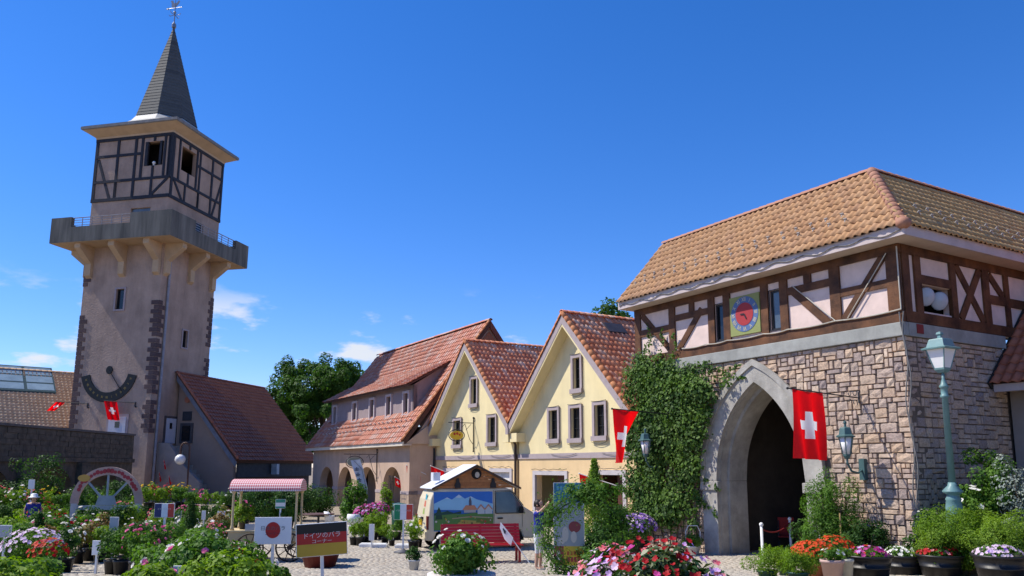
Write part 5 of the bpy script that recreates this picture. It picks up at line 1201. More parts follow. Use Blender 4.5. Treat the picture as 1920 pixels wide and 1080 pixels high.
def lamp_head(mb_f, mb_g, c, w, h, n=4, a0=math.pi / 4):
    x, y, z = c
    mb_f.lathe([(w * 0.20, z - 0.10), (w * 0.34, z - 0.04), (w * 0.36, z)], n, (x, y, 0), 0, 1, a0)
    mb_g.lathe([(w * 0.34, z), (w * 0.62, z + h)], n, (x, y, 0), 0, 1, a0)
    mb_f.lathe([(w * 0.84, z + h), (w * 0.86, z + h + 0.03), (w * 0.62, z + h + 0.06), (w * 0.50, z + h + 0.20), (w * 0.46, z + h + 0.22), (w * 0.12, z + h + 0.24), (w * 0.10, z + h + 0.30), (w * 0.17, z + h + 0.32), (w * 0.14, z + h + 0.36), (w * 0.02, z + h + 0.38)], n, (x, y, 0), 0, 1, a0)
    for k in range(n):
        t = a0 + 2 * math.pi * k / n; mb_f.tube([(x + w * 0.35 * math.cos(t), y + w * 0.35 * math.sin(t), z), (x + w * 0.63 * math.cos(t), y + w * 0.63 * math.sin(t), z + h)], 0.012, 5)
def street_lamp():
    b = gxd(1793, 16.3); b.z = 0.30
    g = thing('street_lamp', 'tall verdigris lamp post with square lantern before the stone side wall', 'lamp', b, R(28))
    top = at(1766, 690, 16.3).z - b.z
    m = MB(); m.lathe([(0.17, -0.1), (0.17, 1.0), (0.155, 1.3), (0.135, 1.42), (0.15, 1.45), (0.115, 1.50), (0.12, 1.54), (0.19, 1.59), (0.19, 1.61), (0.085, 1.72), (0.075, 1.78)], 12); m.build('plinth', verdigris, g, True)
    m = MB(); m.lathe([(0.07, 1.77), (0.058, top - 0.62), (0.085, top - 0.60), (0.085, top - 0.57), (0.068, top - 0.55), (0.066, top - 0.42), (0.09, top - 0.40), (0.09, top - 0.37), (0.06, top - 0.33), (0.03, top - 0.22), (0.03, top - 0.1)], 14); m.build('post', verdigris, g, True)
    f = MB(); q = MB(); lamp_head(f, q, (0, 0, top), 0.44, 0.38); f.build('lantern_frame', verdigris, g); q.build('lantern_glass', lamp_glass, g)
street_lamp()
for i, (px_, d, w, lab) in enumerate(((1778, 15.9, 0.72, 'rounded yellow-green hedge bush around the lamp post foot'), (1888, 15.3, 0.80, 'rounded yellow-green hedge bush beside the lilac flower tub'), (1832, 16.1, 0.5, 'smaller yellow-green bush between the two hedge mounds'))):
    b = gxd(px_, d); b.z = 0.30; bush('hedge_bush', lab, 'bush', b, (w, 0.6, 0.60), 20000, 0.045, leaf_lime, 60 + i, 120, 0.17, 0.05, None, True, 0.35, 0.4)
b = gxd(1865, 17.2); b.z = 0.3; bush('leafy_shrub', 'loose dark leafy shrub with pale shoots in the corner behind the lamp post', 'shrub', b, (0.75, 0.6, 1.05), 8200, 0.07, leaf_mid, 66, 60, 0.2, 0.35, shell=0.3)
b = gxd(1922, 16.6); b.z = 0.3; bush('silvery_shrub', 'tall shrub with silvery leaf tips beyond the loose leafy shrub in the raised bed', 'shrub', b, (0.48, 0.45, 1.1), 3200, 0.06, leaf_silver, 67, 40, 0.2, 0.3, shell=0.3)
b = gxd(1738, 16.4); b.z = 0.3; g = bush('white_flowered_shrub', 'dark shrub dotted with white flowers against the shaded stone wall', 'shrub', b, (0.42, 0.4, 0.62), 2600, 0.07, leaf_dark, 68, 30, 0.16)
rg_ = np.random.default_rng(4); P, N = top_points(rg_, 26, (0.42, 0.4, 0.62), -0.4, (0, 0, 0.62)); scatter_flowers('blossoms', g, F_wht, P, N, rg_, 0.7, 1.1, False)
b = gxd(1830, 16.9); b.z = 0.35; g = bush('white_rose_shrub', 'shrub with large white blooms above the hedge, beside the lamp post', 'shrub', b, (0.5, 0.4, 0.6), 3200, 0.07, leaf_mid, 69, 36, 0.16, 0.4)
P, N = top_points(rg_, 18, (0.5, 0.4, 0.65), 0.1, (0, 0, 1.0)); scatter_flowers('blossoms', g, F_wht, P, N, rg_, 1.4, 2.2, False)
b = A2(8.75, 15.98); b.z = 0.30; bush('silver_plant', 'low silver-grey foliage plant between crimson and lilac tubs', 'plant', b, (0.26, 0.2, 0.16), 1300, 0.06, leaf_silver, 70, 20, 0.09, 0.0, None, False)
# plants left of the arch
pot_plant('basket_plant', 'white wire basket pot with handle standing by the left arch jamb', A2(16.85, 15.85), 0.19, 0.24, white_paint, (0.30, 0.28, 0.20), 1200, 0.06, leaf_mid, 71)
m = MB(); b = A2(16.85, 15.85); m.tube([(-0.19, 0, 0.2), (-0.2, 0, 0.62), (-0.12, 0, 0.78), (0.12, 0, 0.78), (0.2, 0, 0.62), (0.19, 0, 0.2)], 0.012, 6); o = m.build('handle', white_paint, bpy.data.objects['basket_plant'])
bush('round_shrub', 'light green shrub at the foot of the ivy', 'shrub', A2(19.2, 15.1), (0.75, 0.6, 0.62), 5000, 0.07, leaf_mid, 72, 45, 0.2)
g = pot_plant('flower_pot', 'big pot of violet and pale pink flowers under the ivy', A2(17.7, 14.6), 0.30, 0.35, black_plastic, (0.55, 0.5, 0.42), 2200, 0.06, leaf_dark, 73, 'flower pot', [(F_pur, 220), (F_pale, 90)])

# ================================================================ big foreground planting
def impatiens():
    o = at(1215, 1075, 6.2); zg = gh(o.x, 6.2)
    g = thing('impatiens_planter', 'large planter heaped with crimson, lilac and pink impatiens on the rising plaza', 'flower planter', (o.x, 6.2, zg)); rg = np.random.default_rng(81)
    MB().lathe([(0.42, 0), (0.52, 0.42), (0.56, 0.42), (0.56, 0.50), (0.50, 0.50)], 28).build('planter', terracotta, g, True); MB().lathe([(0.5, 0.42), (0.5, 0.46)], 20).build('soil', soil, g)
    rad = (0.66, 0.62, 0.50); c = (0, 0, 0.50)
    P, N = clumpy(rg, 6500, rad, 90, 0.12, 0.4, 0.2, c); 
    lm = MR('impatiens_leaf', [(0.03,0.075,0.018),(0.05,0.10,0.022),(0.065,0.085,0.03),(0.085,0.13,0.03)], 0.4, 0.5, 0.2)
    foliage('foliage', [leaves(P, N, 0.085, rg, 0.42)], lm, g)
    big = [flower_mesh('blossom', m_, 0.030, 5, 0.3) for m_ in (P_red, P_lilac, P_pale, P_coral, P_magenta)]
    P, N = top_points(rg, 560, (0.66, 0.62, 0.55), -0.02, c); P = P * rg.uniform(0.93, 1.04, (len(P), 1)) + rg.normal(size=P.shape) * 0.012
    for p, n in zip(P, N):
        u = p[0]; v = p[2] - 0.5
        if u < -0.45: k = rg.choice([3, 1, 2], p=[0.5, 0.3, 0.2])
        elif v > 0.34 and -0.28 < u < 0.28: k = rg.choice([0, 3, 4], p=[0.86, 0.07, 0.07])
        elif u > 0.33: k = rg.choice([1, 2, 3], p=[0.5, 0.28, 0.22])
        elif v > 0.20 and u > -0.2: k = rg.choice([0, 1, 2], p=[0.55, 0.3, 0.15])
        else: k = rg.choice([1, 2, 0, 4], p=[0.5, 0.28, 0.12, 0.10])
        if rg.random() < 0.42: continue
        scatter_flowers('blossom', g, big[k], [p], [n + np.array([0, -0.35, 0]) + rg.normal(size=3) * 0.45], rg, 0.55, 1.2, True)
    # a second pot just behind with small pink blooms
    b = at(1145, 1010, 8.4); pot_plant('flower_pot', 'pot of small coral and white blooms behind the big impatiens planter', (b.x, 8.4, gh(b.x, 8.4)), 0.22, 0.45, terracotta, (0.26, 0.24, 0.20), 900, 0.06, leaf_mid, 82, 'flower pot', [(F_coral, 30), (F_wht, 14)], None, 0, True)
impatiens()
def rose_bush(name, label, base, rad, n, fl, seed, z0=0.1, leaf=0.075, mat=leaf_mid, group=None, single=True, cat='rose bush'):
    g = bush(name, label, cat, base, rad, n, leaf, mat, seed, 46, 0.2 * rad[0] / 0.6, z0, group); rg = np.random.default_rng(seed + 1)
    for fm, k in fl:
        P, N = top_points(rg, k, (rad[0], rad[1], rad[2] * 1.06), -0.1, (0, 0, z0 + rad[2])); scatter_flowers('blossom' if single else 'blossoms', g, fm, P, N, rg, 0.8, 1.3, single)
    return g
RO = {k: rose_mesh('blossom', m_, 0.05) for k, m_ in dict(white=P_white, pink=P_pink, red=P_red, yellow=P_yellow, coral=P_coral, mag=P_magenta).items()}
# white rose in the pale planter
b = gxd(866, 9.6); g = thing('white_rose_planter', 'bushy white rose in a white bowl planter before the red bench', 'flower planter', b)
MB().lathe([(0.26, 0), (0.29, 0.03), (0.37, 0.30), (0.40, 0.31), (0.40, 0.37), (0.35, 0.37)], 28).build('bowl', M('white_stone_bowl', (0.58, 0.53, 0.50), 0.8, 0.08), g, True)
rg_ = np.random.default_rng(91); P, N = clumpy(rg_, 3800, (0.37, 0.35, 0.20), 46, 0.12, 0.4, 0.5, (0, 0, 0.54)); foliage('foliage', [leaves(P, N, 0.055, rg_)], leaf_mid, g)
P, N = top_points(rg_, 16, (0.34, 0.32, 0.24), 0.35, (-0.03, 0, 0.56)); P[:, 2] += rg_.uniform(0, 0.10, len(P)); scatter_flowers('blossom', g, RO['white'], P, N, rg_, 0.4, 0.75, True)
# near rose bed, bottom left
near = [(322, 12.8, 0.55, 0.27, [('pink', 4), ('white', 5)]), (390, 11.6, 0.60, 0.33, [('pink', 5), ('white', 8), ('red', 2)]), (462, 12.0, 0.44, 0.26, [('red', 3), ('white', 4)]), (430, 10.4, 0.50, 0.21, [('white', 2)]), (372, 14.2, 0.50, 0.36, [('white', 8), ('coral', 3)]), (292, 10.6, 0.36, 0.14, [('pink', 2)]), (500, 10.8, 0.28, 0.15, [('red', 1), ('white', 2)])]
labs = ['rose bush with loose pink and white blooms beside the small white plant tags', 'full rose bush with pink, white and red blooms in the flowering rose bed', 'rose bush with red and white blooms beside the Japanese flag sign', 'low leafy rose bush in front of the full flowering one', 'pale rose bush with many white blooms behind the flowering rose bed', 'low bright rose bush at the path edge', 'small rose with red and white blooms below the Japanese flag sign']
for i, (px_, d, w, h, fl) in enumerate(near):
    rose_bush('rose_bush', labs[i], gxd(px_, d), (w, w * 0.85, h), 3000, [(RO[k], n_) for k, n_ in fl], 100 + i, 0.05, mat=(leaf_lime if i in (3, 5) else leaf_mid), group='roses in the flowering bed')
rose_bush('leafy_bush', 'bright leafy bush at the very corner of the flowering rose bed', gxd(20, 9.6), (0.50, 0.45, 0.20), 4200, [], 120, 0.06, 0.085, leaf_lime, None, True, 'bush')
rose_bush('leafy_bush', 'bright leafy bush next to the corner one, below the petunias', gxd(62, 10.8), (0.36, 0.36, 0.18), 2600, [], 121, 0.05, 0.08, leaf_mid, None, True, 'bush')
pot_plant('flower_pot', 'green pot overflowing with pale lilac petunias beside the path', gxd(62, 13.4), 0.26, 0.34, green_plastic, (0.46, 0.42, 0.30), 1800, 0.05, leaf_mid, 122, 'flower pot', [(F_pale, 120)], None, 0, True)
pot_plant('flower_pot', 'pot of scarlet petunias next to the lilac ones', gxd(94, 12.9), 0.20, 0.30, green_plastic, (0.28, 0.28, 0.24), 700, 0.05, leaf_mid, 123, 'flower pot', [(F_org, 50), (F_red, 40)], None, 0, True)
# ================================================================ nursery: rows of potted roses on the square
def nursery():
    rg = np.random.default_rng(200); protos = []
    fols = []
    for v in range(6):
        P, N = clumpy(rg, 900, (0.30, 0.30, 0.30), 20, 0.11, 0.3, 0.7, (0, 0, 0.62)); fo = foliage('foliage', [leaves(P, N, 0.06, rg)], (leaf_mid, leaf_lime, leaf_mid, leaf_dark, leaf_lime, leaf_rust)[v]); fols.append(fo.data); bpy.data.objects.remove(fo)
    pm = MB().lathe([(0.12, 0), (0.155, 0.26), (0.165, 0.26), (0.165, 0.30), (0.14, 0.30), (0.13, 0.27)], 14).mesh('pot', black_plastic, True)
    fls = {}
    for k, m_ in dict(white=RO['white'], pink=RO['pink'], red=RO['red'], yellow=RO['yellow'], coral=RO['coral']).items():
        for q in range(2):
            h = link('tmp', None); P, N = top_points(rg, 13 + 5 * q, (0.33, 0.33, 0.35), -0.3, (0, 0, 0.64)); scatter_flowers('blossoms', h, m_, P, N, rg, 0.5, 1.05, False)
            c = h.children[0]; fls[(k, q)] = c.data; bpy.data.objects.remove(c); bpy.data.objects.remove(h)
    desc = {0: 'mid-green', 1: 'yellow-green', 2: 'mid-green', 3: 'dark green', 4: 'yellow-green', 5: 'rusty-leaved'}
    def place(x, y, z, v, fl, s, rz, where):
        lab = desc[v] + ' potted rose' + ((' with ' + fl + ' blooms') if fl else ' without blooms') + ' ' + where
        o = thing('potted_rose', lab, 'potted rose', (x, y, z), rz, 'potted roses in the nursery rows'); o.scale = (s, s, s)
        link('foliage', fols[v], o); link('pot', pm, o)
        if fl: tag(link('blossoms', fls[(fl, int(rg.integers(0, 2)))], o), kind='stuff')
    wood = M('grey_bench_boards', (0.20, 0.18, 0.16), 0.85)
    def bench(px0, px1, d, z, where, dens, cols, lab):
        a = at(px0, 950, d).x; b_ = at(px1, 950, d).x
        t = thing('plant_bench', lab, 'plant bench', ((a + b_) / 2, d, 0)); L = (b_ - a) / 2 + 0.2
        MB().box(-L, L, -0.45, 0.45, z - 0.04, z).build('bench_top', wood, t)
        k = max(2, int(L / 0.9) + 1)
        for i in range(k):
            for yy in (-0.38, 0.38): x = -L + 0.15 + (2 * L - 0.3) * i / (k - 1); MB().box(x - 0.03, x + 0.03, yy - 0.03, yy + 0.03, 0, z - 0.04).build('leg', wood, t)
        n = int((b_ - a) * dens)
        for i in range(n):
            for row in (-0.22, 0.22):
                x = a + (b_ - a) * (i + 0.5) / n + rg.uniform(-0.1, 0.1) + (0.12 if row > 0 else 0)
                fl = rg.choice(cols); place(x, d + row, z, int(rg.choice([0, 1, 2, 3, 4])), None if fl == '-' else str(fl), rg.uniform(0.85, 1.2), rg.uniform(0, 6.28), where)
    bench(-10, 120, 27.0, 0.30, 'on the bench before the bridge wall', 1.7, ['-', '-', 'white', 'red'], 'low grey bench of potted roses before the bridge wall')
    bench(-20, 130, 31.0, 0.55, 'on the tall bench behind the first one', 1.6, ['-', 'coral', 'white', 'yellow'], 'taller grey bench of potted roses below the bridge arches')
    bench(145, 250, 23.6, 0.25, 'on the bench in front of the wheel sign', 1.9, ['-', '-', 'yellow', '-'], 'low bench of leafy roses in front of the wheel sign')
    bench(140, 262, 30.2, 0.40, 'on the bench behind the wheel sign', 1.6, ['-', '-', 'white'], 'bench of potted roses behind the wheel sign')
    bench(268, 345, 33.5, 0.60, 'on the bench before the tower stair', 1.9, ['yellow', 'coral', 'red', 'white', 'yellow'], 'bench crowded with yellow and coral roses before the tower stair')
    bench(345, 435, 33.0, 0.55, 'on the bench before the annex wall', 1.9, ['white', 'coral', 'pink', '-'], 'bench of pale roses before the annex wall')
    bench(225, 330, 25.5, 0.2, 'beside the French flag sign', 1.7, ['-', '-', 'coral', '-'], 'low bench of roses beside the French flag sign')
    for px_, d, v, fl, s, w in ((150, 20.6, 5, None, 1.0, 'on the paving beside the path'), (170, 21.2, 5, 'white', 1.05, 'on the paving beside the path'), (190, 20.8, 4, None, 1.0, 'on the paving beside the path'), (130, 18.5, 0, None, 0.95, 'at the path corner'), (118, 19.2, 2, None, 0.9, 'at the path corner'), (235, 18.8, 0, None, 1.1, 'by the grey notice board'), (255, 18.4, 3, None, 1.15, 'by the grey notice board'), (280, 19.0, 0, 'white', 1.1, 'by the grey notice board'), (300, 17.6, 0, None, 1.05, 'by the French flag sign post'), (320, 18.6, 2, None, 1.1, 'by the French flag sign post'), (215, 16.4, 3, None, 1.0, 'beside the small white plant tag'), (232, 16.2, 0, None, 1.0, 'beside the small white plant tag'), (262, 15.6, 0, 'pink', 1.0, 'at the edge of the rose bed'), (405, 22.0, 0, 'pink', 0.9, 'left of the gingham cart'), (418, 24.0, 3, None, 0.9, 'left of the gingham cart'), (20, 22.0, 1, None, 1.3, 'by the grey label board'), (45, 21.5, 1, None, 1.2, 'by the grey label board'), (100, 22.5, 0, 'white', 1.2, 'behind the dark conifer'), (120, 23.0, 2, 'red', 1.1, 'behind the dark conifer'), (88, 17.2, 1, None, 1.0, 'under the dark conifer'), (6, 18.6, 0, None, 1.0, 'by the grey label board'), (300, 21.2, 3, None, 1.1, 'behind the French flag sign'), (332, 21.6, 0, None, 1.1, 'behind the French flag sign'), (60, 24.5, 2, None, 1.2, 'behind the dark conifer'), (385, 20.0, 0, 'white', 1.1, 'left of the gingham cart'), (365, 18.6, 0, None, 1.1, 'left of the gingham cart')):
        b = gxd(px_, d); place(b.x, b.y, b.z, v, fl, s, rg.uniform(0, 6.28), w)
    # looser pots crowding the ground between the benches
    for i in range(62):
        px_ = float(rg.uniform(-5, 455)); d = float(rg.choice([17.5, 18.6, 20.0, 21.6, 23.0, 24.8, 28.5, 29.3])) + float(rg.uniform(-0.35, 0.35))
        if 128 < px_ < 250 and d < 20.5: continue
        if px_ > 425 and d < 23: continue
        b = gxd(px_, d); v = int(rg.choice([0, 1, 2, 3, 3, 0, 5])); fl = rg.choice(['-', '-', '-', '-', 'white', 'pink', 'coral']); wh = 'on the ground ' + ('by the flowering rose bed' if d < 19.5 else 'in the middle rows' if d < 26 else 'below the bridge wall')
        place(b.x, b.y, b.z, v, None if fl == '-' else str(fl), float(rg.uniform(0.85, 1.25)), float(rg.uniform(0, 6.28)), wh)
    # rows beyond the path by the arcade
    for px_, d, v, fl, s, w in ((664, 25.2, 1, None, 0.85, 'in the row before the white chair'), (676, 25.0, 1, None, 0.9, 'in the row before the white chair'), (690, 25.3, 1, None, 0.85, 'in the row before the white chair'), (700, 27.0, 1, None, 1.05, 'in the back row before the arcade'), (716, 27.2, 4, None, 1.0, 'in the back row before the arcade'), (722, 25.4, 1, None, 0.75, 'in the row beside the slim white tag'), (745, 27.0, 2, None, 0.9, 'in the back row before the arcade'), (735, 25.0, 2, None, 0.6, 'in the row beside the slim white tag'), (776, 23.4, 1, 'white', 1.0, 'beside the van rear'), (783, 24.6, 1, None, 1.0, 'beside the van rear')):
        b = gxd(px_, d); place(b.x, b.y, b.z, v, fl, s, rg.uniform(0, 6.28), w)
    for px_, d in ((712, 24.6), (757, 24.4), (690, 24.7)):
        b = gxd(px_, d); m = MB(); m.box(-0.24, 0.24, -0.16, 0.16, 0, 0.10); m.box(-0.21, 0.21, -0.13, 0.13, 0.1005, 0.12); o = m.build('white_tray', white_paint, bevel=0.01); o.location = b; tag(o, 'shallow white plant tray on the paving among the potted roses', 'tray', 'white plant trays')
nursery()
for px_, d, w, h, lab in ((62, 35.0, 1.5, 1.5, 'dark climbing shrub smothering the bridge wall foot'), (20, 33.5, 1.1, 0.9, 'dark shrub under the bridge wall, beside the rose benches'), (150, 38.0, 1.2, 0.8, 'dark shrub in the shade behind the wheel sign'), (225, 41.0, 1.3, 0.8, 'dark shrub at the tower foot'), (452, 36.0, 0.9, 0.62, 'dark shrub behind the outer post of the flower cart'), (500, 38.5, 1.1, 0.7, 'dark shrub between the flower cart and the annex side wall'), (548, 36.5, 1.0, 0.66, 'dark shrub behind the green card of the flower cart'), (592, 40.0, 1.1, 0.72, 'dark shrub beside the garden table, before the first arcade arch')):
    bush('shade_shrub', lab, 'shrub', gxd(px_, d), (w, 0.8, h), 3800, 0.11, leaf_dark, int(px_) + 500, 50, 0.35)
conifer('dark slender conifer standing between the rose benches near the path', gxd(72, 19.0), 1.25, 0.30, 3600, 301)
conifer('dark bushy conifer beside the French flag sign', gxd(356, 23.0), 1.42, 0.34, 4200, 302)
conifer('pointed golden-green cypress before the doorway of the yellow house', gxd(1116, 19.6), 2.55, 0.52, 9000, 303, leaf_lime)
bush('dark_shrub', 'dark shrub at the foot of the cypress, behind the leafy ring', 'shrub', gxd(1148, 19.2), (0.55, 0.5, 0.70), 4500, 0.065, leaf_dark, 304, 40, 0.18)
bush('dark_shrub', 'low dark shrub to the right of the poster board', 'shrub', gxd(1122, 17.6), (0.40, 0.35, 0.42), 2600, 0.065, leaf_dark, 305, 30, 0.14)
bush('climbing_plant', 'climber on a bamboo frame before the arcade', 'plant', gxd(660, 30.0), (0.5, 0.4, 0.8), 2600, 0.10, leaf_mid, 306, 30, 0.22, 0.2)
bush('climbing_plant', 'slender climber by the sunlit arcade pier', 'plant', gxd(722, 29.5), (0.22, 0.22, 0.75), 900, 0.09, leaf_lime, 307, 20, 0.14, 0.5)
pot_plant('flower_pot', 'dark pot of magenta-purple flowers before the arcade', gxd(690, 28.2), 0.3, 0.45, black_plastic, (0.55, 0.4, 0.36), 900, 0.08, leaf_dark, 308, 'flower pot', [(F_mag, 120), (F_lil, 50)])
pot_plant('flower_pot', 'second magenta flower pot next to the slender climber', gxd(708, 28.6), 0.28, 0.6, black_plastic, (0.42, 0.36, 0.32), 700, 0.08, leaf_dark, 309, 'flower pot', [(F_mag, 100), (F_lil, 30)])
pot_plant('small_pot_plant', 'little white pot plant standing alone on the setts', gp(776, 1070), 0.13, 0.24, M('pale_grey_pot', (0.50, 0.51, 0.52), 0.6), (0.18, 0.17, 0.15), 500, 0.06, leaf_dark, 310)

# ---- leafy ring trellis
def ring_trellis():
    b = gxd(1092, 16.4); g = thing('ring_trellis', 'standing ring trellis overgrown with feathery climber, before the poster board', 'trellis', b, R(-8))
    rg = np.random.default_rng(320); Rr = 0.74; zc = Rr + 0.02; n = 4600; t = rg.uniform(0, 6.283, n); th = 0.19 + 0.10 * np.maximum(0, np.sin(t + 0.3)) + 0.05 * np.sin(t * 7)
    u = rg.normal(size=(n, 3)) * th[:, None] * 0.62; P = np.stack([Rr * np.cos(t), np.zeros(n), zc + Rr * np.sin(t)], 1) + u; P[:, 2] = np.maximum(P[:, 2], 0.02)
    foliage('foliage', [leaves(P, u / 0.1 + rg.normal(size=(n, 3)) * 0.6 + np.array([0, -0.3, 0.5]), 0.07, rg, 0.38)], leaf_mid, g)
    P, N = clumpy(rg, 1800, (0.55, 0.25, 0.22), 26, 0.12, 0.3, 0, (0.25, 0.05, 1.62)); P2, N2 = clumpy(rg, 900, (0.25, 0.2, 0.25), 14, 0.12, 0.3, 0, (0.72, 0.05, 1.0)); foliage('overgrowth', [leaves(P, N, 0.07, rg, 0.38), leaves(P2, N2, 0.07, rg, 0.38)], leaf_mid, g)
    m = MB()
    for r in (Rr - 0.05, Rr + 0.05): m.tube([(r * math.cos(i * math.pi / 20), 0, zc + r * math.sin(i * math.pi / 20)) for i in range(41)], 0.012, 5)
    m.tube([(-0.35, -0.25, 0), (-0.35, 0.25, 0)], 0.02, 5); m.tube([(0.35, -0.25, 0), (0.35, 0.25, 0)], 0.02, 5)
    m.build('hoop', iron, g)
ring_trellis()

# ================================================================ flags
def flag(mb, P, along, W_, H_, drop=Vector((0, 0, -1)), seed=0, skew=0.0, fold=0.06, twist=0.0, cross=0.62, nf=2.2):
    rr = random.Random(seed); nu, nv = 44, 60; side = along.cross(drop).normalized(); V = []; F = []; MI = []
    for j in range(nv + 1):
        v = j / nv
        for i in range(nu + 1):
            u = i / nu; sq = 1 - twist * v * 0.6
            q = P + along * (W_ * (0.5 + (u - 0.5) * sq + skew * v * 0.3)) + drop * (H_ * v) + side * (fold * math.sin(u * nf * math.pi * 2 + v * 2.0 + seed) * (0.25 + v) + twist * (u - 0.5) * W_ * v)
            V.append(q + drop * (0.02 * math.sin(math.pi * u) * (1 - v)))
    a = cross * min(W_, H_) / 2; b_ = a * 0.31
    for j in range(nv):
        for i in range(nu):
            x = ((i + 0.5) / nu - 0.5) * W_; y = ((j + 0.5) / nv - 0.5) * H_
            w = (abs(x) < a and abs(y) < b_) or (abs(y) < a and abs(x) < b_)
            F.append((j*(nu+1)+i, j*(nu+1)+i+1, (j+1)*(nu+1)+i+1, (j+1)*(nu+1)+i)); MI.append(1 if w else 0)
    o = len(mb.v); mb.v += [tuple(q) for q in V]
    for f, m_ in zip(F, MI): mb.f.append(tuple(k + o for k in f)); mb.mi.append(m_); mb.r.append(0.0)
def scroll_bracket(m, base, out, up, L):
    base = Vector(base); out = Vector(out); up = Vector(up); m.tube([tuple(base + up * -0.12), tuple(base + up * 0.14)], 0.018, 6)
    for sg in (1, -1):
        for k, (r, cx_) in enumerate(((0.10, 0.15), (0.065, 0.33))):
            pts = []
            for i in range(15): t = i / 14 * 4.6; rr = r * (1 - i / 20); pts.append(tuple(base + out * (cx_ + rr * math.cos(t + 2.6)) + up * (sg * (0.02 + r) + sg * rr * math.sin(t + 2.6))))
            m.tube(pts, 0.010, 5)
def wall_flag(label, frame_root_s, z, tipz, W_, H_, off, **kw):
    g, xf = frameA('wall_flag', label, 'flag', frame_root_s, 16.46, 'Swiss flags on the gatehouse front'); L = 2.44
    P = Vector((0, -0.03, z)); Q = Vector((0, -L, tipz)); d = (Q - P).normalized()
    m = MB(); m.tube([tuple(P), tuple(Q)], 0.016, 6); m.ball(tuple(Q), 0.03); m.build('pole', iron, g)
    m = MB(); scroll_bracket(m, P, Vector((0, -1, 0)), Vector((0, 0, 1)), 0.5); m.build('scroll_bracket', M('grey_wrought_iron', (0.06, 0.065, 0.07), 0.45), g)
    m = MB(); flag(m, P + d * off, d, W_, H_, **kw); m.build('cloth', [red_cloth, white_cloth], g, True)
wall_flag('large red flag with white cross hanging from an iron pole across the archway', 11.82, 3.97, 4.08, 1.0, 1.50, 1.28, seed=1, skew=-0.05, fold=0.07)
wall_flag('red flag with white cross hanging folded in front of the ivy and yellow house', 18.0, 3.91, 4.01, 0.95, 1.50, 1.42, seed=4, skew=1.1, fold=0.16, twist=0.85, nf=1.0)
def small_flag(label, P, Q, W_, H_, seed, grp='small Swiss flags', parent_kind='small_flag'):
    P = Vector(P); Q = Vector(Q); g = thing(parent_kind, label, 'flag', P, 0, grp); d = (Q - P)
    m = MB(); m.tube([(0, 0, 0), tuple(d)], 0.016, 6); m.ball(tuple(d), 0.03); m.build('pole', white_paint, g)
    dn = d.normalized(); drop = Vector((0.12, 0, -1)).normalized(); m = MB(); flag(m, d - dn * W_, dn, W_, H_, drop, seed=seed, fold=0.05, skew=0.15, cross=0.66); m.build('cloth', [red_cloth, white_cloth], g, True)
pA = Vector(UA * 22.35 + VA * 17.50) + Vector((0, 0, 1.85))
def towardP(s, t, z): return UA * s + VA * t + Vector((0, 0, z))
small_flag('small red flag with white cross on a white stick at the yellow house doorway', towardP(22.2, 17.5, 1.72), towardP(23.1, 16.5, 2.15), 0.62, 0.72, 7)
small_flag('small red flag with white cross above the van rear, on the arcade corner', towardP(36.9, 17.0, 2.0), towardP(37.3, 16.1, 2.45), 0.75, 0.85, 8)
small_flag('small red flag with white cross on the yellow house wall behind the van roof', towardP(34.9, 17.5, 2.0), towardP(35.3, 16.5, 2.42), 0.7, 0.8, 9)
small_flag('tiny red flag inside the sunlit arcade arch', towardP(39.0, 16.9, 1.5), towardP(39.2, 16.3, 1.85), 0.3, 0.45, 10)
def T2p(s, t, z): p = (UT * s + VT * t) * K; return Vector((p.x, p.y, TZ(z)))
LEAN6 = -UT * (0.0165 * (TZ(6.0) - 14.5))
for s, lab, sd in ((31.35, 'red flag with white cross on a bracket below the sundial', 11), (34.55, 'red flag with white cross fluttering past the tower left corner', 12)):
    P = T2p(s, 40.20, 6.02) + LEAN6; Q = T2p(s + 1.55, 39.5, 6.12) + LEAN6; g = thing('tower_flag', lab, 'flag', P, 0, 'flags on the tower'); m = MB(); d = Q - P; m.tube([(0, 0.02, 0), tuple(d)], 0.025, 6); m.build('pole', iron, g)
    m = MB(); m.tube([(0, 0, 0.05), (0, -0.05, -0.2), (0.08, -0.05, -0.3)], 0.05, 6); m.build('bracket', iron, g)
    m = MB(); dn = d.normalized(); fw = 0.8 if sd == 11 else 0.55; flag(m, d - dn * fw, dn, fw, 1.3 if sd == 11 else 0.85, Vector((0.28, 0, -1)).normalized() if sd == 11 else Vector((-0.75, 0, -0.75)).normalized(), seed=sd, fold=0.12, cross=0.6, twist=0.3); m.build('cloth', [red_cloth, white_cloth], g, True)
for i, (s, z) in enumerate(((29.95, 2.55), (30.2, 1.85), (29.55, 1.65))):
    P = T2p(s, 41.08, z); g = thing('stair_flag', 'little red flag with white cross pinned to the tower stair parapet', 'flag', P, 0, 'little flags on the stair'); m = MB(); m.tube([(0, 0, 0), (0.1, -0.35, 0.25)], 0.012, 5); m.build('stick', white_paint, g)
    m = MB(); flag(m, Vector((0.04, -0.13, 0.10)), Vector((0.25, -0.8, 0.55)).normalized(), 0.32, 0.5, Vector((0.25, 0, -1)).normalized(), seed=i, fold=0.04); m.build('cloth', [red_cloth, white_cloth], g, True)
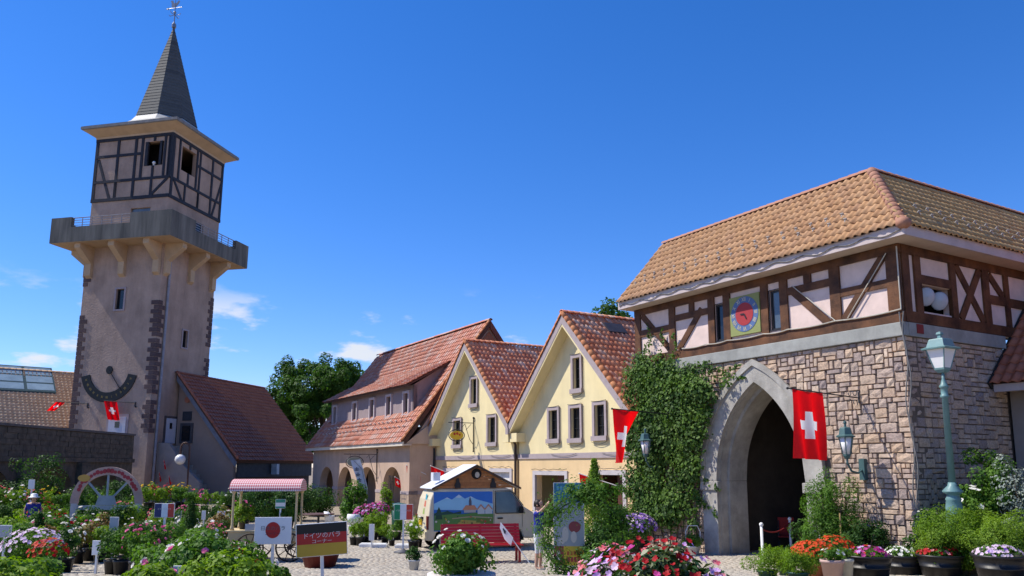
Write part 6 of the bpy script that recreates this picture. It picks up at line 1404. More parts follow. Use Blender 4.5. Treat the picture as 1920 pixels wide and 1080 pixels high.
# wall lanterns
for s, z, lab in ((11.80, 2.45, 'verdigris wall lantern on a bracket beside the stone corner'), (18.75, 2.55, 'verdigris wall lantern poking out of the ivy')):
    g, xf = frameA('wall_lantern', lab, 'lamp', s, 16.40, 'wall lanterns on the gatehouse front'); f = MB(); q = MB(); lamp_head(f, q, (0.0, -0.55, z + 0.22), 0.26, 0.38, 6, 0)
    f.tube([(0, -0.55, z + 0.2), (0, -0.55, z + 0.02), (0, -0.42, z - 0.16), (0, -0.2, z - 0.2), (0, -0.02, z - 0.12)], 0.024, 6); f.box(-0.07, 0.07, -0.06, 0.05, z - 0.36, z + 0.12)
    f.build('lantern_frame', M('dark_verdigris', (0.06, 0.12, 0.12), 0.45), g); q.build('lantern_glass', lamp_glass, g, True)
# ================================================================ signs
def sign(name, label, base, rz, w, h, zc, stripes, texts, post_h=None, foot=False, postm=None, th=0.02, tilt=0.0, edge=white_paint):
    g = thing(name, label, 'sign', base, rz); pm = postm or white_paint
    m = MB(); m.box(-0.022, 0.022, 0.012, 0.05, 0.0, zc + h * 0.3); m.build('post', pm, g)
    if foot: MB().lathe([(0.26, 0), (0.26, 0.04), (0.06, 0.09), (0.04, 0.12)], 20, (0, 0.03, 0)).build('foot', M('grey_sign_foot', (0.10, 0.10, 0.11), 0.6), g, True)
    bd = MB().box(-w / 2, w / 2, -th, 0.010, zc - h / 2, zc + h / 2).build('board', edge, g, bevel=0.003)
    for c, x0, x1, z0, z1 in stripes:
        e = 0.008; MB().box(-w / 2 + w * x0 + (e if x0 == 0 else 0), -w / 2 + w * x1 - (e if x1 == 1 else 0), -th - 0.003, -th - 0.0005, zc - h / 2 + h * z0 + (e if z0 == 0 else 0), zc - h / 2 + h * z1 - (e if z1 == 1 else 0)).build('colour_field', c, bd)
    for s, size, x, z, mt, sx in texts:
        m = MB(); put_text(m, s, size, x, zc + z, -th - 0.0062, 0, 0, sx); m.build('lettering', mt, bd)
    return g, bd
blk = MP('sign_black', (0.010, 0.010, 0.010)); red_s = MP('sign_red', (0.42, 0.018, 0.016)); gold_s = MP('sign_gold', (0.50, 0.32, 0.03)); wht_s = MP('sign_white', (0.74, 0.75, 0.76)); grn_s = MP('sign_green', (0.012, 0.22, 0.09)); blu_s = MP('sign_navy', (0.02, 0.03, 0.12)); orr_s = MP('sign_orange_red', (0.55, 0.05, 0.03)); ink = MP('sign_ink', (0.03, 0.03, 0.04)); pale_txt = MP('sign_pale_text', (0.62, 0.60, 0.58))
d = 11.2; b = gxd(609, d); zc = at(609, 1011, d).z - b.z
sign('flag_sign', 'black, red and gold sign board on a white post, tilted beside the dark red pot', b, R(16), 0.68, 0.44, zc, [(blk, 0, 1, 0.70, 1), (red_s, 0, 1, 0.38, 0.70), (gold_s, 0, 1, 0, 0.38)], [('ドイツのバラ', 0.085, 0, 0.055, pale_txt, 1.0), ('コーナー', 0.06, 0, -0.022, pale_txt, 1.15)])[0].rotation_euler = (0, R(-3), R(16))
d = 13.0; b = gxd(512, d); zc = at(512, 995, d).z - b.z
g, bd = sign('flag_sign', 'white sign board with red disc on a white post before the gingham cart', b, R(6), 0.57, 0.42, zc, [(wht_s, 0, 1, 0, 1)], [])
m = MB(); m.prism([(0.115 * math.cos(i * math.pi / 20), zc + 0.01 + 0.125 * math.sin(i * math.pi / 20)) for i in range(40)], 'y', -0.0275, -0.0235); m.build('red_disc', red_s, bd)
m = MB(); put_text(m, '日本のバラ', 0.078, 0, zc + 0.035, -0.0295); m.build('lettering', MP('sign_grey_ink', (0.10, 0.10, 0.11)), bd)
m = MB(); put_text(m, 'コーナー', 0.062, 0, zc - 0.045, -0.0297); m.build('lettering', ink, bd)
b = gp(755, 1037); d = b.y; zc = at(753, 960, d).z - b.z
sign('flag_sign', 'green, white and red sign board on a post with round foot', b, R(-4), 0.54, 0.43, zc, [(grn_s, 0, 0.33, 0, 1), (wht_s, 0.33, 0.66, 0, 1), (orr_s, 0.66, 1, 0, 1)], [('イタリアのバラ', 0.062, 0, 0.035, pale_txt, 1.0), ('コーナー', 0.05, 0, -0.05, pale_txt, 1.0)], None, True)
d = 19.5; b = gxd(306, d); zc = at(306, 957, d).z - b.z
sign('flag_sign', 'blue, white and red sign board on a thin post among the roses', b, R(-6), 0.50, 0.33, zc, [(blu_s, 0, 0.36, 0, 1), (wht_s, 0.36, 0.68, 0, 1), (orr_s, 0.68, 1, 0, 1)], [('フランスのバラ', 0.05, 0, 0.03, pale_txt, 1.0)])
# small white plant tags
for px_, py_, d, w, h, lab in ((183, 1027, 16.8, 0.17, 0.29, 'little white tag on a stick standing on the path'), (346, 1052, 11.4, 0.15, 0.13, 'upper of two white tags among the bedded roses'), (340, 1070, 11.0, 0.15, 0.13, 'lower of two white tags among the bedded roses'), (213, 985, 21.0, 0.24, 0.42, 'grey blank notice board among the yellow-leaved roses'), (8, 996, 18.0, 0.34, 0.26, 'grey label board at the edge of the rose rows'), (697, 998, 24.4, 0.16, 0.48, 'slim white tag board among the potted roses by the arcade'), (413, 969, 26.5, 0.24, 0.36, 'white tag board with red print behind the bedded roses'), (330, 968, 26.0, 0.26, 0.34, 'white tag behind the French flag sign'), (380, 966, 27.5, 0.13, 0.30, 'narrow white tag beside the dark conifer'), (51, 908, 30.0, 0.24, 0.34, 'white notice on a post before the bridge wall')):
    b = gxd(px_, d); zc = max(h / 2 + 0.03, at(px_, py_, d).z - b.z); mt = wht_s if 'grey' not in lab else MP('tag_grey', (0.38, 0.40, 0.42)); bar = MP('tag_print', (0.30, 0.28, 0.36) if 'red' not in lab else (0.4, 0.05, 0.05))
    sign('plant_tag', lab, b, R(random.Random(px_).uniform(-12, 12)), w, h, zc, [(mt, 0, 1, 0, 1)] + ([(bar, 0.3, 0.7, 0.45, 0.7)] if 'red' in lab else []), [])

# ---- hanging bracket signs
def bracket_sign(label, s, t0, zt, zb, L, zs, rx, rz_, colour, emblem):
    g, xf = frameA('bracket_sign', label, 'sign', s, t0, 'wrought iron bracket signs'); m = MB()
    m.tube([(0, -0.05, zb), (0, -0.05, zt)], 0.028, 6); m.ball((0, -0.05, zt), 0.05); m.ball((0, -0.05, zb), 0.04); m.tube([(0, -0.03, zt - 0.24), (0, -L, zt - 0.24)], 0.018, 6)
    m.tube([(0, 0.0, zb + 0.15), (0, -0.05, zb + 0.15)], 0.02, 5); m.tube([(0, 0.0, zt - 0.15), (0, -0.05, zt - 0.15)], 0.02, 5)
    for k, (c, r) in enumerate(((0.28, 0.16), (0.55, 0.10))):
        m.tube([(0, -c - r * (1 - i / 22) * math.cos(i * 0.36), zt - 0.24 - r - r * (1 - i / 22) * math.sin(i * 0.36 + 1.57)) for i in range(18)], 0.012, 5)
    m.tube([(0, -0.05, zb + 0.3), (0, -0.25, zb + 0.55), (0, -0.5, zt - 0.3)], 0.014, 5); m.build('bracket', iron, g)
    cy = -L * 0.68; m = MB()
    for sg in (-1, 1): m.tube([(0, cy + sg * rx * 0.6, zs + rz_ * 0.8), (0, cy + sg * rx * 0.6, zt - 0.24)], 0.008, 4)
    n = 28; m.tube([(0, cy + (rx + 0.06) * math.cos(i * 2 * math.pi / n), zs + (rz_ + 0.06) * math.sin(i * 2 * math.pi / n)) for i in range(n + 1)], 0.022, 5); m.build('wreath_hoop', iron, g)
    m = MB(); m.prism([(cy + rx * math.cos(i * 2 * math.pi / n), zs + rz_ * math.sin(i * 2 * math.pi / n)) for i in range(n)], 'x', -0.02, 0.02); bd = m.build('oval_board', colour, g)
    for y, z, r, mt in emblem:
        m = MB(); m.prism([(cy + y + r * math.cos(i * math.pi / 8), zs + z + r * math.sin(i * math.pi / 8)) for i in range(16)], 'x', 0.0205, 0.024); m.build('painted_rose', mt, bd)
rs = MP('painted_rose_red', (0.40, 0.03, 0.02)); 
bracket_sign('yellow oval sign with small roses on an iron bracket, yellow house front', 32.87, 17.56, 4.62, 3.08, 1.35, 3.80, 0.34, 0.20, MP('sign_yellow', (0.60, 0.40, 0.03)), [(-0.12, 0.06, 0.06, rs), (0.02, 0.08, 0.06, rs), (0.14, 0.03, 0.05, rs)])
bracket_sign('grey-green oval wreath sign on an iron bracket, arcade house front', 41.3, 16.14, 3.28, 1.62, 1.9, 2.62, 0.42, 0.26, MP('sign_sage', (0.24, 0.27, 0.22)), [(0.0, 0.05, 0.06, rs), (0.12, 0.02, 0.05, MP('painted_leaf', (0.16, 0.2, 0.03)))])
# feather banner
b = gxd(684, 30.5); g = thing('feather_banner', 'pale feather banner with vertical lettering, leaning before the arcade', 'banner', b)
m = MB(); pts = [(0, 0, 0), (0, 0, 1.1), (-0.02, 0, 1.7), (-0.18, 0, 2.3), (-0.5, 0, 2.62)]; m.tube(pts, 0.015, 6); m.build('pole', M('grey_banner_pole', (0.3, 0.3, 0.3), 0.5), g)
m = MB(); ns = 14; V = []
Lf = [(-0.02, 1.00), (-0.12, 1.25), (-0.25, 1.6), (-0.38, 2.0), (-0.52, 2.35), (-0.62, 2.62)]; Rt = [(0.0, 1.0), (0.05, 1.25), (0.06, 1.6), (-0.06, 2.0), (-0.14, 2.35), (-0.25, 2.66)]
for i, ((a, z), (c, z2)) in enumerate(zip(Lf, Rt)):
    for k in range(5): u = k / 4; V.append((a + (c - a) * u, 0.05 * math.sin(i * 1.4 + u * 4), z + (z2 - z) * u))
m.add(V, [(i*5+k, i*5+k+1, (i+1)*5+k+1, (i+1)*5+k) for i in range(5) for k in range(4)]); m.build('cloth', M('pale_banner_cloth', (0.58, 0.57, 0.60), 0.8), g, True)
m = MB()
for i in range(5):
    x = -0.36 + i * 0.055; z = 2.30 - i * 0.20; m.box(x - 0.08, x + 0.08, -0.075, -0.065, z - 0.02, z + 0.02); m.box(x - 0.02, x + 0.02, -0.076, -0.066, z - 0.07, z + 0.07); m.box(x - 0.08, x + 0.07, -0.077, -0.067, z - 0.07, z - 0.04)
m.build('lettering', MP('banner_ink', (0.10, 0.10, 0.13)), g)
# trellis and bin by the arcade pier
b = A2(38.0, 15.6); g = thing('iron_trellis', 'tall narrow iron trellis standing by the arcade corner pier', 'trellis', b, -AA); m = MB()
for x in (-0.28, -0.1, 0.1, 0.28): m.tube([(x, 0, 0), (x, 0, 1.95)], 0.016, 5)
for z in (0.3, 0.75, 1.2, 1.65, 1.9): m.tube([(-0.3, 0, z), (0.3, 0, z)], 0.012, 5)
m.build('trellis_frame', iron, g)
b = gxd(747, 31.0); g = thing('litter_bin', 'dark green lidded bin behind the Italian flag sign', 'bin', b); MB().lathe([(0.22, 0), (0.26, 0.05), (0.28, 0.85)], 16).build('bin_body', green_plastic, g, True); MB().lathe([(0.33, 0.852), (0.34, 0.93), (0.28, 0.99), (0.05, 1.03)], 16).build('lid', M('teal_bin_lid', (0.05, 0.13, 0.12), 0.4), g, True)
# garden chairs and table
def chair(label, b, rz):
    g = thing('garden_chair', label, 'chair', b, rz, 'white garden chairs'); m = MB(); m.lathe([(0.24, 0.42), (0.25, 0.44), (0.24, 0.46)], 16); m.build('seat', white_paint, g, True)
    for sx in (-1, 1):
        for sy in (-1, 1): MB().tube([(sx * 0.17, sy * 0.17, 0.43), (sx * 0.24, sy * 0.24, 0)], 0.022, 6).build('leg', white_paint, g)
    m = MB(); V = []
    for i in range(13):
        t = math.pi * (i / 12) ; 
        for z, r in ((0.46, 0.25), (0.66, 0.28), (0.82 if 2 < i < 10 else 0.68, 0.30)): V.append((r * math.cos(t), r * math.sin(t), z))
    m.add(V, [(i*3+k, (i+1)*3+k, (i+1)*3+k+1, i*3+k+1) for i in range(12) for k in range(2)]); o = m.build('backrest', white_paint, g, True); s = o.modifiers.new('thickness', 'SOLIDIFY'); s.thickness = 0.02
chair('white tub-shaped garden chair behind the row of young roses', gxd(666, 27.5), R(170)); chair('second white garden chair, beside the round dark table', gxd(622, 29.0), R(120))
b = gxd(596, 29.0); g = thing('garden_table', 'round dark garden table before the arcade', 'table', b); MB().lathe([(0.55, 0.70), (0.56, 0.72), (0.55, 0.74)], 24).build('table_top', M('table_brown', (0.10, 0.05, 0.035), 0.6), g); MB().tube([(0, 0, 0.03), (0, 0, 0.70)], 0.04).build('table_stem', iron, g); MB().lathe([(0.28, 0), (0.26, 0.03)], 16).build('table_foot', iron, g)
# dark red planter behind German sign
b = gp(600, 1063); pot_plant('big_pot', 'wide dark red clay planter behind the German flag sign', b, 0.50, 0.42, M('dark_red_clay', (0.13, 0.022, 0.016), 0.6), (0.45, 0.4, 0.22), 1200, 0.07, leaf_dark, 401)

# ================================================================ wheel-shaped rose sign
def wheel_sign():
    b = gxd(196, 26.0); g = thing('wheel_sign', 'half-wheel sign with pale pink rim, red roses and grey spokes', 'sign', b); zc = at(196, 944, 26.0).z; ro, ri = 1.16, 0.90; n = 32; m = MB()
    for i in range(n):
        t0, t1 = math.pi * i / n, math.pi * (i + 1) / n; m.prism([(ri * math.cos(t0), zc + ri * math.sin(t0)), (ro * math.cos(t0), zc + ro * math.sin(t0)), (ro * math.cos(t1), zc + ro * math.sin(t1)), (ri * math.cos(t1), zc + ri * math.sin(t1))], 'y', -0.05, 0.0)
    rim = m.build('rim', M('faded_pink_board', (0.42, 0.29, 0.24), 0.8), g)
    gp_ = M('grey_blue_board', (0.26, 0.31, 0.33), 0.8)
    for a in (R(90), R(47), R(133)): MB().bar2((0.1 * math.cos(a), zc + 0.1 * math.sin(a)), ((ri - 0.002) * math.cos(a), zc + (ri - 0.002) * math.sin(a)), 0.06, 'y', -0.04, -0.01).build('spoke', gp_, g)
    MB().prism([(-0.34, zc - 0.05), (0.34, zc - 0.05), (0.24, zc + 0.25), (-0.24, zc + 0.25)], 'y', -0.06, -0.042).build('hub_board', gp_, g)
    for sx in (-1, 1): MB().box(sx * 1.03 - 0.10, sx * 1.03 + 0.10, -0.05, 0.02, 0, zc - 0.002).build('post', M('pale_grey_post', (0.42, 0.42, 0.42), 0.8), g)
    MB().box(-0.93, 0.93, -0.045, -0.01, zc - 0.20, zc - 0.06).build('cross_board', gp_, g)
    rr = random.Random(9); rm = MP('painted_red', (0.30, 0.02, 0.03))
    for i in range(21):
        a = R(26 + 128 * i / 20); r = (ri + ro) / 2 + rr.uniform(-0.03, 0.03); q = rr.uniform(0.05, 0.08); m = MB(); m.prism([(r * math.cos(a) + q * math.cos(k * math.pi / 6), zc + r * math.sin(a) + q * math.sin(k * math.pi / 6)) for k in range(12)], 'y', -0.056, -0.0505); m.build('painted_rose', rm, rim)
    m = MB(); m.prism([(-0.76 + 0.20 * math.cos(k * math.pi / 8), zc + 0.80 + 0.11 * math.sin(k * math.pi / 8)) for k in range(16)], 'y', -0.07, -0.051); o = m.build('yellow_plaque', MP('plaque_ochre', (0.45, 0.27, 0.05)), g)
wheel_sign()

# ================================================================ flower cart with gingham roof
def cart():
    b = gp(498, 1050); g = thing('flower_cart', 'cream wooden flower cart with red gingham barrel roof and spoked wheels', 'cart', b, R(4)); d = b.y
    cream = M('cream_cart_paint', (0.58, 0.46, 0.26), 0.7, 0.08)
    zt = at(498, 898, d).z; ze = at(498, 920, d).z; zb = at(498, 992, d).z; HL = 0.90; wy = 0.42
    gm, nt, bs = _bsdf('red_gingham'); tcn = nt.nodes.new('ShaderNodeTexCoord'); sx = nt.nodes.new('ShaderNodeSeparateXYZ'); nt.links.new(tcn.outputs['UV'], sx.inputs[0])
    def stripe(o):
        a = nt.nodes.new('ShaderNodeMath'); a.operation = 'FRACT'; nt.links.new(o, a.inputs[0]); c = nt.nodes.new('ShaderNodeMath'); c.operation = 'GREATER_THAN'; nt.links.new(a.outputs[0], c.inputs[0]); c.inputs[1].default_value = 0.5; return c.outputs[0]
    ad = nt.nodes.new('ShaderNodeMath'); ad.operation = 'ADD'; nt.links.new(stripe(sx.outputs[0]), ad.inputs[0]); nt.links.new(stripe(sx.outputs[1]), ad.inputs[1])
    hf = nt.nodes.new('ShaderNodeMath'); hf.operation = 'MULTIPLY'; hf.inputs[1].default_value = 0.5; nt.links.new(ad.outputs[0], hf.inputs[0])
    rp = nt.nodes.new('ShaderNodeValToRGB'); nt.links.new(hf.outputs[0], rp.inputs[0]); rp.color_ramp.elements[0].color = (0.72, 0.62, 0.60, 1); rp.color_ramp.elements[1].color = (0.48, 0.025, 0.05, 1); nt.links.new(rp.outputs[0], bs.inputs['Base Color']); bs.inputs['Roughness'].default_value = 0.8
    m = MB(); n = 14; V = []; uv = []; R_ = 0.46
    arc = [(-R_ * math.cos(math.pi * i / n), (zt - ze) * math.sin(math.pi * i / n)) for i in range(n + 1)]
    for x in (-HL, HL):
        for y, z in arc: V.append((x, y, ze + z))
    F = [(i, i + 1, n + 1 + i + 1, n + 1 + i) for i in range(n)] + [tuple(range(n + 1)), tuple(range(n + 1, 2 * n + 2))]
    m.add(V, F); o = m.build('barrel_roof', gm, g); uvl = o.data.uv_layers.new(name='UVMap')
    for p in o.data.polygons:
        for li in p.loop_indices:
            vi = o.data.loops[li].vertex_index; k = vi % (n + 1); xx = V[vi][0]
            uvl.data[li].uv = (xx / 0.055, k * 0.055 / 0.055 * 0.85) if len(p.vertices) == 4 else (V[vi][1] / 0.055, V[vi][2] / 0.055)
    for sx_ in (-1, 1):
        for sy in (-1, 1):
            x = sx_ * 0.80; y = sy * 0.36; m = MB(); m.lathe([(0.06, zb), (0.045, zb + 0.08), (0.033, zb + 0.14), (0.03, ze - 0.10), (0.045, ze - 0.04), (0.07, ze)], 8, (x, y, 0)); m.build('roof_post', cream, g, True)
    m = MB(); m.box(-0.95, 0.95, -0.45, 0.45, zb - 0.04, zb); m.build('cart_deck', cream, g, bevel=0.008); m = MB(); m.box(-0.88, 0.88, -0.42, 0.42, zb - 0.28, zb - 0.041); m.build('cart_box', cream, g)
    wm = M('dark_wheel_wood', (0.035, 0.022, 0.015), 0.7)
    for x in (-0.5, 0.5):
        for y in (-0.52, 0.52):
            rw = 0.36; w = link('wheel', None, g); w.location = (x + 0.2, y, rw); m = MB(); m.tube([(rw * 0.95 * math.cos(i * math.pi / 14), 0, rw * 0.95 * math.sin(i * math.pi / 14)) for i in range(29)], 0.022, 6); m.build('rim', wm, w)
            for k in range(10): a = k * math.pi / 5; MB().tube([(0.05 * math.cos(a), 0, 0.05 * math.sin(a)), (rw * 0.94 * math.cos(a), 0, rw * 0.94 * math.sin(a))], 0.012, 5).build('spoke', wm, w)
            MB().tube([(0, -0.06, 0), (0, 0.06, 0)], 0.06, 10).build('hub', wm, w)
    for x in (-0.3, 0.7): MB().tube([(x, -0.5, 0.36), (x, 0.5, 0.36)], 0.025, 6).build('axle', wm, g); 
    for x in (-0.3, 0.7): MB().box(x - 0.05, x + 0.05, -0.3, 0.3, 0.36, zb - 0.281).build('axle_block', cream, g)
    for i, (x, y, s) in enumerate(((-0.60, 0.0, 1.0), (0.10, 0.15, 0.9), (0.55, 0.0, 1.0))):
        p = b + Matrix.Rotation(R(4), 3, 'Z') @ Vector((x, y, zb)); pot_plant('cart_plant', ['leafy green pot plant at the outer end of the flower cart deck', 'leafy pot plant in the middle of the flower cart', 'leafy pot plant beside the green card on the flower cart'][i], p, 0.14, 0.22, black_plastic, (0.26 * s, 0.24 * s, 0.22 * s), 1000, 0.07, leaf_mid if i else leaf_lime, 410 + i)
    p = b + Matrix.Rotation(R(4), 3, 'Z') @ Vector((0.36, -0.2, zb)); sign('price_card', 'green and white card on a stick on the flower cart', p, R(8), 0.25, 0.24, at(528, 944, d).z - p.z, [(MP('card_green', (0.03, 0.26, 0.18)), 0, 1, 0.62, 1), (wht_s, 0, 1, 0.22, 0.62), (MP('card_green', (0.03, 0.26, 0.18)), 0, 1, 0, 0.22)], [])
    p = b + Matrix.Rotation(R(4), 3, 'Z') @ Vector((-0.35, -0.38, zb)); m = MB(); m.box(-0.12, 0.12, -0.01, 0.01, 0, 0.16); o = m.build('name_card', MP('grey_card', (0.42, 0.42, 0.42))); o.location = p; tag(o, 'small grey card propped on the flower cart deck', 'card')
cart()

# ================================================================ van with a little wooden gable on top
def van():
    P = gp(800, 1034); yaw = R(20); g = thing('van', 'cream micro van with painted mural side and a little wooden gable roof on top', 'van', P, yaw)
    L, Wd = 3.35, 1.45; cream = M('cream_van_paint', (0.70, 0.61, 0.43), 0.38, 0.05, 2, 0.0, 10, 0.45, stain=0.2)
    # local: x forward from the rear bumper, y from the visible side (0) to the far side (Wd)
    prof = [(0.02, 0.28), (0.0, 0.55), (0.03, 0.95), (0.10, 1.45), (0.20, 1.68), (0.38, 1.755), (2.45, 1.76), (2.62, 1.71), (3.00, 1.20), (3.27, 1.04), (3.35, 0.90), (3.36, 0.45), (3.30, 0.28), (2.98, 0.28), (2.90, 0.50), (2.74, 0.60), (2.56, 0.60), (2.40, 0.50), (2.32, 0.28), (0.86, 0.28), (0.78, 0.50), (0.62, 0.60), (0.44, 0.60), (0.28, 0.50), (0.20, 0.28)]
    m = MB(); n = len(prof); ins = lambda z: 0.0 if z < 0.95 else 0.09 * (z - 0.95) / 0.8
    V = [(x, ins(z), z) for x, z in prof] + [(x, Wd - ins(z), z) for x, z in prof]
    m.add(V, [tuple(range(n)), tuple(range(n, 2 * n))[::-1]] + [(i, n + i, n + (i + 1) % n, (i + 1) % n) for i in range(n)])
    body = m.build('body', cream, g); bv = body.modifiers.new('bevel', 'BEVEL'); bv.width = 0.05; bv.segments = 3; bv.limit_method = 'ANGLE'; bv.angle_limit = R(50)
    MB().box(0.3, 3.0, 0.1, Wd - 0.1, 0.22, 0.40).build('underbody', dark, g)
    def side(pts, y, nm, mt, par=g, th=0.006):
        m = MB(); k = len(pts); yy = [ins(z) - y for x, z in pts]; m.add([(x, a, z) for (x, z), a in zip(pts, yy)] + [(x, a + th, z) for (x, z), a in zip(pts, yy)], [tuple(range(k)), tuple(range(k, 2 * k))[::-1]] + [(i, (i + 1) % k, k + (i + 1) % k, k + i) for i in range(k)]); return m.build(nm, mt, par)
    tyre = M('tyre_rubber', (0.015, 0.015, 0.015), 0.8)
    for x in (0.53, 2.65):
        for y in (0.05, Wd - 0.17):
            w = link('wheel', None, g); w.location = (x, y, 0.27); MB().add([], []); m = MB(); prof2 = [(0.15, 0.0), (0.25, 0.0), (0.27, 0.03), (0.27, 0.11), (0.25, 0.14), (0.15, 0.14)]; N_ = 24; V2 = [(r * math.cos(2*math.pi*k/N_), yy, r * math.sin(2*math.pi*k/N_)) for r, yy in prof2 for k in range(N_)]; m.add(V2, [(i*N_+k, i*N_+(k+1) % N_, (i+1)*N_+(k+1) % N_, (i+1)*N_+k) for i in range(5) for k in range(N_)]); m.build('tyre', tyre, w, True)
            m = MB(); m.prism([(0.155 * math.cos(2*math.pi*k/20), 0.155 * math.sin(2*math.pi*k/20)) for k in range(20)], 'y', 0.025, 0.05); m.prism([(0.05 * math.cos(2*math.pi*k/12), 0.05 * math.sin(2*math.pi*k/12)) for k in range(12)], 'y', 0.010, 0.025); m.build('rim', M('steel_rim', (0.35, 0.35, 0.36), 0.4, 0.05, 3, 0, 10, 0.5, 0.6), w)
    # side glass and door
    fw = side([(2.10, 1.04), (2.98, 1.04), (2.92, 1.18), (2.62, 1.60), (2.55, 1.65), (2.10, 1.65)], 0.004, 'door_window', M('van_glass', (0.10, 0.13, 0.12), 0.05, 0.3, 2, 0, 3, 0.6)); 
    mb = MB(); ln = [(2.08, 1.02), (3.00, 1.02), (2.94, 1.19), (2.64, 1.61), (2.56, 1.67), (2.08, 1.67)]
    mb.tube([(x, ins(z) - 0.006, z) for x, z in ln + ln[:1]], 0.014, 4); mb.build('window_seal', tyre, fw)
    mb = MB(); 
    for x in (2.03, 2.92): mb.tube([(x, ins(z) - 0.002, z) for z in ((0.62, 1.0, 1.7) if x < 2.5 else (0.62, 0.9, 1.0))], 0.006, 4)
    mb.build('door_gap', dark, g)
    MB().box(2.14, 2.30, -0.02, 0.01, 0.86, 0.90).build('door_handle', tyre, g)
    MB().box(2.80, 2.90, -0.16, -0.04, 1.02, 1.22).build('wing_mirror', tyre, g, bevel=0.02)
    mt = MB(); mt.tube([(2.82, -0.05, 1.10), (2.80, 0.05, 1.06)], 0.015, 5); mt.build('mirror_arm', tyre, g)
    m = MB(); m.add([(2.64, 0.14, 1.68), (2.64, Wd - 0.14, 1.68), (2.99, Wd - 0.08, 1.22), (2.99, 0.08, 1.22)], [(0, 1, 2, 3)]); o = m.build('windscreen', glass, g); o.location = (0.012, 0, 0.012)
    MB().box(3.335, 3.36, 0.1, 0.35, 0.66, 0.84).build('headlight', lamp_glass, g); MB().box(3.335, 3.36, Wd - 0.35, Wd - 0.1, 0.66, 0.84).build('headlight', lamp_glass, g)
    # rear: bumper, plate, lamps, window
    MB().box(-0.05, 0.05, 0.02, Wd - 0.02, 0.30, 0.55).build('rear_bumper', cream, g, bevel=0.02)
    MB().box(-0.022, 0.0, 0.62, 0.95, 0.70, 0.86).build('number_plate', MP('plate_yellow', (0.60, 0.38, 0.02)), g)
    MB().box(-0.02, 0.02, 0.55, 1.0, 0.88, 0.93).build('plate_lamp_bar', tyre, g)
    MB().box(0.0, 0.045, -0.004, 0.13, 0.60, 0.98).build('tail_light', MP('tail_red', (0.16, 0.01, 0.012), 0.3), g)
    MB().box(0.0, 0.045, Wd - 0.13, Wd + 0.004, 0.60, 0.98).build('tail_light', MP('tail_red', (0.16, 0.01, 0.012), 0.3), g)
    for i, (c, z, y) in enumerate((((0.05, 0.32, 0.42), 1.50, 0.58), ((0.60, 0.16, 0.10), 1.30, 0.62), ((0.30, 0.40, 0.10), 1.08, 0.66))):
        x = 0.10 - (1.45 - z) * 0.14 - 0.012; m = MB(); m.add([(x, y - 0.16, z - 0.07), (x, y + 0.06, z - 0.07), (x + 0.02, y + 0.04, z + 0.09), (x + 0.02, y - 0.10, z + 0.10)], [(0, 1, 2, 3)]); m.build('rear_sticker', MP('sticker_%d' % i, c), g)
    # mural panel: sky, alps, village, meadow (figures of the original left out)
    X0, X1, Z0, Z1 = 0.20, 2.00, 0.55, 1.66
    pan = side([(X0, Z0), (X1, Z0), (X1, Z1), (X0, Z1)], 0.012, 'mural_panel', MP('mural_sky', (0.035, 0.17, 0.55)), g, 0.012)
    def mu(pts, lay, c, nm='mural_shape'):
        side([(X0 + (X1 - X0) * u, Z0 + (Z1 - Z0) * v) for u, v in pts], 0.013 + 0.002 * lay, nm, MP('mural_%d_%d_%d' % tuple(int(q * 999) for q in c), c), pan, 0.0012)
    mu([(0.0, 0.55), (0.0, 0.70), (0.22, 0.86), (0.30, 0.80), (0.42, 0.93), (0.52, 0.82), (0.62, 0.88), (0.72, 0.80), (1.0, 0.68), (1.0, 0.5)], 1, (0.28, 0.55, 0.72))
    mu([(0.36, 0.86), (0.42, 0.93), (0.47, 0.87), (0.44, 0.84)], 2, (0.55, 0.68, 0.75)); mu([(0.18, 0.83), (0.22, 0.86), (0.27, 0.82)], 2, (0.55, 0.68, 0.75)); mu([(0.58, 0.855), (0.62, 0.88), (0.67, 0.83)], 2, (0.55, 0.68, 0.75))
    mu([(0.0, 0.02), (1.0, 0.02), (1.0, 0.42), (0.75, 0.46), (0.4, 0.42), (0.18, 0.50), (0.0, 0.46)], 3, (0.09, 0.22, 0.05)); mu([(0.30, 0.03), (0.85, 0.03), (0.75, 0.24), (0.45, 0.28)], 4, (0.42, 0.33, 0.08)); mu([(0.34, 0.10), (0.66, 0.08), (0.6, 0.15), (0.4, 0.17)], 5, (0.45, 0.14, 0.05))
    mu([(0.50, 0.46), (0.70, 0.46), (0.70, 0.54), (0.50, 0.54)], 4, (0.42, 0.40, 0.36)); mu([(0.47, 0.53), (0.73, 0.53), (0.68, 0.65), (0.53, 0.65)], 5, (0.55, 0.24, 0.12)); mu([(0.585, 0.64), (0.63, 0.64), (0.63, 0.76), (0.607, 0.88), (0.585, 0.76)], 6, (0.10, 0.10, 0.13))
    for u in (0.79, 0.92): mu([(u - 0.06, 0.42), (u + 0.06, 0.42), (u + 0.06, 0.56), (u, 0.66), (u - 0.06, 0.56)], 5, (0.52, 0.56, 0.55)); mu([(u - 0.08, 0.53), (u, 0.68), (u + 0.08, 0.53), (u + 0.055, 0.53), (u, 0.63), (u - 0.055, 0.53)], 6, (0.52, 0.24, 0.13))
    mu([(0.02, 0.30), (0.14, 0.30), (0.11, 0.52), (0.08, 0.62), (0.05, 0.52)], 5, (0.02, 0.06, 0.03)); mu([(0.70, 0.20), (0.98, 0.18), (0.98, 0.30), (0.72, 0.30)], 5, (0.12, 0.17, 0.03)); mu([(0.16, 0.06), (0.30, 0.06), (0.27, 0.16), (0.18, 0.15)], 5, (0.34, 0.33, 0.34))
    mr_ = random.Random(12)
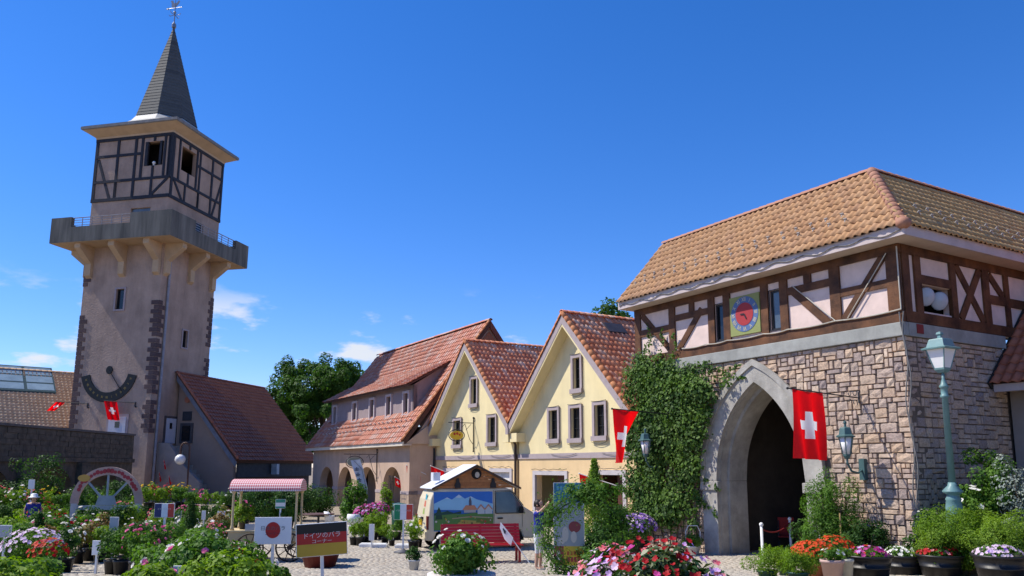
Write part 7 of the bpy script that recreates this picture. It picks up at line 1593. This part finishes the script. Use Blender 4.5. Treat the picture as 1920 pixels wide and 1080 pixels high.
    for i in range(34):
        u, v, q = mr_.uniform(0.03, 0.97), mr_.uniform(0.05, 0.36), mr_.uniform(0.008, 0.022); c = mr_.choice([(0.45, 0.03, 0.03), (0.55, 0.40, 0.04), (0.55, 0.52, 0.50), (0.10, 0.22, 0.05), (0.40, 0.15, 0.06), (0.03, 0.08, 0.03)])
        mu([(u - q, v), (u, v - q * 1.5), (u + q, v), (u, v + q * 1.5)], 7 + i % 3, c)
    mu([(0.0, 0.44), (0.06, 0.50), (0.14, 0.47), (0.22, 0.52), (0.32, 0.46), (0.45, 0.50), (0.45, 0.44), (0.0, 0.40)], 4, (0.02, 0.07, 0.05)); mu([(0.30, 0.30), (0.62, 0.34), (0.98, 0.30), (0.98, 0.33), (0.62, 0.37), (0.30, 0.33)], 5, (0.35, 0.30, 0.18))
    # the little chalet gable
    wood = MR('chalet_plank', [(0.42,0.17,0.055),(0.36,0.135,0.045),(0.46,0.20,0.07)], 0.6, 0.35, var=0.2, nscale=9)
    GX0, GX1, GZ0, GZ1 = 0.28, 2.72, 1.765, 2.42; xm = (GX0 + GX1) / 2 - 0.02; y0, y1 = 0.10, Wd - 0.10
    top = link('chalet_gable', None, g)
    k = 7
    for yy in (y0, y1 - 0.03):
        for i in range(k):
            za, zb = GZ0 + (GZ1 - GZ0 - 0.06) * i / k, GZ0 + (GZ1 - GZ0 - 0.06) * (i + 1) / k - 0.008; f = lambda z: (z - GZ0) / (GZ1 - GZ0)
            m = MB(); m.prism([(GX0 + (xm - GX0) * f(za), za), (GX1 + (xm - GX1) * f(za), za), (GX1 + (xm - GX1) * f(zb), zb), (GX0 + (xm - GX0) * f(zb), zb)], 'y', yy, yy + 0.03); m.build('plank', wood, top)
    rw = M('white_chalet_roof', (0.66, 0.68, 0.72), 0.5, 0.05); ed = M('chalet_edge', (0.10, 0.06, 0.04), 0.7)
    for sx, xe in ((1, GX0 - 0.16), (-1, GX1 + 0.16)):
        ze = GZ0 - 0.02; m = MB(); m.prism([(xm, GZ1), (xe, ze), (xe, ze + 0.03), (xm, GZ1 + 0.035)], 'y', y0 - 0.10, y1 + 0.10); m.build('roof_slope', rw, top)
        m = MB(); m.prism([(xm, GZ1 + 0.034), (xe, ze + 0.029), (xe, ze - 0.03), (xm, GZ1 - 0.035)], 'y', y0 - 0.125, y0 - 0.101); m.build('edge_trim', ed, top)
    MB().box(GX0 - 0.05, GX0 + 0.16, 0.25, 0.55, 1.98, 2.22).build('roof_box', rw, top)
    m = MB(); cx_, cz_ = xm + 0.02, 2.18; m.prism([(cx_ + 0.155 * math.cos(i * math.pi / 14), cz_ + 0.155 * math.sin(i * math.pi / 14)) for i in range(28)], 'y', y0 - 0.03, y0 - 0.002); em = m.build('round_emblem', dark, top); m = MB(); m.prism([(cx_ + 0.02 + 0.07 * math.cos(i * math.pi / 10), cz_ - 0.03 + 0.085 * math.sin(i * math.pi / 10)) for i in range(20)], 'y', y0 - 0.036, y0 - 0.0305); m.build('emblem_centre', MP('emblem_cream', (0.55, 0.48, 0.38)), em)
    for x in (0.92, 2.02): m = MB(); m.prism([(x - 0.085, 1.77), (x + 0.085, 1.77), (x + 0.085, 1.88), (x + 0.05, 1.94), (x + 0.03, 2.05), (x - 0.03, 2.05), (x - 0.05, 1.94), (x - 0.085, 1.88)], 'y', y0 - 0.05, y0 - 0.002); m.build('lantern_cutout', iron, top)
van()
# flower basket with pansies above the van rear
b = A2(36.85, 16.6); 
# ================================================================ bench
def bench_red():
    P = gp(905, 1056); g = thing('park_bench', 'glossy red slatted park bench in front of the van', 'bench', P, R(10)); rd = M('glossy_red_paint', (0.38, 0.008, 0.012), 0.35, 0.08, 3, 0.05, 20, 0.5); L = 1.02
    for i in range(5): y = -0.16 + i * 0.105; MB().box(-L, L, y, y + 0.09, 0.40 + 0.012 * abs(i - 2), 0.435 + 0.012 * abs(i - 2)).build('seat_slat', rd, g, bevel=0.01)
    for i in range(6):
        z = 0.47 + i * 0.078; y = 0.36 + i * 0.03; m = MB(); m.add([(x, yy, zz) for x in (-L, L) for yy, zz in ((y, z), (y + 0.03, z - 0.008), (y + 0.055, z + 0.060), (y + 0.025, z + 0.068))], [(0,1,2,3),(4,5,6,7),(0,1,5,4),(1,2,6,5),(2,3,7,6),(3,0,4,7)]); m.build('back_slat', rd, g)
    for x in (-0.92, 0.0, 0.92):
        MB().box(x - 0.03, x + 0.03, -0.14, -0.08, 0, 0.40).build('leg', rd, g); MB().box(x - 0.03, x + 0.03, 0.30, 0.36, 0, 0.40).build('leg', rd, g); MB().box(x - 0.031, x + 0.031, -0.14, 0.36, 0.36, 0.399).build('seat_bearer', rd, g)
        m = MB(); m.add([(x + sx, yy, zz) for sx in (-0.029, 0.029) for yy, zz in ((0.365, 0.38), (0.42, 0.38), (0.60, 0.92), (0.56, 0.93))], [(0,1,2,3),(4,5,6,7),(0,1,5,4),(1,2,6,5),(2,3,7,6),(3,0,4,7)]); m.build('back_stay', rd, g)
bench_red()
# fallen banner leaning on the bench end
b = gp(985, 1058); g = thing('leaning_banner', 'rolled white banner leaning on its pole beside the bench end', 'banner', b); m = MB(); m.tube([(0.12, 0.1, 0.0), (-0.62, 0.35, 0.98)], 0.014, 6); m.build('pole', white_paint, g)
m = MB(); m.add([(-0.62, 0.34, 1.0), (-0.30, 0.24, 0.62), (-0.36, 0.18, 0.42), (-0.52, 0.25, 0.58), (-0.64, 0.30, 0.86)], [(0, 1, 2, 3, 4)]); o = m.build('cloth', white_cloth, g); sm = o.modifiers.new('thickness', 'SOLIDIFY'); sm.thickness = 0.006
m = MB(); m.add([(-0.56, 0.305, 0.86), (-0.48, 0.275, 0.78), (-0.50, 0.26, 0.70), (-0.58, 0.29, 0.78)], [(0, 1, 2, 3)]); o = m.build('print', ink, g); o.location = (0, -0.012, 0)
# ================================================================ poster board
def poster():
    d = 17.6; b = gxd(1067, d); g = thing('poster_board', 'tall poster board with teal header, grey picture and yellow strip, behind the leafy ring', 'sign', b, R(-2)); zt = at(1065, 905, d).z - b.z; w = 0.66
    bd = MB().box(-w / 2, w / 2, 0.0, 0.04, 0.12, zt).build('board', white_paint, g)
    for x in (-0.28, 0.28): MB().box(x - 0.03, x + 0.03, -0.2, 0.3, 0, 0.119).build('foot', iron, g)
    def fld(x0, x1, z0, z1, c, lay=0): MB().box(x0, x1, -0.004 - 0.003 * lay, -0.001 - 0.003 * lay, z0, z1).build('print_field', MP('poster_%d_%d_%d' % tuple(int(q * 999) for q in c), c), bd)
    e = 0.012; x0, x1 = -w / 2 + e, w / 2 - e; teal = (0.03, 0.17, 0.26)
    fld(x0, x1, zt - 0.42, zt - e, teal); fld(x0, x1, 0.55, zt - 0.422, (0.30, 0.34, 0.38)); fld(x0, -0.12, 0.14, 0.548, (0.25, 0.05, 0.04)); fld(-0.119, x1, 0.14, 0.548, (0.58, 0.42, 0.04))
    for i in range(7): fld(-0.26 + i * 0.075, -0.21 + i * 0.075, zt - 0.16, zt - 0.07, (0.12, 0.36, 0.45), 1)
    def blob(cx_, cz_, rx, rz_, c, lay=1): m = MB(); m.prism([(cx_ + rx * math.cos(i * math.pi / 10), cz_ + rz_ * math.sin(i * math.pi / 10)) for i in range(20)], 'y', -0.005 - 0.003 * lay, -0.0045 - 0.003 * lay + 0.001); m.build('print_shape', MP('poster_%d_%d_%d' % tuple(int(q * 999) for q in c), c), bd)
    blob(0.12, 0.95, 0.13, 0.12, (0.24, 0.05, 0.06), 1); blob(-0.08, 0.80, 0.07, 0.16, (0.52, 0.50, 0.47), 1); blob(0.10, 0.74, 0.065, 0.12, (0.52, 0.50, 0.47), 2); blob(-0.16, 0.66, 0.07, 0.07, (0.52, 0.50, 0.47), 2)
    for i in range(5): fld(-0.05 + i * 0.07, 0.0 + i * 0.07, 0.36, 0.44, (0.40, 0.10, 0.03), 1); fld(-0.04 + i * 0.07, 0.015 + i * 0.07, 0.22, 0.32, (0.34, 0.04, 0.05), 1)
    blob(-0.23, 0.34, 0.045, 0.12, (0.60, 0.55, 0.5), 1)
poster()
# ================================================================ rope posts in front of the arch
for i, (px_, py_) in enumerate(((1431, 1058), (1484, 1040))):
    b = gp(px_, py_); g = thing('rope_post', ['slim white rope post beside the ferny pots, red rope tied to it', 'slim white rope post further inside the archway, red rope tied to it'][i], 'post', b, 0, 'white rope posts'); m = MB(); m.lathe([(0.05, 0), (0.05, 0.02), (0.035, 0.03), (0.035, 0.92)], 12); m.build('shaft', white_paint, g, True); m = MB(); m.ball((0, 0, 0.96), 0.055, 12); m.build('knob', white_paint, g, True)
a = gp(1431, 1058) + Vector((0, 0, 0.86)); c = gp(1484, 1040) + Vector((0, 0, 0.86)); m = MB(); pts = []
for i in range(13): u = i / 12; p = (c - a) * u; p.z -= 0.32 * u * (1 - u) * 4 * 0.5; pts.append(tuple(p))
m.tube(pts, 0.018, 6); o = m.build('rope', M('dark_red_rope', (0.20, 0.015, 0.02), 0.8)); o.location = a; tag(o, 'dark red rope sagging between the two white posts', 'rope')
b = A2(16.0, 18.6, 0.0); g = thing('red_chair', 'red folding chair just inside the archway', 'chair', b, R(-20)); rdm = M('red_chair_fabric', (0.22, 0.012, 0.014), 0.7)
MB().box(-0.22, 0.22, 0.18, 0.22, 0.45, 0.95).build('backrest', rdm, g); MB().box(-0.22, 0.22, -0.2, 0.2, 0.42, 0.45).build('seat', rdm, g)
for sx in (-0.2, 0.2): MB().tube([(sx, 0.2, 0.9), (sx, -0.22, 0)], 0.014, 6).build('leg', iron, g); MB().tube([(sx, -0.2, 0.43), (sx, 0.24, 0)], 0.014, 6).build('leg', iron, g)
# globe lamp at the annex
b = T2p(27.75, 40.2, 0); b.z = 0; g = thing('globe_lamp', 'brown crook-necked post lamp with white globe before the annex', 'lamp', b); zt = at(370, 830, b.y).z; m = MB(); pts = [(0, 0, 0), (0, 0, zt - 0.35)] + [(-0.28 + 0.28 * math.cos(t), 0, zt - 0.35 + 0.35 * math.sin(t)) for t in [i * math.pi / 8 for i in range(9)]] + [(-0.56, 0, zt - 0.75)]; m.tube(pts, 0.06, 8); m.build('post', M('rust_brown_post', (0.10, 0.05, 0.035), 0.6), g); m = MB(); m.ball((-0.56, 0, zt - 1.08), 0.34, 18); m.build('globe', lamp_glass, g, True)

# ================================================================ people
skin = M('skin', (0.50, 0.30, 0.21), 0.6, 0.05)
def person(label, base, rz, h, pose, cloth, hair, hat=None):
    """pose: dict of joint positions for a 1.0-high figure, z up, facing -y"""
    g = thing('person', label, 'person', base, rz); J = dict(pelvis=(0, 0, 0.53), waist=(0, 0, 0.62), chest=(0, 0.005, 0.74), neck=(0, 0, 0.835), head=(0, -0.01, 0.875),
        hipL=(0.055, 0, 0.50), kneeL=(0.06, -0.01, 0.28), ankL=(0.06, 0.01, 0.045), toeL=(0.065, -0.085, 0.015), hipR=(-0.055, 0, 0.50), kneeR=(-0.06, -0.01, 0.28), ankR=(-0.06, 0.01, 0.045), toeR=(-0.065, -0.085, 0.015),
        shL=(0.105, 0.005, 0.80), elL=(0.135, 0.01, 0.64), wrL=(0.135, -0.04, 0.50), haL=(0.13, -0.055, 0.45), shR=(-0.105, 0.005, 0.80), elR=(-0.135, 0.01, 0.64), wrR=(-0.135, -0.04, 0.50), haR=(-0.13, -0.055, 0.45)); J.update(pose)
    rad = dict(pelvis=(0.085, 0.065), waist=(0.078, 0.058), chest=(0.092, 0.065), neck=(0.034, 0.034), head=(0.034, 0.036), hipL=(0.055, 0.055), hipR=(0.055, 0.055), kneeL=(0.036, 0.036), kneeR=(0.036, 0.036), ankL=(0.024, 0.024), ankR=(0.024, 0.024), toeL=(0.022, 0.018), toeR=(0.022, 0.018), shL=(0.038, 0.038), shR=(0.038, 0.038), elL=(0.026, 0.026), elR=(0.026, 0.026), wrL=(0.018, 0.018), wrR=(0.018, 0.018), haL=(0.02, 0.014), haR=(0.02, 0.014))
    names = list(J); idx = {k: i for i, k in enumerate(names)}; E_ = [('pelvis', 'waist'), ('waist', 'chest'), ('chest', 'neck'), ('neck', 'head')]
    for s in 'LR': E_ += [('pelvis', 'hip' + s), ('hip' + s, 'knee' + s), ('knee' + s, 'ank' + s), ('ank' + s, 'toe' + s), ('chest', 'sh' + s), ('sh' + s, 'el' + s), ('el' + s, 'wr' + s), ('wr' + s, 'ha' + s)]
    for s in 'LR':                                              # fingers and thumb
        w = Vector(J['wr' + s]); hnd = Vector(J['ha' + s]); dv = (hnd - w).normalized(); sd = dv.orthogonal().normalized()
        for k in range(5):
            nm = 'f%d%s' % (k, s); J[nm] = tuple(hnd + dv * (0.042 if k else 0.02) * (1 - 0.12 * abs(k - 2.5)) + sd * ((k - 2.5) * 0.012 if k else -0.036)); rad[nm] = (0.006, 0.006); names.append(nm); idx[nm] = len(names) - 1; E_.append(('ha' + s, nm))
    me = bpy.data.meshes.new('body'); me.from_pydata([tuple(c * h for c in J[n_]) for n_ in names], [(idx[a], idx[b_]) for a, b_ in E_], []); o = bpy.data.objects.new('body', me); col.objects.link(o)
    sk = o.modifiers.new('skin', 'SKIN'); sk.use_smooth_shade = True
    for i, n_ in enumerate(names): me.skin_vertices[0].data[i].radius = (rad[n_][0] * h, rad[n_][1] * h)
    me.skin_vertices[0].data[0].use_root = True; o.modifiers.new('sub', 'SUBSURF').levels = 1; o.modifiers['sub'].render_levels = 1
    dg = bpy.context.evaluated_depsgraph_get(); dg.update(); m2 = bpy.data.meshes.new_from_object(o.evaluated_get(dg)); bpy.data.objects.remove(o)
    m2.materials.clear(); mats = [skin] + [c for c, _ in cloth]
    for mt in mats: m2.materials.append(mt)
    for p in m2.polygons:
        c = p.center / h; p.use_smooth = True
        for k, (mt, fn) in enumerate(cloth):
            if fn(c): p.material_index = k + 1; break
    link('body', m2, g)
    hx, hy, hz = (c * h for c in J['head']); m = MB(); m.lathe([(0.001, -0.062), (0.034, -0.052), (0.046, -0.02), (0.052, 0.02), (0.048, 0.05), (0.03, 0.068), (0.001, 0.074)], 14, (0, 0, 0)); m.v = [(hx + x * h, hy + y * 1.12 * h - 0.004 * h, hz + (z + 0.045) * h) for x, y, z in m.v]
    m.add([(hx - 0.008*h, hy - 0.055*h, hz + 0.035*h), (hx + 0.008*h, hy - 0.055*h, hz + 0.035*h), (hx, hy - 0.076*h, hz + 0.036*h), (hx, hy - 0.055*h, hz + 0.062*h)], [(0, 1, 2), (1, 3, 2), (3, 0, 2)])
    hd = m.build('head', skin, g, True)
    for sx in (-1, 1): m = MB(); m.ball((hx + sx * 0.054 * h, hy, hz + 0.045 * h), 0.012 * h, 6); m.build('ear', skin, hd, True); m = MB(); m.ball((hx + sx * 0.02 * h, hy - 0.055 * h, hz + 0.055 * h), 0.006 * h, 6); m.build('eye', dark, hd, True)
    m = MB(); m.box(hx - 0.014*h, hx + 0.014*h, hy - 0.0565*h, hy - 0.05*h, hz + 0.014*h, hz + 0.019*h); m.build('mouth', M('lips', (0.35, 0.12, 0.1), 0.6), hd)
    m = MB(); m.lathe([(0.060, -0.02), (0.062, 0.02), (0.056, 0.055), (0.036, 0.078), (0.001, 0.086)], 14); m.v = [(hx + x * h, hy + 0.014 * h + y * 1.1 * h, hz + (z + 0.045) * h) for x, y, z in m.v]; m.build('hair', hair, hd, True)
    if hat is not None: m = MB(); m.lathe([(0.105, 0.04), (0.10, 0.048), (0.064, 0.055), (0.058, 0.10), (0.03, 0.115), (0.001, 0.116)], 16); m.v = [(hx + x * h, hy + y * h, hz + (z + 0.035) * h) for x, y, z in m.v]; m.build('hat', hat, g, True)
dark_hair = M('dark_hair', (0.02, 0.014, 0.01), 0.5); royal = M('royal_blue_shirt', (0.02, 0.03, 0.26), 0.8); denim = M('denim_blue', (0.05, 0.08, 0.16), 0.9); wtr = M('white_trousers', (0.62, 0.62, 0.62), 0.8); shoe = M('white_sandal', (0.5, 0.5, 0.5), 0.7)
b = gp(1010, 1069)
person('person in blue sleeves and white cropped trousers reaching up behind the leafy ring', b, R(60), 1.58, dict(elR=(-0.17, -0.10, 0.82), wrR=(-0.15, -0.20, 0.92), haR=(-0.145, -0.23, 0.96), elL=(0.16, -0.09, 0.70), wrL=(0.10, -0.20, 0.74), haL=(0.085, -0.24, 0.76), shR=(-0.105, -0.01, 0.81)),
    [(shoe, lambda c: c.z < 0.03), (royal, lambda c: c.z > 0.60 and c.z < 0.835 and abs(c.x) < 0.2 and c.y > -0.17), (denim, lambda c: 0.53 < c.z <= 0.60 and abs(c.x) < 0.11), (wtr, lambda c: 0.24 < c.z <= 0.53 and abs(c.x) < 0.115)], dark_hair)
b = gxd(58, 25.0); person('person in blue shirt with white sun hat among the rose benches', b, R(30), 1.6, dict(chest=(0, -0.06, 0.73), neck=(0, -0.10, 0.81), head=(0, -0.13, 0.84), shL=(0.1, -0.05, 0.78), shR=(-0.1, -0.05, 0.78)), [(royal, lambda c: c.z > 0.5 and c.z < 0.80 and abs(c.x) < 0.13), (denim, lambda c: c.z <= 0.55 and c.z > 0.04 and abs(c.x) < 0.11)], dark_hair, white_paint)
b = gxd(99, 37.0); person('person in dark red top standing below the bridge arch', b, R(0), 1.7, {}, [(M('dark_red_top', (0.25, 0.02, 0.04), 0.8), lambda c: c.z > 0.5 and c.z < 0.83), (M('light_trousers', (0.42, 0.42, 0.42), 0.8), lambda c: c.z <= 0.55 and c.z > 0.04 and abs(c.x) < 0.11)], dark_hair)
